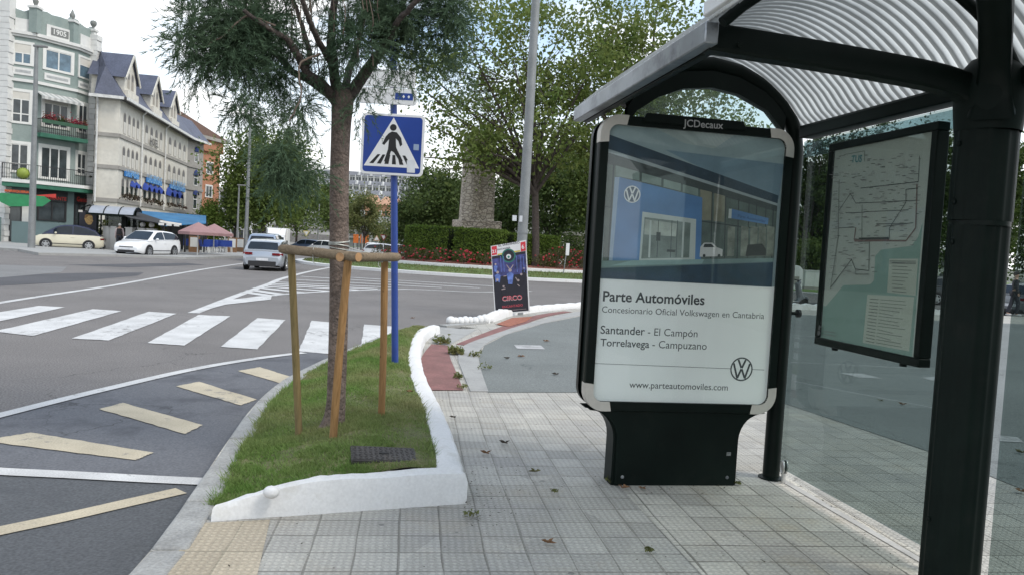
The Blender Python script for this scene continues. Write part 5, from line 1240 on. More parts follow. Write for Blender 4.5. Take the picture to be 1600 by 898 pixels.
# ============================================================ TREES
def tree(name, label, base, h, fork, cr, cz, tr, nclump, nleaf, lsize, mat, group=None, bark=None, lean=(0, 0), seed=1, flatten=.4, shell=.55, clump=.20, gap=0.0, limbs_n=9, twigs=0, extra=()):
    R = random.Random(seed); g = np.random.default_rng(seed)
    t = thing(name, label, 'tree', tuple(base), 0, group); bark = bark or m_bark_d
    mb = MB(); top = Vector((lean[0]*.4, lean[1]*.4, fork))
    mb.tube(interp_curve([(0, 0, -.2), (0, 0, .3), (lean[0]*.15, lean[1]*.15, fork*.5), tuple(top)], 12), [tr*1.35, tr*1.1]+[tr*(1-.3*k/10) for k in range(10)], bark, 10)
    cen = np.array([lean[0], lean[1], cz]); cl = []
    for i in range(nclump):
        d = rvec_g(g); q = (g.uniform(shell, 1.0) if g.uniform() < .75 else g.uniform(.1, shell)); c = cen+d*q*np.array(cr)*g.uniform(.85, 1.12)
        if c[2] < fork*.75: c[2] = fork*.75+g.uniform(0, .6)
        cl.append(c)
    cl = [np.array(tuple(D(*e)))-np.array(tuple(base)) for e in extra]+cl
    for i in range(max(limbs_n, len(extra))):
        c = Vector(cl[i % len(cl)]); s_ = top*R.uniform(.8, 1.0); mid = s_+(c-s_)*.5+Vector((R.uniform(-.4, .4), R.uniform(-.4, .4), R.uniform(-.1, .7)))
        P = interp_curve([tuple(s_), tuple(mid), tuple(c)], 9); mb.tube(P, [tr*.5*(1-.85*k/8) for k in range(9)], bark, 6)
    for i in range(twigs):
        c = Vector(cl[R.randrange(len(cl))]); e = c+Vector((R.uniform(-1, 1), R.uniform(-1, 1), R.uniform(-.3, 1)))*max(cr)*.25; s_ = Vector(cen)+(c-Vector(cen))*.35
        mb.tube(interp_curve([tuple(s_), tuple((s_+c)/2+Vector((0, 0, R.uniform(-.3, .3)))), tuple(e)], 7), [tr*.14*(1-.75*k/6) for k in range(7)], bark, 5)
    mb.build('trunk', t, smooth=60)
    per = nleaf//len(cl); parts = []
    for c in cl:
        k = g.uniform(.6, 1.5)*clump*np.array(cr); m = int(per*g.uniform(.5, 1.5)); p = g.normal(size=(m, 3))*k*np.array([1, 1, .75])+c
        parts.append(p)
    C = np.concatenate(parts)
    if gap: C = C[(np.sin(C[:, 0]*1.7+seed)+np.sin(C[:, 2]*1.9)+np.sin(C[:, 1]*1.5)) > -gap]
    C = C[C[:, 2] > fork*.55]
    fastmesh('crown', leaf_quads(C, lsize, flat=flatten), 4, mat, t); return t
def rvec_g(g):
    a = g.normal(size=3); return a/np.linalg.norm(a)
L_plane = LEAF('plane_leaf', (.085, .14, .032), (.15, .215, .055), (.19, .22, .065), transl=.42)
L_dark = LEAF('dark_leaf', (.038, .068, .02), (.07, .11, .032), (.10, .14, .04), transl=.3)
L_mid = LEAF('mid_leaf', (.06, .10, .026), (.10, .155, .038), (.135, .18, .048), transl=.33)
L_full = LEAF('full_leaf', (.075, .12, .028), (.125, .185, .042), (.16, .21, .055), transl=.36)
L_light = LEAF('light_leaf', (.10, .14, .045), (.16, .19, .065), (.2, .2, .08), transl=.35)
L_grey = LEAF('grey_leaf', (.06, .085, .05), (.09, .115, .065), (.12, .14, .075), transl=.25)
L_bright = LEAF('bright_leaf', (.075, .13, .022), (.12, .19, .035), (.15, .21, .05), transl=.35)
tree('plane_tree', 'big open plane tree with radiating branches rising behind the circus poster', (1.35, 47.2, .5), 17, 5.4, (8.2, 7, 5.6), 11.0, .27, 150, 17000, .27, L_plane, 'plane trees on the roundabout', seed=3, clump=.085, shell=.62, limbs_n=40, twigs=80, extra=[(668, 195, 46), (700, 238, 45), (742, 205, 46), (655, 135, 46), (648, 245, 45), (885, 255, 46), (770, 262, 45), (720, 160, 45), (690, 265, 46), (850, 235, 44), (905, 205, 45), (760, 160, 45), (915, 150, 46), (640, 90, 46), (820, 190, 43), (725, 225, 44), (755, 235, 44), (735, 250, 44), (760, 215, 44), (715, 205, 44), (745, 190, 44), (730, 235, 43), (752, 222, 43), (765, 240, 43), (720, 250, 43)], lean=(-.8, 0))
tree('plane_tree', 'tall plane tree showing above the left eave of the nearest shelter', (8.6, 50, .1), 19, 6, (6.8, 6, 7.6), 11.8, .3, 140, 16000, .29, L_plane, 'plane trees on the roundabout', seed=9, clump=.11, shell=.6, limbs_n=16, twigs=50)
# conifers and dense trees round the island
def T(name, px, dep, ztop, zbot, wpx, mat, label, seed, n=9000, ls=.3, group=None, fork=None, **k):
    b = D(px, 400, dep); w = wpx*dep/F_PX/2; cz_ = (ztop+zbot)/2
    return tree(name, label, (b.x, dep, -.1), ztop, fork if fork is not None else max(.8, zbot+.5), (w, w*.85, (ztop-zbot)/2), cz_, max(.12, ztop*.018), k.pop('nc', 46), n, ls, mat, group, seed=seed, **k)
PG = 'park trees beyond the road'
T('dark_tree', 668, 76, 9.2, .8, 118, L_dark, 'dark bushy tree behind the hedge, left of the monument', 11, 13000, .3, clump=.24)
T('grey_tree', 640, 88, 7.8, .6, 60, L_grey, 'greyish tree half hidden behind the blue sign pole', 12, 5000, .3, clump=.26)
T('dark_tree', 705, 84, 10, 1, 70, L_dark, 'tall dark tree directly behind the stone monument', 13, 9000, .32, clump=.24)
T('park_tree', 790, 78, 10, 1.5, 90, L_dark, 'dark tree behind the lamp post', 14, 8000, .32, PG, clump=.24)
T('park_tree', 862, 72, 13, 1.8, 120, L_dark, 'tall dark tree right of the plane tree trunk', 15, 14000, .32, PG, clump=.23)
T('park_tree', 930, 66, 12, 2.2, 120, L_mid, 'mid green park tree beside the left edge of the poster case', 16, 11000, .32, PG, clump=.23)
T('park_tree', 1010, 70, 13, 2.5, 140, L_dark, 'park tree hidden behind the poster case', 17, 8000, .36, PG, clump=.23)
T('park_tree', 1130, 62, 13, 2.8, 150, L_mid, 'park tree seen through the arch glass over the poster', 18, 10000, .34, PG, clump=.17, gap=.75)
T('park_tree', 1262, 58, 11.5, 2.6, 120, L_dark, 'dark park tree between the poster case and the route map', 19, 13000, .3, PG, clump=.17, gap=.75, nc=60)
T('park_tree', 1345, 60, 13, 3.2, 140, L_dark, 'dark park tree behind the route map', 20, 12000, .32, PG, clump=.17, gap=.75)
T('park_tree', 1452, 54, 12, 3.8, 150, L_dark, 'dark park tree between the route map and the shelter pillar', 21, 15000, .29, PG, clump=.17, gap=.75, nc=60, twigs=20)
T('park_tree', 1560, 56, 12, 3, 150, L_dark, 'dark park tree hidden by the shelter pillar', 22, 11000, .32, PG, clump=.17, gap=.75)
T('park_tree', 1665, 50, 12, 2.8, 160, L_mid, 'park tree at the far right edge of the view', 23, 12000, .3, PG, clump=.2)
for i, (px, dep) in enumerate(((950, 96), (1080, 98), (1200, 92), (1300, 96), (1400, 92), (1520, 90), (1640, 88))):
    T('park_tree', px, dep, 12+i % 3, 1.2, 150, L_dark, ['background tree left of the poster case', 'background tree behind the poster top', 'background tree behind the shelter post', 'background tree left behind the map', 'background tree right behind the map', 'background tree left behind the pillar', 'background tree right behind the pillar'][i], 40+i, 7000, .42, 'background trees of the park', clump=.26)
for i, (px, dep, zt) in enumerate(((1270, 52, 3.6), (1225, 58, 3.2), (890, 64, 3.0), (850, 66, 2.6))):
    T('park_shrub', px, dep, zt, .2, 60, L_mid if i < 2 else L_dark, ['rounded shrub on the lawn left of the route map', 'shrub behind the shelter post', 'shrub by the benches left of the poster case', 'low shrub behind the tall rose bushes'][i], 60+i, 3500, .2, 'park shrubs', fork=.3, clump=.28)
# left side trees
T('street_tree', 410, 76, 12.2, 1.6, 130, L_full, 'large full green tree behind the silver cars', 31, 22000, .33, clump=.2, nc=70, fork=2.6)
T('street_tree', 366, 82, 7.4, 2.0, 34, L_dark, 'dark green tree between the brick block and the large tree', 32, 7000, .3, clump=.24)
T('street_tree', 328, 74, 4.8, .7, 38, L_bright, 'bright green bushy tree by the pink parasols', 33, 8000, .22, clump=.24, fork=1.0)
T('street_tree', 462, 96, 9.5, 1.8, 90, L_mid, 'green tree with a thin trunk behind the white truck', 34, 9000, .36, clump=.22, fork=2.4)
T('street_tree', 515, 112, 9.6, 2.6, 70, L_mid, 'green tree hidden behind the staked trunk', 35, 8000, .36, clump=.22, fork=3)
T('street_tree', 568, 108, 8.6, 1.6, 60, L_light, 'yellowish thin tree between trunk and sign pole', 36, 6500, .32, clump=.2, gap=1.2, fork=2.2)
T('street_tree', 604, 128, 5.2, .9, 36, L_light, 'small pale tree just left of the blue pole', 37, 3000, .3, clump=.24, fork=1.4)
# ============================================================ BUILDINGS ON THE LEFT
class Fac:
    """a facade from A to B (ground points): local x along it, local -y towards the street"""
    def __init__(s, A, B):
        s.A = Vector((A[0], A[1], 0)); s.B = Vector((B[0], B[1], 0)); d = s.B-s.A; s.L = d.length; s.x = d/s.L; s.n = Vector((-s.x.y, s.x.x, 0)); s.rot = math.atan2(s.x.y, s.x.x)
    def px(s, x, y, off=0.0):
        d = ray(x, y); o = Vector((0, 0, CAM_H))-s.A; t = (off-o.dot(s.n))/d.dot(s.n); p = o+d*t; return (p.dot(s.x), p.z)
    def build(s, mb, name, parent, **k): return mb.build(name, parent, loc=s.A-Vector(parent.location) if 'category' in parent else None, rotz=s.rot if 'category' in parent else 0, **k)
m_pane = M('window_glass', (.045, .055, .06), rough=.08, var=.5, scale=1.2, spec=.6); m_paneb = M('window_glass_blue', (.10, .16, .21), rough=.1, var=.4, scale=2, spec=.6)
m_frame = M('white_joinery', (.66, .66, .63), rough=.6, var=.06, scale=3); m_shut = M('roller_shutter', (.56, .54, .49), rough=.7, var=.06, scale=3)
def window(f, par, x0, x1, z0, z1, ncol=2, sur=.14, head=0.0, rail=None, glass=None, fm=None, out=.06, trans=False):
    fm = fm or m_frame; mb = MB()
    for a, b, c, d in ((x0, x0+sur, z0, z1), (x1-sur, x1, z0, z1), (x0+sur, x1-sur, z1-sur, z1), (x0+sur, x1-sur, z0, z0+sur*.8)): mb.box(a, b, -out, 0, c, d, fm)
    if head: mb.box(x0+sur, x1-sur, -.03, 0, z1-sur-head, z1-sur, m_shut)
    w = (x1-x0-2*sur)/ncol
    for k in range(ncol+1): xx = x0+sur+k*w; mb.box(xx-.045, xx+.045, -.045, 0, z0+sur*.8, z1-sur-head, fm)
    mb.box(x0+sur, x1-sur, -.04, 0, z1-sur-head-.07, z1-sur-head, fm)
    if rail: mb.box(x0+sur, x1-sur, -.04, 0, z0+rail-.08, z0+rail, fm)
    w_ = f.build(mb, 'window', par, smooth=0)
    mb = MB(); mb.box(x0+sur, x1-sur, -.012, .0, z0+sur*.8, z1-sur-head, glass or m_pane); mb.build('pane', w_, smooth=0); return w_
def rect(f, tl, br): a = f.px(*tl); b = f.px(*br); return a[0], b[0], b[1], a[1]
gV = [D(15, 46.5, 54), D(56, 52.7, 54.8), D(122, 70, 57.4), D(146, 79.8, 59.2)]
ZC = 14.75
m_sage = M('sage_render', (.25, .30, .282), rough=.85, var=.08, scale=.6, fine=.06, fscale=8, stain=(.16, .215, .205), sscale=.5, sthr=(.5, .75)); m_sage_d = M('sage_dado', (.13, .185, .185), rough=.8, var=.1, scale=1)
m_quoin = M('white_quoins', (.62, .62, .6), rough=.8, var=.08, scale=2); m_gfloor = M('green_ironwork', (.025, .12, .075), rough=.6, var=.2, scale=2); m_iron = M('black_iron', (.02, .02, .022), rough=.5)
gb = thing('corner_building', 'sage green four storey building with white window surrounds and scalloped parapet', 'building', (gV[0].x, gV[0].y, 0))
F0, F1, F2 = Fac(gV[0], gV[1]), Fac(gV[1], gV[2]), Fac(gV[2], gV[3]); FS = [F0, F1, F2]
bx = [tuple(v.xy) for v in gV]; dirb = Vector((-.85, .55, 0)).normalized()*11
body = bx+[(gV[3].x+dirb.x, gV[3].y+dirb.y), (gV[0].x+dirb.x, gV[0].y+dirb.y)]
mb = MB(); mb.prism(body, 4.2, ZC+.25, m_sage); mb.prism([(x*1.0, y+.05) for x, y in body], -.1, 4.2, m_sage_d); mb.build('wall', gb, world=True, smooth=0)
# parapet with scallops and pillars
tops = [[(16, 9), (24, 13), (38, 18), (48, 15), (56, 17)], [(57, 16), (74, 19), (82, 24), (95, 27), (108, 32), (112, 27), (122, 32)], [(123, 33), (127, 38), (134, 43), (141, 46), (145, 42)]]
for f, tp_ in zip(FS, tops):
    pts = [f.px(*q) for q in tp_]; pts[0] = (0.01, pts[0][1]); pts[-1] = (f.L-.01, pts[-1][1]); mb = MB(); mb.yprism([(f.L-.01, ZC), (.01, ZC)]+pts, .03, .35, m_sage); f.build(mb, 'parapet', gb, smooth=0)
    mb = MB(); mb.box(-.05, f.L+.05, -.28, .1, ZC-.12, ZC+.10, m_quoin); mb.box(-.03, f.L+.03, -.16, .08, ZC-.28, ZC-.13, m_quoin); f.build(mb, 'cornice', gb, smooth=0)
    z2 = 11.45; mb = MB(); mb.box(-.04, f.L+.04, -.12, .08, z2-.1, z2+.1, m_quoin); f.build(mb, 'string_course', gb, smooth=0)
def fpill(v, z0, z1, w=.28, ball=True):
    mb = MB(); mb.box(v.x-w, v.x+w, v.y-w-.1, v.y+w-.1, z0, z1, m_sage if ball != 2 else m_quoin); mb.box(v.x-w-.08, v.x+w+.08, v.y-w-.18, v.y+w-.02, z1, z1+.16, m_quoin)
    mb.lathe([(.16, .16), (.1, .25), (.17, .42), (.2, .55), (.12, .72), (.05, .9), (.0, 1.0)] if ball != 2 else [(.1, .16), (.07, .3), (.2, .48), (.24, .62), (.2, .78), (0, .86)], (v.x, v.y-.1, z1), M('finial_stone', (.2, .21, .2), rough=.9), 10)
    mb.build('pinnacle', gb, world=True, smooth=40)
fpill(gV[1], ZC+.1, 16.55); fpill(gV[2]-Vector((.3, .2, 0)), ZC+.1, 16.35); fpill(gV[3], ZC+.1, 16.3, .2, 2)
for v, k in ((gV[0], -.1), (gV[3], .15)):
    mb = MB()
    for i in range(40):
        z = i*.4; w = .32+.05*(i % 2); mb.box(v.x-w+k, v.x+w+k, v.y-.42, v.y+.3, z+.02, z+.4, m_quoin)
    if v is gV[0]: mb.box(v.x-.45, v.x+.25, v.y-.44, v.y+.3, 16, 17.2, m_quoin)
    mb.build('quoins', gb, world=True, smooth=0)
wins = [(F0, (18, 62), (55, 105), 2, .6), (F0, (15, 137), (52, 196), 2, .5), (F0, (11, 219), (48, 272), 2, 0), (F1, (67, 71), (115, 119), 2, .0), (F1, (65, 147), (109, 205), 3, .35), (F1, (60, 224), (108, 284), 3, 0), (F2, (122, 85), (142, 128), 1, .5), (F2, (120, 157), (137, 211), 2, 0), (F2, (115, 234), (135, 276), 2, 0)]
for f, a, b, n, hd in wins:
    x0, x1, z0, z1 = rect(f, a, b); window(f, gb, max(.06, x0), min(f.L-.06, x1), z0, z1, n, .2 if n > 1 else .15, hd, rail=(z1-z0)*.3 if (n == 2 and a[1] > 100) else None, glass=m_paneb if a[1] < 130 else m_pane)
for f, a, b in ((F0, (20, 108), (52, 120)), (F1, (69, 116), (109, 133)), (F2, (122, 129), (138, 142))):
    x0, x1, z0, z1 = rect(f, a, b); z1 = max(z1, z0+.5); mb = MB(); mb.box(x0, x1, -.05, 0, z0, z1, m_quoin); mb.box(x0+.15, x1-.15, -.056, 0, z0+.16, z1-.16, M('panel_grey', (.35, .36, .36))); f.build(mb, 'relief_panel', gb, smooth=0)
for f, a, b in ((F0, (24, 27), (56, 46)), (F1, (73, 36), (113, 60)), (F2, (126, 50), (141, 70))):
    x0, x1, z0, z1 = rect(f, a, b); z0 = ZC+.14; z1 = z0+.85; mb = MB(); mb.box(x0, min(x1, f.L-.3), -.03, .04, z0, z1, m_quoin)
    if f is F1:
        c = (x0+x1)/2; mb.box(c-.62, c+.62, -.06, 0, z0+.16, z1-.16, M('plaque', (.16, .165, .16))); text_fit(mb, '1905', (c-.45, z0+.27), (c+.45, z0+.27), -.065, m_quoin, .02)
    f.build(mb, 'parapet_panel', gb, smooth=0)
# balconies with railings and flowers
def railing(par, pts, z, h, step=.14):
    mb = MB()
    for a, b in zip(pts, pts[1:]):
        a, b = Vector((*a, z)), Vector((*b, z)); n = max(2, int((b-a).length/step))
        for k in range(n+1): p = a+(b-a)*(k/n); mb.box(p.x-.011, p.x+.011, p.y-.011, p.y+.011, z, z+h, m_iron)
        mb.bar(a+Vector((0, 0, h)), b+Vector((0, 0, h)), .05, .05, m_iron); mb.bar(a+Vector((0, 0, .1)), b+Vector((0, 0, .1)), .03, .03, m_iron)
    mb.build('railing', par, smooth=0)
def off_pts(f0, a, f1, b, o):
    pa = f0.A+f0.x*a; pb = f1.A+f1.x*b; return [(p-n*o) for p, n in ((pa, f0.n), (pb, f1.n))]
a = F1.px(57, 210)[0]; zb = F1.px(80, 212)[1]
mb = MB(); mb.box(.0, F1.L+.4, -.95, 0, zb-.28, zb, m_gfloor); bal = F1.build(mb, 'balcony', gb, smooth=0)
railing(bal, [(.05, -.05), (.05, -.9), (F1.L+.35, -.9), (F1.L+.35, -.05)], zb, 1.0)
m_fl = LEAF('balcony_flowers', (.40, .03, .06), (.35, .05, .10), (.05, .09, .03), transl=.2)
C = np.stack([rng.uniform(.1, F1.L+.3, 700), rng.normal(-.95, .09, 700), zb+1.0+np.abs(rng.normal(0, .2, 700))], 1); fl = fastmesh('flowers', leaf_quads(C, .13), 4, m_fl, bal)
mb = MB(); mb.box(.1, F1.L+.3, -1.06, -.9, zb+.72, zb+.98, M('planter_green', (.03, .09, .05))); mb.build('planter', bal)
f1z = F1.px(62, 143)[1]; mb = MB(); st_ = [M('awning_grey', (.33, .34, .33), rough=.9), M('awning_pale', (.5, .5, .48), rough=.9)]
for k in range(14):
    x = k*F1.L/14; mb.add([(x, -.02, f1z), (x+F1.L/14, -.02, f1z), (x+F1.L/14, -1.0, f1z-.42), (x, -1.0, f1z-.42), (x, -1.0, f1z-.62), (x+F1.L/14, -1.0, f1z-.62)], [(0, 3, 2, 1), (3, 4, 5, 2)], st_[k % 2])
F1.build(mb, 'awning', gb, smooth=0)
zb3 = F1.px(75, 288)[1]; e = 1.0
P4 = [gV[0]-F0.n*e-F0.x*.2, gV[1]-(F0.n+F1.n)*.5*e, gV[2]-(F1.n+F2.n)*.5*e, gV[3]-F2.n*e+F2.x*.4]
mb = MB(); mb.prism([tuple(p.xy) for p in P4]+[tuple(v.xy) for v in gV[::-1]], zb3-.12, zb3+.12, m_quoin); mb.prism([tuple((p+(Vector((gV[i].x, gV[i].y, p.z))-p)*.06).xy) for i, p in enumerate(P4)]+[tuple(v.xy) for v in gV[::-1]], zb3-.42, zb3-.122, m_gfloor)
bal3 = mb.build('balcony', gb, world=True, smooth=0)
railing(bal3, [tuple((p-Vector(gb.location)).xy) for p in [gV[0]-F0.x*.2]+P4+[gV[3]+F2.x*.35]], zb3+.12, 1.05)
mb = MB(); c = P4[0]+(P4[1]-P4[0])*.55-Vector(gb.location); mb.ball((c.x, c.y+.25, zb3+.55), .42, M('lime_ball', (.22, .28, .04), rough=.6), 12, 8); mb.build('lime_ball', bal3, smooth=80)
c = P4[3]-Vector(gb.location); C = rng.normal(0, 1, (900, 3))*np.array([.55, .5, .38])+np.array([c.x, c.y+.2, zb3+1.15]); fastmesh('hanging_plant', leaf_quads(C, .2), 4, LEAF('balcony_plant', (.04, .055, .03), (.07, .08, .04), (.12, .1, .06)), bal3)
# ground floor: shop windows, fascia lettering
m_dkp = M('dark_fascia', (.018, .02, .022), rough=.5); m_rletter = M('red_letters', (.45, .035, .025), rough=.5, var=.1)
x0, x1, z0, z1 = rect(F1, (58, 309), (103, 347)); window(F1, gb, max(.1, x0), x1, z0, z1, 2, .09, fm=m_iron)
mb = MB(); zz = F1.px(64, 313)[1]; mb.box(.0, F1.L-.5, -.1, 0, zz-.02, zz+.72, m_dkp); F1.build(mb, 'sign_board', gb, smooth=0)
mb = MB(); text_fit(mb, 'RESTAURANTE', (.12, zz+.1), (F1.L-.6, zz+.1), -.115, m_rletter, .02); F1.build(mb, 'sign_lettering', gb, smooth=0)
x0, x1, z0, z1 = rect(F2, (113, 315), (131, 352)); window(F2, gb, max(.05, x0), x1, z0, z1, 2, .09, fm=m_iron)
mb = MB(); mb.box(.05, F2.L-.2, -.1, 0, zz-.02, zz+.72, m_dkp); F2.build(mb, 'sign_board', gb, smooth=0)
mb = MB(); text_fit(mb, 'Genio', (.2, zz+.14), (F2.L-.4, zz+.14), -.115, m_rletter, .03); F2.build(mb, 'sign_lettering', gb, smooth=0)
x0, x1, z0, z1 = rect(F0, (15, 309), (42, 375)); mb = MB(); mb.box(.1, F0.L-.3, -.05, 0, .05, zz-.2, m_iron); mb.box(.3, .9, -.06, 0, .2, zz-.5, m_pane); mb.box(1.0, 1.5, -.06, 0, .2, zz-.5, m_frame); F0.build(mb, 'door', gb, smooth=0)
mb = MB(); zz0 = F0.px(20, 307)[1]; q = [(-.5, zz0-.1), (-.2, zz0-.5), (.3, zz0-.75), (F0.L+.7, zz0-.6), (F0.L+1.2, zz0-.15), (F0.L+.8, zz0+.12), (-.2, zz0+.15)]
mb.yprism(q, -1.35, -1.25, M('fish_green', (.018, .20, .075), rough=.5, var=.15)); F0.build(mb, 'fish_sign', gb, smooth=0)
mb = MB(); mb.add([(F0.L+.2, -1.3, zz0+.15), (F0.L+1.5, -1.3, zz0+.05), (F0.L+1.5, -1.3, zz0+.35)], [(0, 1, 2)], m_rletter); text_fit(mb, 'MARISQUERIA', (.0, zz0+.25), (F0.L-.1, zz0+.25), -1.3, M('orange_letters', (.55, .09, .02)), .03); F0.build(mb, 'sign_lettering', gb, smooth=0)
nb = thing('neighbour_house', 'pale house with terracotta eave at the left picture edge', 'house', (gV[0].x-4, gV[0].y+1, 0)); mb = MB(); mb.box(-5, 3.3, 0, 9, 0, 15.3, M('pale_render', (.55, .57, .56), rough=.9, var=.06)); mb.build('wall', nb, smooth=0)
m_terra = M('terracotta', (.36, .13, .07), rough=.9, var=.3, scale=3, bump=.3, bscale=8); mb = MB(); mb.add([(-5.5, -.8, 15.2), (3.6, -.8, 15.2), (3.6, 9, 18), (-5.5, 9, 18), (-5.5, -.8, 14.95), (3.6, -.8, 14.95)], [(0, 1, 2, 3), (4, 5, 1, 0)], m_terra); mb.build('roof', nb, smooth=0)
gp_ = thing('gate_pillar', 'white gate pillar beside the grey wall at left picture edge', 'pillar', tuple(G(10, 378, 0))); mb = MB(); mb.box(-.3, .3, -.3, .3, 0, 2.5, m_quoin); mb.box(-.36, .36, -.36, .36, 2.5, 2.62, m_quoin); mb.build('shaft', gp_); mb = MB(); mb.ball((0, 0, 2.9), .28, m_quoin); mb.build('globe', gp_)
gw_ = thing('garden_wall', 'low grey green garden wall below the green building', 'wall', tuple(G(22, 380, 0))); mb = MB(); mb.box(-.2, 3.0, 0, .3, 0, 1.5, m_sage_d); mb.box(-3.5, -1.1, 0, .3, 0, 1.7, m_sage_d); mb.build('wall_run', gw_)

# ---- long stone hotel
HV = [D(150, 153, 57.5), D(188, 157, 58), D(294, 218, 80), D(318.5, 226, 84)]; ZE = 11.15
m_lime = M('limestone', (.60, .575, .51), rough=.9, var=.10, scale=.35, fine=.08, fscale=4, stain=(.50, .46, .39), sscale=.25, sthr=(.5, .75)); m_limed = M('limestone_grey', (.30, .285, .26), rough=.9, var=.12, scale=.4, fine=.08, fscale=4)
m_slate = M('blue_slate', (.075, .085, .125), rough=.6, var=.2, scale=1, fine=.2, fscale=9); m_gut = M('gutter_dark', (.08, .075, .07), rough=.6); m_pipe = M('white_pipe', (.6, .6, .58), rough=.5)
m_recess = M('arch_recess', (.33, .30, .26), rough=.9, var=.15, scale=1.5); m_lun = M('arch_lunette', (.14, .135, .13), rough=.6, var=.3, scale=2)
ht = thing('stone_hotel', 'long limestone hotel with gabled dormers and rows of narrow arched windows', 'building', (HV[1].x, HV[1].y, 0))
H0, H1, H2 = Fac(HV[0], HV[1]), Fac(HV[1], HV[2]), Fac(HV[2], HV[3]); bk = H1.n*11
mb = MB(); mb.prism([tuple(v.xy) for v in HV[:3]]+[tuple((HV[2]+bk*.8).xy), tuple((HV[0]+H0.n*16).xy)], -.1, ZE, m_lime); mb.build('wall', ht, world=True, smooth=0)
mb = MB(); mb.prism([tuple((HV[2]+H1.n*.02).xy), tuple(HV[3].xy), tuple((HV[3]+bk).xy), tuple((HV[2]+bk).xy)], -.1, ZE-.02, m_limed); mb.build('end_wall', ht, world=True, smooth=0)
for f in (H0, H1, H2):
    mb = MB()
    for z in (3.5, 6.0, 8.4): mb.box(-.02, f.L+.02, -.10, 0, z-.14, z+.14, m_limed)
    f.build(mb, 'string_course', ht, smooth=0)
    mb = MB(); mb.box(-.3, f.L+.3, -.55, .1, ZE-.05, ZE+.12, m_gut); mb.box(-.35, f.L+.35, -.70, -.552, ZE-.12, ZE+.10, m_pipe); f.build(mb, 'gutter', ht, smooth=0)
mb = MB()
rows = [[HV[0]-H0.n*.6, HV[1]-(H0.n+H1.n)*.3, HV[2]-(H1.n+H2.n)*.3, HV[3]-H2.n*.6], [HV[0]+H0.n*.8, HV[1]+bk*.10, HV[2]+bk*.10, HV[3]+bk*.12], [HV[0]+H0.n*3.5, HV[1]+bk*.16+H0.n*1.5, HV[2]+bk*.5, HV[3]+bk*.5]]
mb.grid([[(p.x, p.y, z) for p in r] for r, z in zip(rows, (ZE+.13, 13.5, 14.9))], m_slate); mb.build('roof', ht, world=True, smooth=0)
bays = [(190, 214), (229, 252), (262, 281)]
s_p = [0]+[H1.px(x, 300)[0] for x in (217, 254)]+[H1.L]
for k, x in enumerate(s_p[1:3]):
    mb = MB(); mb.tube([(x, -.14, 3.3), (x, -.14, 10.8), (x-.3, -.6, ZE)], .07, m_pipe, 8); H1.build(mb, 'downpipe', ht)
mb = MB(); mb.tube([(.15, -.14, 3.3), (.15, -.14, 10.6), (.2, -.6, ZE)], .07, m_pipe, 8); H0.build(mb, 'downpipe', ht)
L3 = [(s_p[i], s_p[i+1]) for i in range(3)]
m_cyan = M('blue_lettering', (.02, .17, .50), rough=.5, var=.2, scale=6); m_navy = M('navy_awning', (.012, .028, .12), rough=.8, var=.2, scale=4); m_bawn = M('blue_awning', (.02, .05, .26), rough=.8, var=.2, scale=4); m_pot = LEAF('pot_plant', (.03, .04, .02), (.06, .05, .03), (.1, .05, .04))
for bi, (a, b) in enumerate(L3):
    w = b-a; n = 4
    for fl, (z0, z1) in enumerate(((3.9, 5.35), (6.2, 7.75), (8.65, 10.3))):
        for k in range(n):
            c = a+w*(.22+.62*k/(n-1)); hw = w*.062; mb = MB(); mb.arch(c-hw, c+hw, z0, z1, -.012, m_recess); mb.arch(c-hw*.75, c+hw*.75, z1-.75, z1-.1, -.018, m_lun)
            if fl == 0: mb.box(c-hw*.8, c+hw*.8, -.02, 0, z0+.1, z1-.7, m_pane)
            else: mb.box(c-hw*.8, c+hw*.8, -.02, 0, z0+.05, z1-.72, m_shut)
            wd = H1.build(mb, 'window', ht, smooth=0)
            if fl == 0 and not (bi == 0 and k < 2) and not (bi == 2 and k > 2):
                mb = MB(); rr = hw*1.7
                mb.grid([[(c+rr*math.cos(t)*q_, -.05-.75*(1-q_), z1-.55+rr*.8*math.sin(t)*q_-.35*(1-q_)*0-(1-q_)*.25) for t in np.linspace(0, PI, 9)] for q_ in (1, .9, .55)], m_bawn); mb.build('awning', wd, smooth=60)
            if fl == 0:
                C = rng.normal(0, 1, (40, 3))*np.array([hw*.7, .08, .11])+np.array([c, -.2, z0+.02]); fastmesh('window_box', leaf_quads(C, .2), 4, m_pot, wd)
    mb = MB(); mb.box(a+w*.2, a+w*.86, -.2, -.12, 5.45, 5.85, m_cyan); text_fit(mb, 'LAS BRISAS', (a+w*.22, 5.5), (a+w*.84, 5.5), -.21, M('pale_blue_letters', (.2, .42, .68)), .02); H1.build(mb, 'sign_lettering', ht, smooth=0)
a, b = L3[1]; mb = MB(); text_fit(mb, 'HOTEL', (a+.30*(b-a), 8.72), (a+.66*(b-a), 8.72), -.16, m_gut, .03); H1.build(mb, 'sign_lettering', ht, smooth=0)
for z0, z1 in ((3.9, 5.9), (6.4, 8.0), (8.9, 10.5)):
    mb = MB(); c = H2.L*.55; mb.arch(c-.5, c+.5, z0, z1, -.012, m_frame); mb.arch(c-.38, c+.38, z0+.1, z1-.12, -.02, m_pane); mb.box(c-.5, c+.5, -.04, -.02, (z0+z1)/2, (z0+z1)/2+.1, m_frame); wd = H2.build(mb, 'window', ht, smooth=0)
    mb = MB(); mb.grid([[(c+.62*math.cos(t)*q_, -.05-.6*(1-q_), z1-.5+.6*math.sin(t)*q_) for t in np.linspace(0, PI, 9)] for q_ in (1, .9, .5)], m_navy); mb.build('awning', wd, smooth=60)
m_cream_b = M('barge_board', (.55, .53, .47), rough=.8)
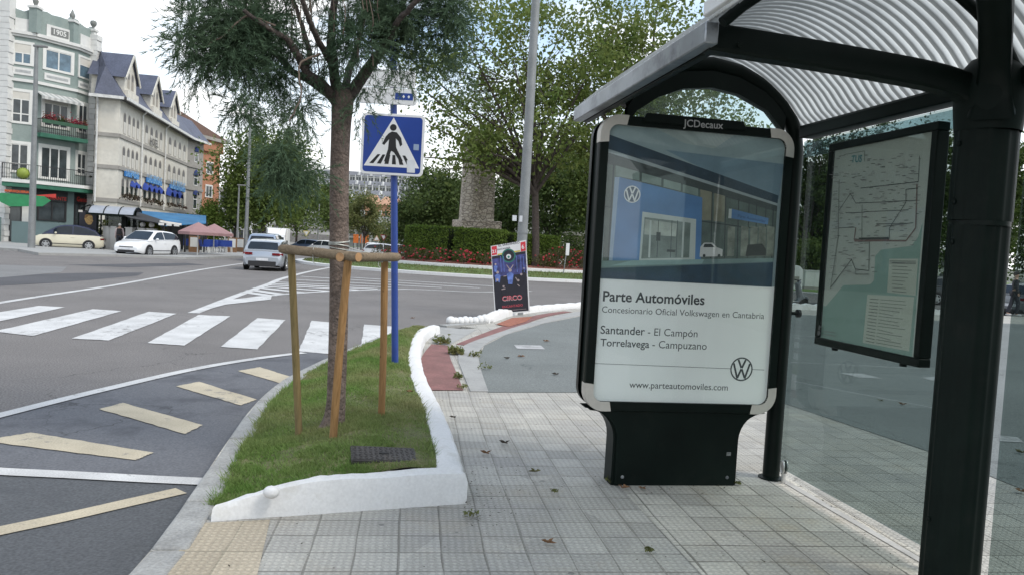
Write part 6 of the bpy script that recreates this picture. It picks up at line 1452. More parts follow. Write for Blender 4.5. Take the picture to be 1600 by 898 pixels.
for i, (xa, xb) in enumerate(((194, 206), (243, 255), (272, 283))):
    c, b = H1.px(xa, 90)[0], H1.px(xb, 125)[0]; hw = max(1.3, min(1.5, b-c)); c = max(c, hw+.5); za, zt = 13.1, 14.8-.1*i
    mb = MB(); mb.yprism([(c-hw, ZE+.1), (c+hw, ZE+.1), (c+hw, za), (c, zt), (c-hw, za)], -.1, 2.2, m_lime); dm = H1.build(mb, 'dormer', ht, smooth=0)
    mb = MB(); ov = .35
    for s_ in (-1, 1):
        e0 = (c, zt+.12); e1 = (c+s_*(hw+ov), za-ov*(zt-za)/hw+.12); mb.add([(e0[0], -.3, e0[1]), (e1[0], -.3, e1[1]), (e1[0], 2.4, e1[1]), (e0[0], 2.4, e0[1])], [(0, 1, 2, 3) if s_ < 0 else (3, 2, 1, 0)], m_slate)
        mb.bar((e0[0], -.33, e0[1]-.1), (e1[0], -.33, e1[1]-.1), .08, .2, m_cream_b)
    mb.build('roof', dm, smooth=0)
    for k in (-1, 1): mb = MB(); mb.arch(c+k*.5-.3, c+k*.5+.3, 12.2, 13.5, -.112, m_recess); mb.arch(c+k*.5-.2, c+k*.5+.2, 12.9, 13.4, -.118, m_lun); mb.build('window', dm, smooth=0)
    mb = MB(); mb.box(c-hw+.1, c+hw-.1, -.35, -.11, ZE+.15, ZE+.8, M('cream_parapet', (.6, .57, .5))); mb.build('balcony', dm, smooth=0)
# ---- brick block, white blocks behind
m_brick = M('orange_brick', (.36, .165, .095), rough=.9, var=.14, scale=.8, fine=.15, fscale=9); m_broof = M('brown_roof', (.16, .10, .08), rough=.9, var=.15)
bb = thing('brick_block', 'orange brick apartment block with brown roof beyond the stone hotel', 'building', tuple(D(304, 300, 94).xy)+(0,))
BF = Fac(D(304, 300, 94), D(342, 300, 99)); mb = MB(); mb.box(0, BF.L, 0, 12, 0, 11.6, m_brick); BF.build(mb, 'wall', bb, smooth=0)
mb = MB(); mb.box(-2, BF.L+.2, -.3, 12.3, 11.6, 13.0, m_brick); mb.box(-2.4, BF.L+.5, -.7, 12.6, 13.0, 13.4, m_limed); mb.add([(-6, -.7, 15.8), (BF.L+.5, -.7, 13.41), (BF.L+.5, 12, 13.41), (-6, 12, 15.8), (-6, -.7, 13.41), (-6, 12, 13.41)], [(0, 4, 1), (0, 1, 2, 3), (3, 2, 5)], m_broof); BF.build(mb, 'roof', bb, smooth=0)
for z in (3.0, 5.9, 8.8): window(BF, bb, BF.L*.42, BF.L*.42+1.5, z, z+1.6, 2, .12)
def block(name, label, px0, px1, ytop, dep, mats, cat='building', group=None, floors=4, cols=6, back=10, zb=-.1, ddep=0):
    A_, B_ = D(px0, 380, dep), D(px1, 380, dep+ddep); f = Fac(A_, B_); zt = D((px0+px1)/2, ytop, dep).z; t = thing(name, label, cat, (A_.x, A_.y, 0), 0, group)
    mb = MB(); mb.box(0, f.L, 0, back, zb, zt, mats[0]); f.build(mb, 'wall', t, smooth=0)
    mb = MB(); mb.box(-.3, f.L+.3, -.4, back+.3, zt, zt+.4, mats[1]); f.build(mb, 'roof', t, smooth=0)
    hh = (zt-max(zb, 0))/floors
    for i in range(floors):
        for j in range(cols):
            x = f.L*(j+.18)/cols; w = f.L*.62/cols; z = max(zb, 0)+hh*(i+.25); mb = MB(); mb.box(x, x+w, -.06, 0, z, z+hh*.58, m_pane); mb.box(x-.1, x+w+.1, -.1, 0, z-.12, z-.01, mats[0]); f.build(mb, 'window', t, smooth=0)
    return t, f, zt
m_wblk = M('white_block', (.60, .60, .58), rough=.9, var=.08, scale=.3)
block('apartment_block', 'white apartment block glimpsed between brick block and trees', 340, 392, 300, 118, (m_wblk, m_limed), floors=3, cols=5)
# terrace of the restaurant: awnings, pillars, hedge, parasols, chairs
m_blawn = M('turquoise_awning', (.02, .13, .27), rough=.75, var=.25, scale=.7, stain=(.06, .19, .30), sscale=.6); m_blk = M('black_awning', (.018, .018, .02), rough=.8, var=.3, scale=2)
cn_ = thing('terrace_awning', 'long blue fabric awning over the restaurant terrace', 'awning', tuple(D(225, 340, 52).xy)+(0,))
def quadpx(mb, pts, mat, th=.05):
    v = [D(*p) for p in pts]; n = (v[1]-v[0]).cross(v[2]-v[0]).normalized()*th; k = len(v)
    mb.add([tuple(p) for p in v]+[tuple(p+n) for p in v], [list(range(k))[::-1], list(range(k, 2*k))]+[(i, (i+1) % k, k+(i+1) % k, k+i) for i in range(k)], mat)
mb = MB(); quadpx(mb, [(212, 329, 56), (306, 336, 62), (322, 337, 62), (322, 349, 55), (252, 353, 50)], m_blawn); mb.build('canopy', cn_, world=True, smooth=0)
for px, d in ((256, 50), (290, 52.5), (320, 55)): p = D(px, 352, d); mb = MB(); mb.box(p.x-.05, p.x+.05, p.y-.05, p.y+.05, 0, p.z, m_iron); mb.build('post', cn_, world=True)
ck = thing('terrace_awning', 'black awning with white front rail beside the far bus shelter', 'awning', tuple(D(200, 340, 52).xy)+(0,))
mb = MB(); quadpx(mb, [(165, 324, 55), (214, 331, 56), (282, 353, 48), (262, 352, 47), (245, 348, 47), (205, 341, 47)], m_blk); mb.build('canopy', ck, world=True, smooth=0)
mb = MB(); mb.bar(D(250, 346, 46.9), D(283, 351, 48), .1, .12, m_frame); mb.build('front_rail', ck, world=True)
mb = MB()
for k in range(3): p = D(252+k*12, 350.5+k*.9, 46.7+.3*k); mb.box(p.x-.16, p.x+.16, p.y-.02, p.y+.02, p.z-.07, p.z+.07, m_frame)
mb.build('valance_label', ck, world=True)
tw = thing('glazed_restaurant', 'dark restaurant front with glass behind the chairs, under the awnings', 'shopfront', tuple(D(240, 380, 54).xy)+(0,)); TF = Fac(D(165, 380, 55.5), D(322, 380, 61)); mb = MB(); mb.box(0, TF.L, 0, .3, 0, 2.3, M('shop_dark', (.03, .034, .034), rough=.3, var=.6, scale=1)); TF.build(mb, 'front', tw, smooth=0)
mb = MB(); 
for k in range(9): mb.box(TF.L*k/8-.05, TF.L*k/8+.05, -.05, 0, 0, 2.3, m_iron)
TF.build(mb, 'frame', tw, smooth=0)
hg = thing('terrace_hedge', 'yellow green planted hedge between white terrace pillars', 'hedge', tuple(D(200, 380, 51).xy)+(0,)); A_, B_ = D(160, 380, 50.5), D(250, 380, 52); C = np.array(A_)[None]+(np.array(B_)-np.array(A_))[None]*rng.uniform(0, 1, (3500, 1)); C[:, 2] = rng.uniform(.7, 1.9, 3500); C[:, :2] += rng.normal(0, .25, (3500, 2)); fastmesh('foliage', leaf_quads(C, .17), 4, LEAF('golden_hedge', (.16, .18, .03), (.28, .27, .05), (.09, .13, .03)), hg, world=True)
mb = MB(); HF = Fac(A_, B_); mb.box(0, HF.L, .1, .5, 0, .8, M('pale_plinth', (.45, .43, .4), rough=.9)); HF.build(mb, 'plinth', hg, smooth=0)
pr = None
for k, (px, glb) in enumerate(((168, 0), (178, 0), (203, 0), (222, 1), (236, 1))):
    p = D(px, 380, 50); p.z = 0; t = thing('terrace_pillar', ['white terrace pillar left of the far shelter post', 'white terrace pillar right of the far shelter post', 'white terrace pillar behind the backpack wearer', 'white pillar topped by the left globe lamp', 'white pillar topped by the right globe lamp'][k], 'pillar', tuple(p), 0, 'terrace pillars')
    mb = MB(); mb.box(-.22, .22, -.2, .2, 0, 1.45, m_quoin); mb.box(-.26, .26, -.24, .24, 1.45, 1.52, m_quoin); mb.build('shaft', t)
    if glb: mb = MB(); mb.ball((0, 0, 1.75), .17, m_frame, 14, 10); mb.tube([(0, 0, 1.5), (0, 0, 1.6)], .05, m_iron); mb.build('globe_lamp', t, smooth=80)
m_pink = M('pink_canvas', (.30, .18, .18), rough=.9, var=.1, scale=1)
def parasol(px, ytop, dep, w, label):
    p = D(px, 380, dep); p.z = 0; zt = D(px, ytop, dep).z; t = thing('parasol', label, 'parasol', tuple(p), 0, 'pink terrace parasols'); mb = MB(); n = 8
    mb.grid([[(r*math.cos(a), r*math.sin(a), zt-d_) for a in [2*PI*k/n for k in range(n+1)]] for r, d_ in ((.02, 0), (w*.5, .3), (w, .62), (w, .8))], m_pink); mb.build('canopy', t, smooth=20); mb = MB(); mb.tube([(0, 0, 0), (0, 0, zt)], .04, m_frame, 8); mb.build('pole', t)
parasol(309, 347.5, 48, 1.25, 'pink parasol on a white pole at the terrace, left one'); parasol(334, 350, 51, 1.3, 'pink parasol at the terrace, right one beside the bright tree')
m_cblue = M('blue_plastic', (.02, .055, .28), rough=.5, var=.15, scale=6)
def chair():
    t = thing('terrace_chair', 'blue terrace chair with pale legs in the row under the pink parasols', 'chair', (0, 0, 0), 0, 'blue chairs on the terrace')
    mb = MB(); mb.box(-.24, .24, -.24, .24, .43, .47, m_cblue); mb.build('seat', t); mb = MB(); mb.add([(-.24, .22, .47), (.24, .22, .47), (.22, .32, .92), (-.22, .32, .92), (-.24, .25, .47), (.24, .25, .47), (.22, .35, .92), (-.22, .35, .92)], [(0, 1, 2, 3), (7, 6, 5, 4), (3, 2, 6, 7), (1, 5, 6, 2), (0, 3, 7, 4)], m_cblue); mb.build('backrest', t, smooth=0)
    for sx in (-1, 1):
        for sy in (-1, 1): mb = MB(); mb.tube([(sx*.22, sy*.22, .43), (sx*.25, sy*.25, 0)], .018, m_frame, 6); mb.build('leg', t)
    return t
ch0 = None
for k in range(13):
    px = 293 if k == 0 else 314+k*3.9
    o = chair() if ch0 is None else copy_tree(ch0); ch0 = ch0 or o
    p = G(px, 395.2+rnd.uniform(-1.5, .8), .03); o.location = p; o.rotation_euler = (0, 0, rnd.choice([PI, PI+.4, PI-.5, .5])+rnd.uniform(-.2, .2))
mbd = M('board_wood', (.22, .12, .06), rough=.7)
for k, (px, py) in enumerate(((303, 394.5), (362.5, 394.5), (375, 394))):
    p = G(px, py, .03); t = thing('menu_board', ['menu board with white sheet left of the blue chairs', 'menu board with white sheet right of the blue chairs', 'white menu board nearest the tall lamp post'][k], 'menu board', tuple(p), .1, 'menu boards'); mb = MB(); mb.box(-.36, .36, -.04, .04, 0, 1.15, mbd); mb.build('board', t); mb = MB(); mb.box(-.26, .26, -.055, -.041, .38, 1.05, m_frame); mb.build('sheet', t)
# far bus shelter
fs = thing('bus_shelter', 'dark bus shelter across the road with a poster of a golden head', 'bus shelter', (D(140, 388, 49.5).x, 49.5, .03), R_(12)); S0 = Vector(fs.location)
def FL(px, py, dy=0.0):
    d = ray(px, py); c, s_ = math.cos(R_(12)), math.sin(R_(12)); n = Vector((-s_, c, 0)); o = Vector((0, 0, CAM_H))-S0; t = (dy-o.dot(n))/d.dot(n); p = o+d*t; return (p.x*c+p.y*s_, p.z)
xs0, xs1 = FL(122, 340)[0], FL(216, 340)[0]; zt_ = 2.75
prof = [(-1.1, 2.25), (-.9, 2.5), (-.5, 2.72), (0, 2.8), (.5, 2.7), (.8, 2.5)]
mb = MB(); mb.grid([[(x, y, z) for y, z in prof] for x in np.linspace(xs0+.9, xs1, 5)], M('grey_roof_panel', (.30, .32, .36), rough=.3, spec=.6, var=.1)); mb.build('roof_sheet', fs, smooth=70)
for k in range(4): x = xs0+.9+(xs1-xs0-.9)*k/3; mb = MB(); mb.tube([(x, y, z+.01) for y, z in prof], .035, m_green, 6); mb.build('roof_rib', fs)
mb = MB(); mb.box(xs0+.8, xs1, -1.15, -1.05, 2.15, 2.28, m_green); mb.build('eave_rail', fs)
mb = MB(); mb.tube([(xs0+.05, -.1, 0), (xs0+.05, -.1, 2.2), (xs0+.25, -.1, 2.6), (xs0+.7, -.1, 2.78), (xs0+1.15, -.1, 2.62), (xs0+1.4, -.1, 2.3), (xs0+1.4, -.1, 0)], .05, m_green, 8); mb.build('end_arch', fs, smooth=60)
x = FL(192, 380)[0]; mb = MB(); mb.box(x-.17, x+.17, .1, .4, 0, 2.6, m_green); mb.build('pillar', fs, bevel=.04)
x = FL(206, 360)[0]; mb = MB(); mb.box(x-.1, x+.1, .5, .7, 0, 2.6, m_green); mb.build('pillar', fs, bevel=.03)
mb = MB(); mb.box(xs0+1.5, xs1-.1, .55, .57, .2, 2.2, m_glass); mb.build('back_pane', fs)
fa_ = thing('advertising_panel', 'poster case with a golden head on black at the far shelter', 'advertising panel', tuple(S0+Vector((0, -.15, 0))), R_(12)); a, z0 = FL(124, 372, -.2); b, z1 = FL(153, 331.5, -.2); z0 = .6
mb = MB(); mb.yprism([(x+(a+b)/2, z+(z0+z1)/2) for x, z in rrect(b-a+.1, z1-z0+.1, .1)], -.12, .12, m_green); mb.build('case', fa_); mb = MB(); mb.box(a+.1, b-.1, -.1, .1, 0, z0, m_green); mb.build('foot', fa_)
mb = MB(); mb.box(a+.02, b-.02, -.128, -.121, z0, z1, c_k); c = (a+b)/2+.1; zc_ = z1-.48
gold = pm('gold', (.42, .26, .09), .3, 9); gd = pm('gold_dark', (.2, .1, .03), .3, 9)
face = [(c+(x*.36), -.13, zc_+z*.5) for x, z in ((-.6, -.5), (-.2, -.75), (.25, -.72), (.42, -.5), (.5, -.35), (.62, -.25), (.5, -.1), (.5, .15), (.42, .4), (.1, .62), (-.4, .62), (-.75, .4), (-.85, .0))]; mb.poly(face, gold)
mb.poly([(c+x*.36, -.1315, zc_+z*.5) for x, z in ((-.85, 0), (-.5, .1), (-.2, .42), (.4, .42), (.1, .64), (-.4, .64), (-.78, .42))], gd); mb.poly([(c+x*.36, -.1315, zc_+z*.5) for x, z in ((.1, .05), (.4, .08), (.4, .14), (.1, .12))], gd); mb.poly([(c+x*.36, -.1315, zc_+z*.5) for x, z in ((.15, -.42), (.48, -.36), (.4, -.31), (.15, -.35))], gd)
mb.build('poster', fa_, smooth=0)
for e_, s_ in ((a, 1), (b, -1)): mb = MB(); mb.box(min(e_-.04*s_, e_+.2*s_), max(e_-.04*s_, e_+.2*s_), -.14, -.05, z1-.08, z1+.06, m_cap); mb.build('corner_cap', fa_)
# lamp posts on the left and far
lamp_post('grey lamp post with flat head before the green building', G(49, 388, 0), 11.4, .2, .1, 'flat')
p = D(384, 378, 62); lamp_post('tall lamp post left of the large green tree', Vector((p.x, 62, 0)), 12, .16, .09, 'flat')
for k, (px, dep, h, lb) in enumerate(((370, 70, 6.0, 'short lamp post beside the tall one, left of it'), (496, 105, 9.5, 'thin far lamp post left of the staked trunk'), (565, 120, 17, 'thin far lamp post between trunk and blue pole'))):
    p = D(px, 385, dep); lamp_post(lb, Vector((p.x, dep, -.1)), h, .11, .07, 'double' if k > 0 else 'flat')
# ============================================================ VEHICLES
m_tyre = M('tyre_rubber', (.015, .015, .016), rough=.85, var=.2); m_rim = M('alloy_rim', (.45, .46, .47), rough=.3, metal=.8, var=.1); m_cglass = M('car_glass', (.014, .02, .028), rough=.06, var=.3, scale=2, spec=.35); m_trim = M('black_trim', (.018, .018, .02), rough=.55, var=.15); m_lens = M('lamp_lens', (.16, .17, .185), rough=.1, var=.5, scale=14, spec=.5); m_red_l = M('tail_lens', (.30, .012, .018), rough=.15, spec=.6); m_plate = M('plate_white', (.62, .63, .65), rough=.5)
def paint(n, c, metal=0.0): return M('paint_'+n, c, rough=.28, metal=metal, var=.03, scale=2, coat=.7, spec=.5)
def car(label, loc, head, L, W, H, pm_, roofm=None, group='cars on the avenue', low=None, gh=None, wheel_r=.32, name='parked_car', wb=None, dark_low=False):
    """local x forward, origin on the ground at the middle"""
    t = thing(name, label, 'car', tuple(loc), head, group)
    low = low or [(-.5, .42, .80), (-.485, .56, .90), (-.45, .66, .96), (-.36, .655, .99), (-.1, .645, 1), (.18, .63, 1), (.27, .60, .99), (.36, .555, .97), (.44, .50, .93), (.485, .42, .84), (.5, .33, .74)]
    gh = gh or [(-.475, .64), (-.40, .90), (-.33, .965), (-.15, 1.0), (.0, 1.0), (.08, .975), (.30, .60)]
    def wl(x): return np.interp(x, [l[0] for l in low], [l[2] for l in low])*W/2
    def zb(x): return np.interp(x, [l[0] for l in low], [l[1] for l in low])*H
    rows = []
    for x, z, w in low:
        zz = z*H; ww = w*W/2; bz = .17+.10*max(0, abs(x)-.42)/.08
        rows.append([(x*L, y, q) for y, q in ((-ww*.9, bz), (-ww*.98, bz+.08), (-ww, .35*zz+.3*bz+.1), (-ww*.995, zz*.80), (-ww*.955, zz*.965), (-ww*.85, zz), (0, zz+.025), (ww*.85, zz), (ww*.955, zz*.965), (ww*.995, zz*.80), (ww, .35*zz+.3*bz+.1), (ww*.98, bz+.08), (ww*.9, bz))])
    mb = MB(); mb.grid(rows, pm_, flip=True); mb.poly(rows[0], pm_); mb.poly(rows[-1][::-1], pm_); mb.poly([r[0] for r in rows]+[r[-1] for r in rows[::-1]], m_trim); body = mb.build('body', t, smooth=42)
    xs = np.linspace(gh[0][0], gh[-1][0], 22); gz = lambda x: np.interp(x, [g[0] for g in gh], [g[1] for g in gh])*H
    def gw(x, z): b = zb(x); k = min(1, max(0, (z-b)/(H-b))); return wl(x)*(.955-.23*k)
    rows = []
    for x in xs:
        z = max(gz(x), zb(x)+.002); b = zb(x)-.01; e = min(.06, (z-b)*.4); wt = gw(x, z-e)
        rows.append([(x*L, y, q) for y, q in ((-gw(x, b), b), (-wt, z-e), (-wt+.10, z-.004), (0, z+.012), (wt-.10, z-.004), (wt, z-e), (gw(x, b), b))])
    mb = MB(); mb.grid(rows, roofm or pm_, flip=True); mb.poly(rows[0], pm_); mb.build('roof', t, smooth=50)
    # glazing just proud of the cabin
    for s_ in (-1, 1):
        mb = MB()
        for xa, xb in ((gh[1][0]-.035, -.07), (-.055, .205)):
            g = []
            for x in np.linspace(xa, xb, 9):
                z1 = gz(x)-.075; z0 = zb(x)+.035
                if z1 < z0+.01: z1 = z0+.01
                g.append([(x*L, s_*(gw(x, z0)+.006), z0), (x*L, s_*(gw(x, z1)+.006), z1)])
            mb.grid(g, m_cglass, flip=(s_ < 0))
        mb.build('side_window', t, smooth=40)
    for xa, xb, nm in ((gh[-2][0], gh[-1][0], 'windscreen'), (gh[1][0], gh[0][0], 'rear_window')):
        g = []
        for k in np.linspace(.08, .92, 6):
            x = xa+(xb-xa)*k; z = gz(x); w = gw(x, z)-.12; dx = .012 if xb > xa else -.012; g.append([(x*L+dx, y*w, z+.014+.012*(1-abs(y))) for y in (-1, -.5, 0, .5, 1)])
        mb = MB(); mb.grid(g, m_cglass, flip=(xb > xa)); mb.build(nm, t, smooth=60)
    wb = wb or L*.595; xf = L*.5-L*.195
    for x in (xf, xf-wb):
        for s_ in (-1, 1):
            ww = wl(x/L); mb = MB(); mb.lathe([(wheel_r*1.14, 0), (wheel_r*1.14, s_*.012), (wheel_r*1.0, s_*.014)], (x, s_*(ww-.001), wheel_r), m_trim, 22, 'y'); mb.build('wheel_arch', t, smooth=30)
            mb = MB(); r = wheel_r; y0 = s_*(ww-.17); mb.lathe([(r*.6, 0), (r*.93, 0), (r, s_*.03), (r, s_*.17), (r*.95, s_*.20), (r*.68, s_*.205), (r*.66, s_*.19), (0.0, s_*.185)], (x, y0, r), m_tyre, 24, 'y'); w_ = mb.build('wheel', t, smooth=40)
            mb = MB(); ry = y0+s_*.198
            mb.lathe([(r*.68, -s_*.01), (r*.68, s_*.006), (r*.60, s_*.006), (r*.58, -s_*.012)], (x, ry, r), m_rim, 24, 'y'); mb.lathe([(r*.16, -s_*.01), (r*.16, s_*.004), (0, s_*.006)], (x, ry, r), m_rim, 14, 'y')
            for k in range(5): a = 2*PI*k/5+.3; mb.bar((x+r*.1*math.cos(a), ry-s_*.002, r+r*.1*math.sin(a)), (x+r*.62*math.cos(a), ry-s_*.002, r+r*.62*math.sin(a)), r*.2, .012, m_rim, up=(0, 1, 0))
            mb.build('rim', w_, smooth=30)
    for s_ in (-1, 1):
        mb = MB(); x = .455; g = []
        for k in np.linspace(0, 1, 4): xx = .492-.085*k; yy = wl(xx)*(.72+.24*k); zz = zb(xx)*.80; g.append([(xx*L+.006, s_*(yy+.008), zz-.055), (xx*L+.006, s_*(yy+.004), zz+.055)])
        mb.grid(g, m_lens, flip=(s_ < 0)); mb.grid([[tuple(p) for p in r] for r in g], m_lens, flip=(s_ > 0)); mb.build('headlight', t, smooth=0)
        mb = MB(); g = []
        for k in np.linspace(0, 1, 4): fr_ = .46+.50*k; xx = float(np.interp(fr_, [.8, .9, .96], [-.5, -.485, -.45])); yy = W/2*fr_; zz = zb(-.46)*.84; g.append([(xx*L-.012, s_*(yy+.012), zz-.055), (xx*L-.012, s_*(yy+.008), zz+.05)])
        mb.grid(g, m_red_l); mb.grid(g, m_red_l, flip=True); mb.build('tail_light', t, smooth=0)
        mb = MB(); mb.ball((.17*L, s_*(wl(.17)+.09), zb(.17)+.07), (.07, .09, .065), pm_, 8, 6); mb.build('wing_mirror', t, smooth=80)
        mb = MB(); mb.bar((-.32*L, s_*(wl(0)+.002), .36), (.28*L, s_*(wl(0)+.002), .36), .012, .04, m_trim); mb.build('side_trim', t); mb = MB(); mb.box(-.06*L-.09, -.06*L+.09, min(s_*wl(0), s_*(wl(0)+.02)), max(s_*wl(0), s_*(wl(0)+.02)), zb(0)-.2, zb(0)-.165, pm_); mb.build('door_handle', t)
    mb = MB(); w = wl(.495)*.62; mb.box(.5*L-.05, .5*L+.012, -w*1.15, w*1.15, .22, .36, m_trim); mb.box(.5*L-.05, .5*L+.006, -w*.95, w*.95, .50, .555, m_trim); mb.build('grille', t, bevel=.01)
    mb = MB(); mb.box(.5*L+.006, .5*L+.02, -.26, .26, .375, .485, m_plate); mb.build('number_plate', t)
    mb = MB(); w = wl(-.495)*.8; mb.box(-.5*L-.02, -.5*L+.04, -w, w, .2, .36 if not dark_low else .44, m_trim); mb.build('rear_diffuser', t, bevel=.02)
    mb = MB(); mb.box(-.5*L-.025, -.5*L-.01, -.26, .26, .46, .57, m_plate); mb.build('number_plate', t)
    mb = MB(); mb.tube([(-.30*L, 0, H+.0), (-.33*L, 0, H+.1)], .006, m_trim, 5); mb.build('aerial', t)
    return t
def place(w1, w2): # mid of front and rear wheel contacts, heading rear->front
    a = G(w1[0], w1[1], ROAD_Z); b = G(w2[0], w2[1], ROAD_Z); return (a+b)/2, math.atan2(a.y-b.y, a.x-b.x)
V0 = Vector((0, 0, ROAD_Z))
c0, h0 = place((88, 389.5), (150, 393.2)); h0 = PI+.42
car('cream small car with a dark blue roof parked by the lamp post', Vector((c0.x-1.0, c0.y+1, ROAD_Z)), h0, 3.93, 1.70, 1.56, paint('cream', (.62, .58, .45)), M('navy_soft_top', (.02, .026, .06), rough=.45, var=.1), gh=[(-.46, .60), (-.38, .80), (-.26, .93), (-.1, 1.0), (.05, .99), (.14, .94), (.36, .60)], low=[(-.5, .40, .78), (-.485, .53, .88), (-.44, .61, .95), (-.34, .625, .99), (-.1, .62, 1), (.18, .61, 1), (.30, .60, .99), (.40, .555, .96), (.455, .49, .91), (.49, .41, .82), (.5, .33, .74)], wheel_r=.31)
p = G(236, 402, ROAD_Z); car('white hatchback facing the camera beside the far bus shelter', Vector((p.x-.75, p.y+1.2, ROAD_Z)), -PI/2-.10, 4.3, 1.78, 1.50, paint('white', (.74, .75, .76)), wheel_r=.33)
p = G(403, 423, ROAD_Z); car('silver hatchback driving away in the middle of the avenue', Vector((p.x-.15, p.y+2.1, ROAD_Z)), PI/2+R_(9), 4.46, 1.80, 1.44, paint('silver', (.36, .39, .43), .45), name='driven_car', wheel_r=.34, dark_low=True)
p = D(420, 400, 48); car('pale blue van half hidden behind the silver hatchback', Vector((p.x-.1, 48, ROAD_Z)), PI/2+R_(10), 4.9, 1.9, 1.72, paint('pale_blue', (.26, .32, .42), .3), name='driven_van', low=[(-.5, .42, .90), (-.49, .6, .95), (-.47, .66, .98), (-.2, .66, 1), (.18, .63, 1), (.27, .60, .99), (.36, .555, .97), (.44, .50, .93), (.485, .42, .84), (.5, .33, .74)], gh=[(-.49, .64), (-.46, .9), (-.44, .97), (-.15, 1.0), (.0, 1.0), (.1, .975), (.32, .60)])
for px, dep, hd, col, lb in ((508, 74, 2.6, ('white2', (.7, .71, .72)), 'white car far down the avenue, left of the staked trunk'), (480, 80, 2.8, ('dkblue', (.06, .09, .16)), 'dark blue car far behind the rails, left of the white car'), (603, 70, .2, ('silver2', (.5, .52, .55)), 'pale car passing behind the right stake rail'), (628, 92, .3, ('white3', (.68, .68, .68)), 'white car glimpsed right of the blue sign pole'), (648, 88, .2, ('redcar', (.4, .03, .035)), 'red car behind the left end of the roses'), (584, 118, 1.4, ('white4', (.7, .7, .7)), 'white van below the grey concrete wall')):
    p = D(px, 390, dep); car(lb, Vector((p.x, dep, ROAD_Z-.02)), hd, 4.3, 1.78, 1.48, paint(*col), name='distant_car')
for px, py, hd, col, lb, dz in ((1446, 487, -.35, ('graphite', (.05, .055, .06)), 'dark grey car parked behind the route map', 0), (1478, 477, .1, ('black', (.02, .021, .024)), 'dark car across the road beside the shelter pillar', 0), (1640, 500, .3, ('grey2', (.18, .19, .2)), 'grey car at the right picture edge beyond the pillar', 0), (1705, 489, .2, ('dkgrey', (.07, .07, .08)), 'dark car farthest right across the road', 0)):
    p = G(px, py, ROAD_Z); car(lb, Vector((p.x-1.6 if px == 1446 else p.x+.6, p.y+1, ROAD_Z)), hd, 4.1, 1.74, 1.46, paint(*col), name='parked_car', group='cars by the park')
# white box truck facing the camera
p = D(430, 395, 64); tk = thing('box_truck', 'white box truck facing the camera behind the silver hatchback', 'truck', (p.x, 64, ROAD_Z), R_(13)); tk.scale = (.86, .86, .90); m_tw = paint('truck_white', (.72, .72, .71)); m_tb = M('truck_box', (.68, .68, .66), rough=.5, var=.04)
mb = MB(); mb.box(-1.0, 1.0, 1.2, 5.4, .6, 2.55, m_tb); mb.build('cargo_box', tk, bevel=.04)
mb = MB(); mb.add([(-.85, 1.15, 2.5), (.85, 1.15, 2.5), (.8, .35, 1.85), (-.8, .35, 1.85), (-.85, 1.15, 1.85), (.85, 1.15, 1.85)], [(3, 2, 1, 0), (0, 4, 3), (2, 5, 1), (4, 5, 2, 3)], m_tw); mb.build('wind_deflector', tk)
mb = MB(); mb.grid([[(x*k, y, z) for x in (-.9, -.8, 0, .8, .9)] for y, z, k in ((-.55, .35, .98), (-.6, .85, 1), (-.45, 1.02, 1), (.05, 1.75, .92), (.3, 1.84, .9), (1.15, 1.84, .9))], m_tw); mb.box(-.9, .9, -.4, 1.15, .35, 1.02, m_tw); mb.box(-.82, .82, .1, 1.15, 1.0, 1.8, m_tw); mb.build('cab', tk, smooth=30)
mb = MB(); mb.add([(-.80, -.44, 1.08), (.80, -.44, 1.08), (.74, .0, 1.70), (-.74, .0, 1.70)], [(0, 1, 2, 3)], m_cglass); mb.build('windscreen', tk)
mb = MB(); mb.box(-.5, .5, -.63, -.58, .5, .68, m_trim); mb.build('grille', tk)
for s_ in (-1, 1):
    mb = MB(); mb.box(s_*.7-.14, s_*.7+.14, -.62, -.5, .62, .8, m_lens); mb.build('headlight', tk); mb = MB(); mb.box(s_*1.05-.09, s_*1.05+.09, -.25, -.15, 1.1, 1.4, m_trim); mb.build('wing_mirror', tk)
    for y in (.2, 4.2): mb = MB(); mb.lathe([(.38, -.12), (.38, .12), (0, .12)], (s_*.82, y, .38), m_tyre, 18, 'y'); mb.xf(Matrix.Translation((s_*.82, y, .38)) @ Matrix.Rotation(PI/2, 4, 'Z') @ Matrix.Translation((-s_*.82, -y, -.38))); mb.build('wheel', tk)
# scooter beyond the plaza
p = G(1246, 480, 0); p = p+Vector((0, .9, 0)); p.z = ROAD_Z
sk = thing('motor_scooter', 'grey motor scooter parked beyond the low white wall', 'scooter', tuple(p), R_(10)); m_sc = paint('scooter_grey', (.13, .14, .145))
for x in (.55, -.55):
    mb = MB(); mb.lathe([(.14, -.05), (.22, -.05), (.245, 0), (.22, .05), (.14, .05)], (x, 0, .245), m_tyre, 20, 'y'); w_ = mb.build('wheel', sk, smooth=50); mb = MB(); mb.lathe([(.14, -.03), (.14, .03), (0, .03)], (x, 0, .245), m_rim, 14, 'y'); mb.build('rim', w_)
mb = MB(); mb.yprism([(.62, .42), (.50, .52), (.34, .95), (.28, .98), (.24, .92), (.36, .42), (.30, .30), (-.1, .28), (-.2, .32), (-.3, .66), (-.75, .72), (-.85, .62), (-.72, .42), (-.35, .36), (-.25, .22), (.35, .22), (.45, .34)], -.13, .13, m_sc); mb.build('body', sk, bevel=.05, smooth=50)
mb = MB(); mb.yprism([(-.22, .68), (-.3, .78), (-.7, .80), (-.84, .74), (-.75, .70)], -.14, .14, m_trim); mb.build('seat', sk, bevel=.03); mb = MB(); mb.tube([(.36, 0, .9), (.30, 0, 1.05)], .025, m_trim); mb.tube([(.24, -.32, 1.08), (.3, -.15, 1.06), (.32, 0, 1.05), (.3, .15, 1.06), (.24, .32, 1.08)], .018, m_trim); mb.build('handlebar', sk)
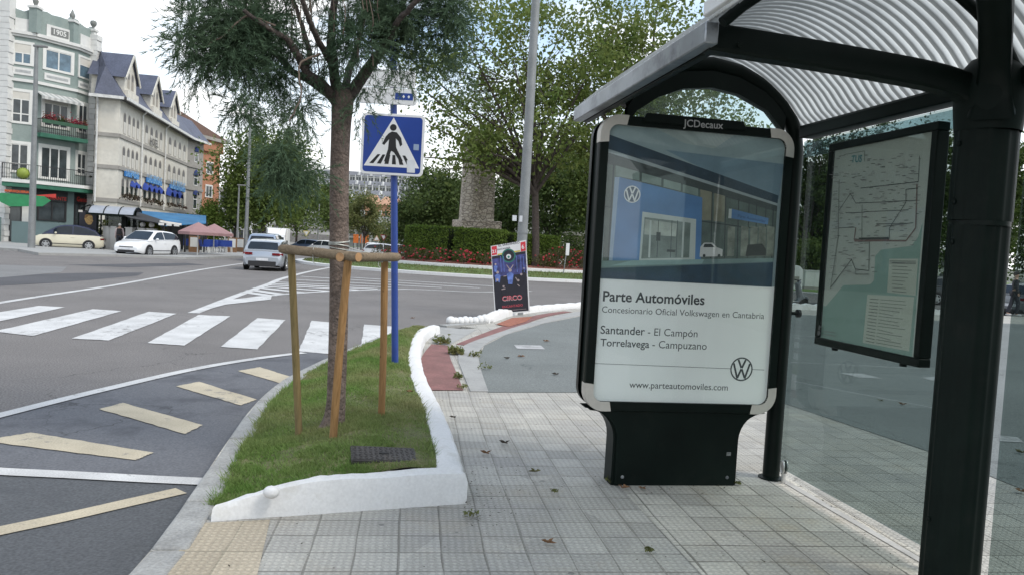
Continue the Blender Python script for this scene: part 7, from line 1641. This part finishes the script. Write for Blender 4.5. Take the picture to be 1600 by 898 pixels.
mb = MB(); mb.ball((.37, 0, .98), (.07, .1, .08), m_lens); mb.build('headlight', sk); mb = MB(); mb.yprism([(.32, .50), (.48, .53), (.70, .48), (.80, .36), (.74, .36), (.6, .44), (.4, .46)], -.07, .07, m_sc); mb.build('mudguard', sk, bevel=.015)

# ============================================================ PEOPLE
m_skin = M('skin', (.42, .26, .19), rough=.6, var=.08)
def skinned(name, par, pts, edges, rad, mat, sub=2):
    me = bpy.data.meshes.new(name); me.from_pydata(pts, edges, []); me.materials.append(mat); o = bpy.data.objects.new(name, me); COL.objects.link(o); o.parent = par
    o.modifiers.new('skin', 'SKIN'); 
    for v, r in zip(me.skin_vertices[0].data, rad): v.radius = (r, r) if not isinstance(r, tuple) else r
    me.skin_vertices[0].data[0].use_root = True
    s_ = o.modifiers.new('sub', 'SUBSURF'); s_.levels = sub; s_.render_levels = sub
    for p_ in me.polygons: p_.use_smooth = True
    return o
def person(label, loc, rot, top, legs, h=1.7, hair=(.03, .025, .02), pack=False, stride=.12, cap=None):
    k = h/1.7; t = thing('person', label, 'person', tuple(loc), rot); S_ = lambda L: [(x*k, y*k, z*k) for x, y, z in L]
    pts = [(0, 0, .95), (0, 0, 1.15), (0, .01, 1.36), (0, 0, 1.47), (0, -.01, 1.56), (0, -.015, 1.66), (-.09, 0, .90), (-.1, -stride, .5), (-.1, -stride*.6, .08), (-.1, -stride*.6-.14, .04), (.09, 0, .90), (.1, stride*.6, .5), (.1, stride*1.6, .10), (.1, stride*1.6-.13, .05),
           (-.17, .01, 1.38), (-.23, .02, 1.12), (-.24, -.06, .88), (-.24, -.08, .78), (.17, .01, 1.38), (.23, .02, 1.12), (.24, -.06, .88), (.24, -.08, .78)]
    E = [(0, 1), (1, 2), (2, 3), (3, 4), (4, 5), (0, 6), (6, 7), (7, 8), (8, 9), (0, 10), (10, 11), (11, 12), (12, 13), (2, 14), (14, 15), (15, 16), (16, 17), (2, 18), (18, 19), (19, 20), (20, 21)]
    R0 = [(.14, .10), (.12, .09), (.14, .10), .055, (.075, .09), (.07, .085), .085, .06, .04, .035, .085, .06, .04, .035, .055, .042, .032, .035, .055, .042, .032, .035]
    sc = lambda r: tuple(q*k for q in r) if isinstance(r, tuple) else r*k
    skinned('body', t, S_(pts), E, [sc(r) for r in R0], m_skin)
    ii = [0, 1, 2, 14, 15, 16, 18, 19, 20]; mp_ = {a: i for i, a in enumerate(ii)}
    skinned('jacket', t, S_([pts[i] for i in ii]), [(mp_[a], mp_[b]) for a, b in E if a in mp_ and b in mp_], [sc(r) for r in [(.165, .125), (.15, .115), (.165, .12), .075, .062, .05, .075, .062, .05]], top)
    ii = [0, 6, 7, 8, 10, 11, 12]; mp_ = {a: i for i, a in enumerate(ii)}
    skinned('trousers', t, S_([pts[i] for i in ii]), [(mp_[a], mp_[b]) for a, b in E if a in mp_ and b in mp_], [sc(r) for r in [(.155, .12), .105, .08, .06, .105, .08, .06]], legs)
    for i in (9, 13): p_ = pts[i]; mb = MB(); mb.ball((p_[0]*k, (p_[1]+.06)*k, .045*k), (.05*k, .13*k, .05*k), M('shoe_pale', (.4, .4, .4))); mb.build('shoe', t, smooth=80)
    mb = MB(); mb.ball((0, .012*k, 1.655*k), (.088*k, .10*k, .085*k), M('hair_%d' % (hair[0]*1000), hair, rough=.8)); mb.build('cap' if cap else 'hair', t, smooth=80)
    if pack: mb = MB(); mb.box(-.15*k, .15*k, .10*k, .26*k, 1.0*k, 1.42*k, M('backpack_black', (.016, .016, .018), rough=.8)); mb.build('backpack', t, bevel=.05)
    return t
p = G(186, 391, .03); person('person in pale top with black backpack and dark trousers at the far shelter', (p.x, p.y, .03), R_(200), M('pale_top', (.55, .45, .44), rough=.9, var=.15), M('dark_trousers', (.03, .032, .04), rough=.9), 1.66, (.5, .5, .48), True, cap=True)
p = G(1588, 494, 0); person('person in dark coat walking past, right of the shelter pillar', (p.x, p.y+.2, 0), R_(70), M('dark_coat', (.035, .035, .04), rough=.9), M('dark_trousers', (.03, .032, .04), rough=.9), 1.72)
# ============================================================ PARK ON THE RIGHT
m_lawn = M('park_lawn', (.085, .15, .035), rough=1, var=.25, scale=.5, fine=.3, fscale=20, col2=(.11, .18, .045))
mb = MB(); mb.prism([(4, 49.5), (18, 44.5), (60, 37), (130, 34), (130, 140), (4, 140)], ROAD_Z-.03, .05, m_lawn); struct(mb.build('park_lawn', smooth=0))
mb = MB(); mb.prism([(4, 47.3), (18, 42.3), (60, 34.5), (130, 31.5), (130, 33.96), (60, 36.96), (18, 44.46), (4, 49.46)], ROAD_Z-.02, .03, m_slab); struct(mb.build('park_pavement', smooth=0))
ub = thing('utility_cabinet', 'white painted utility cabinet on the park pavement left of the map', 'cabinet', tuple(G(1268, 452, .05))); mb = MB(); mb.box(-.6, .6, -.3, .3, 0, 1.15, m_quoin); mb.box(-.64, .64, -.34, .34, 1.15, 1.22, m_quoin); mb.build('cabinet', ub, bevel=.01); mb = MB(); mb.box(-.56, -.02, -.312, -.302, .1, 1.08, m_frame); mb.box(.02, .56, -.312, -.302, .1, 1.08, m_frame); mb.build('doors', ub); mb = MB(); mb.box(-.62, .62, -.32, .32, 0, .18, m_limed); mb.build('plinth', ub)
sm = thing('roadside_shrine', 'white round topped stone niche by the shelter post', 'niche', tuple(G(1240, 452, .05))); mb = MB(); mb.yprism([(-.42, 0), (.42, 0), (.42, 1.05)]+[(.42*math.cos(a), 1.05+.42*math.sin(a)) for a in np.linspace(.2, PI-.2, 9)]+[(-.42, 1.05)], -.25, .25, m_quoin); mb.build('stone', sm, bevel=.02); mb = MB(); mb.box(-.2, .2, -.262, -.252, .3, .8, m_limed); mb.build('recess', sm)
ps = thing('road_sign', 'thin leaning sign pole with narrow board right of the roses', 'road sign', tuple(D(880.5, 423, 44).xy)+(.28,)); mb = MB(); mb.tube([(0, 0, 0), (.15, 0, 1.75)], .03, m_galv); mb.build('pole', ps); mb = MB(); mb.box(.06, .26, -.05, -.03, 1.05, 1.75, m_swhite); mb.build('panel', ps, bevel=.004)
for k, (px, w, h, lb) in enumerate(((869, 1.3, .75, 'white stone bench left of the thin sign pole'), (893, .9, .45, 'pale low stone bench right of the thin sign pole'), (904, .8, .5, 'grey stone block by the left edge of the poster case'))):
    p = D(px, 418, 58); t = thing('stone_bench', lb, 'bench', (p.x, 58, .05), 0, 'stone benches'); mb = MB(); mb.box(-w/2, w/2, -.25, .25, h*.55, h*.7, m_quoin); mb.build('seat', t); [MB().box(min(x, x+.15*s_), max(x, x+.15*s_), -.2, .2, 0, h*.55, m_quoin).build('leg', t) for x, s_ in ((-w/2+.05, 1), (w/2-.05, -1))]
    if k == 0: mb = MB(); mb.box(-w/2, w/2, .2, .3, h*.7, h*1.3, m_quoin); mb.build('backrest', t)
block('park_pavilion', 'pale pavilion with flat roof glimpsed behind the park trees', 885, 930, 369, 86, (M('pavilion', (.42, .36, .3), rough=.9), m_limed), floors=1, cols=5, back=6)
block('park_house', 'white house glimpsed between tree trunks beside the pillar', 1420, 1520, 402, 110, (m_wblk, m_limed), floors=2, cols=6)
block('park_house', 'white house glimpsed behind the shrub left of the map', 1240, 1340, 408, 112, (m_wblk, m_limed), floors=2, cols=6)
# low wall with white dashes beyond the plaza
w3 = thing('border_wall', 'low white scalloped kerb wall beyond the plaza by the scooter', 'wall', tuple(G(1250, 483))); mb = MB(); P = interp_curve(G2([(1010, 478.5), (1130, 480), (1250, 483.5), (1400, 488.5), (1560, 496)]), 60); rows = []
for i, (a, b) in enumerate(zip(P, offset_line(P, .2))): z = .16+.06*(i % 2); rows.append([(a[0], a[1], 0), (a[0], a[1], z), (b[0], b[1], z), (b[0], b[1], -.11)])
mb.grid(rows, m_wall_white); mb.poly(rows[0], m_wall_white); mb.poly(rows[-1][::-1], m_wall_white); mb.build('wall_run', w3, world=True, smooth=0)

# ============================================================ TOWN ON THE HILL
m_hw = M('hill_white', (.58, .585, .58), rough=.9, var=.08, scale=.1); m_hroof = M('hill_roof', (.16, .165, .18), rough=.9, var=.2, scale=.1); m_hor = M('hill_orange', (.42, .22, .14), rough=.9, var=.12, scale=.2); m_horr = M('hill_tiles', (.46, .27, .18), rough=.9, var=.15, scale=.3); m_conc = M('grey_concrete', (.33, .33, .32), rough=.9, var=.15, scale=.12, stain=(.25, .25, .25), sscale=.1)
def hillrow(label, px0, px1, ytop, ybot, dep, n):
    A_, B_ = D(px0, ybot, dep), D(px1, ybot, dep); zt = D((px0+px1)/2, ytop, dep).z; zb_ = min(A_.z, B_.z)-3; t = thing('terraced_houses', label, 'houses', (A_.x, dep, 0), 0, 'white terraces on the hill'); L_ = B_.x-A_.x; zm = zt-(zt-zb_)*.30
    mb = MB(); mb.box(0, L_, 0, 12, zb_, zm, m_hw); mb.build('wall', t, smooth=0); mb = MB(); mb.add([(-1, -1, zm+.05), (L_+1, -1, zm+.05), (L_+1, 8, zt), (-1, 8, zt), (-1, 13, zm), (L_+1, 13, zm)], [(0, 1, 2, 3), (3, 2, 5, 4), (0, 3, 4), (1, 5, 2)], m_hroof); mb.build('roof', t, smooth=0)
    w = L_/n; hh = (zm-zb_)
    for i in range(n):
        mb = MB(); mb.box(i*w+w*.12, i*w+w*.42, -.2, 0, zm-hh*.42, zm-hh*.12, m_pane); mb.box(i*w+w*.5, i*w+w*.9, -.2, 0, zm-hh*.42, zm-hh*.12, m_pane); mb.build('window', t, smooth=0)
        mb = MB(); mb.box(i*w+w*.1, i*w+w*.9, -1.6, 0, zm-hh*.56, zm-hh*.46, m_hw); mb.box(i*w-.3, i*w+.3, -1.8, 0, zb_, zm+.5, m_hw); mb.build('balcony', t, smooth=0)
        if i % 2: mb = MB(); mb.yprism([(i*w+w*.2, zm+.3), (i*w+w*.7, zm+.3), (i*w+w*.45, zm+(zt-zm)*.95)], .2, 8, m_hw); mb.build('gable', t, smooth=0)
hillrow('topmost white terrace along the skyline', 488, 700, 269, 284, 640, 22); hillrow('second white terrace row below the skyline one', 480, 705, 283, 298, 560, 22); hillrow('third white terrace row, above the orange houses', 476, 700, 297, 313, 480, 18); hillrow('lowest white terrace row with dark windows', 500, 690, 306, 330, 420, 14)
for i, (px0, px1, yt, yb, lb) in enumerate(((566, 590, 303, 338, 'orange house with tiled gable, left one of the pair above the concrete wall'), (590, 625, 306, 338, 'orange house with tiled roof beside the blue pole above the concrete wall'))):
    A_, B_ = D(px0, yb, 300), D(px1, yb, 300); zt = D(px0, yt, 300).z; t = thing('orange_house', lb, 'house', (A_.x, 300, 0), 0, 'orange houses below the terraces'); L_ = B_.x-A_.x; zm = A_.z+(zt-A_.z)*.55
    mb = MB(); mb.box(0, L_, 0, 9, A_.z-3, zm, m_hor); mb.build('wall', t, smooth=0); mb = MB(); mb.add([(-.6, -.8, zm), (L_+.6, -.8, zm), (L_*.8, 4.5, zt), (L_*.2, 4.5, zt), (-.6, 9.6, zm), (L_+.6, 9.6, zm)], [(0, 1, 2, 3), (3, 2, 5, 4), (0, 3, 4), (1, 5, 2)], m_horr); mb.build('roof', t, smooth=0)
    for j in range(4): mb = MB(); x = L_*(j+.25)/4; mb.box(x, x+L_*.12, -.1, 0, A_.z+.6, A_.z+2.2, m_pane if j % 2 else m_hw); mb.build('window', t, smooth=0)
A_, B_ = D(470, 380, 230), D(640, 380, 230); zt = D(590, 338, 230).z; cw = thing('concrete_building', 'grey concrete building with deep horizontal bands below orange houses', 'building', (A_.x, 230, 0)); L_ = B_.x-A_.x
mb = MB(); mb.box(0, L_, 0, 14, -.3, zt, m_conc); mb.build('wall', cw, smooth=0); mb = MB()
for z in (.25, .55, .8): mb.box(-.1, L_+.1, -.9, 0, zt*z, zt*z+.5, m_conc)
for k in range(15): mb.box(L_*k/14-.3, L_*k/14+.3, -1.0, 0, -.3, zt+.4, m_conc)
mb.build('bands', cw, smooth=0)
for k in range(14): mb = MB(); mb.box(L_*k/14+.6, L_*(k+1)/14-.6, -.1, 0, zt*.33, zt*.5, m_lun); mb.build('window', cw, smooth=0)
gbk = thing('grey_building', 'low grey building behind the street trees left of the staked trunk', 'building', tuple(D(440, 380, 150).xy)+(0,)); BF2 = Fac(D(430, 380, 150), D(545, 380, 165)); mb = MB(); mb.box(0, BF2.L, 0, 8, -.3, 3.6, m_conc); BF2.build(mb, 'wall', gbk, smooth=0); mb = MB(); mb.box(-.4, BF2.L+.4, -.5, 8.4, 3.6, 3.95, m_limed); BF2.build(mb, 'roof', gbk, smooth=0); mb = MB(); mb.box(1, BF2.L-1, -.06, 0, .6, 2.4, m_lun); BF2.build(mb, 'glazing', gbk, smooth=0)
# street signs and hoarding far off
oh = thing('orange_hoarding', 'bright orange hoarding in two panels below the concrete building', 'hoarding', tuple(D(552, 372, 130).xy)+(0,)); m_or = M('orange_sheet', (.62, .16, .03), rough=.6, var=.15)
for x0, x1 in ((0, .9), (1.15, 2.6)): mb = MB(); mb.box(x0, x1, 0, .08, 1.1, 2.6, m_or); mb.build('panel', oh)
for x in (.1, .8, 1.3, 2.5): mb = MB(); mb.box(x-.04, x+.04, .09, .17, -.1, 2.6, m_iron); mb.build('post', oh)
dsg = thing('overhead_sign', 'pale rectangular direction sign on a blue post beside the white truck', 'road sign', tuple(D(407, 380, 78).xy)+(-.1,)); mb = MB(); mb.tube([(0.1, 0, 0), (0.1, 0, 3.0)], .08, m_pole); mb.build('pole', dsg); mb = MB(); mb.box(-.85, .65, -.14, -.1, 1.7, 2.5, M('sign_grey', (.42, .43, .44), rough=.5)); mb.build('panel', dsg)
def yield_sign(px, dep, lb, mat, up):
    t = thing('yield_sign', lb, 'road sign', tuple(D(px, 385, dep).xy)+(-.1,), 0, 'small road signs by the junction'); mb = MB(); mb.tube([(0, 0, 0), (0, 0, 2.3)], .035, m_galv); mb.build('pole', t); s_ = -1 if up else 1
    mb = MB(); mb.yprism([(-.42, 2.1+.37*s_), (.42, 2.1+.37*s_), (0, 2.1-.37*s_)], -.05, -.035, mat); mb.build('panel', t); mb = MB(); mb.yprism([(-.27, 2.1+.27*s_), (.27, 2.1+.27*s_), (0, 2.1-.2*s_)], -.056, -.0505, m_swhite); mb.build('field', t)
yield_sign(599, 88, 'red and white yield sign left of the blue pole', m_red_l, False); yield_sign(588, 95, 'pale warning triangle left of the yield sign', M('warn_orange', (.5, .32, .2)), True); yield_sign(478, 92, 'yellow warning sign left of the staked trunk', M('warn_yellow', (.6, .5, .2)), False)
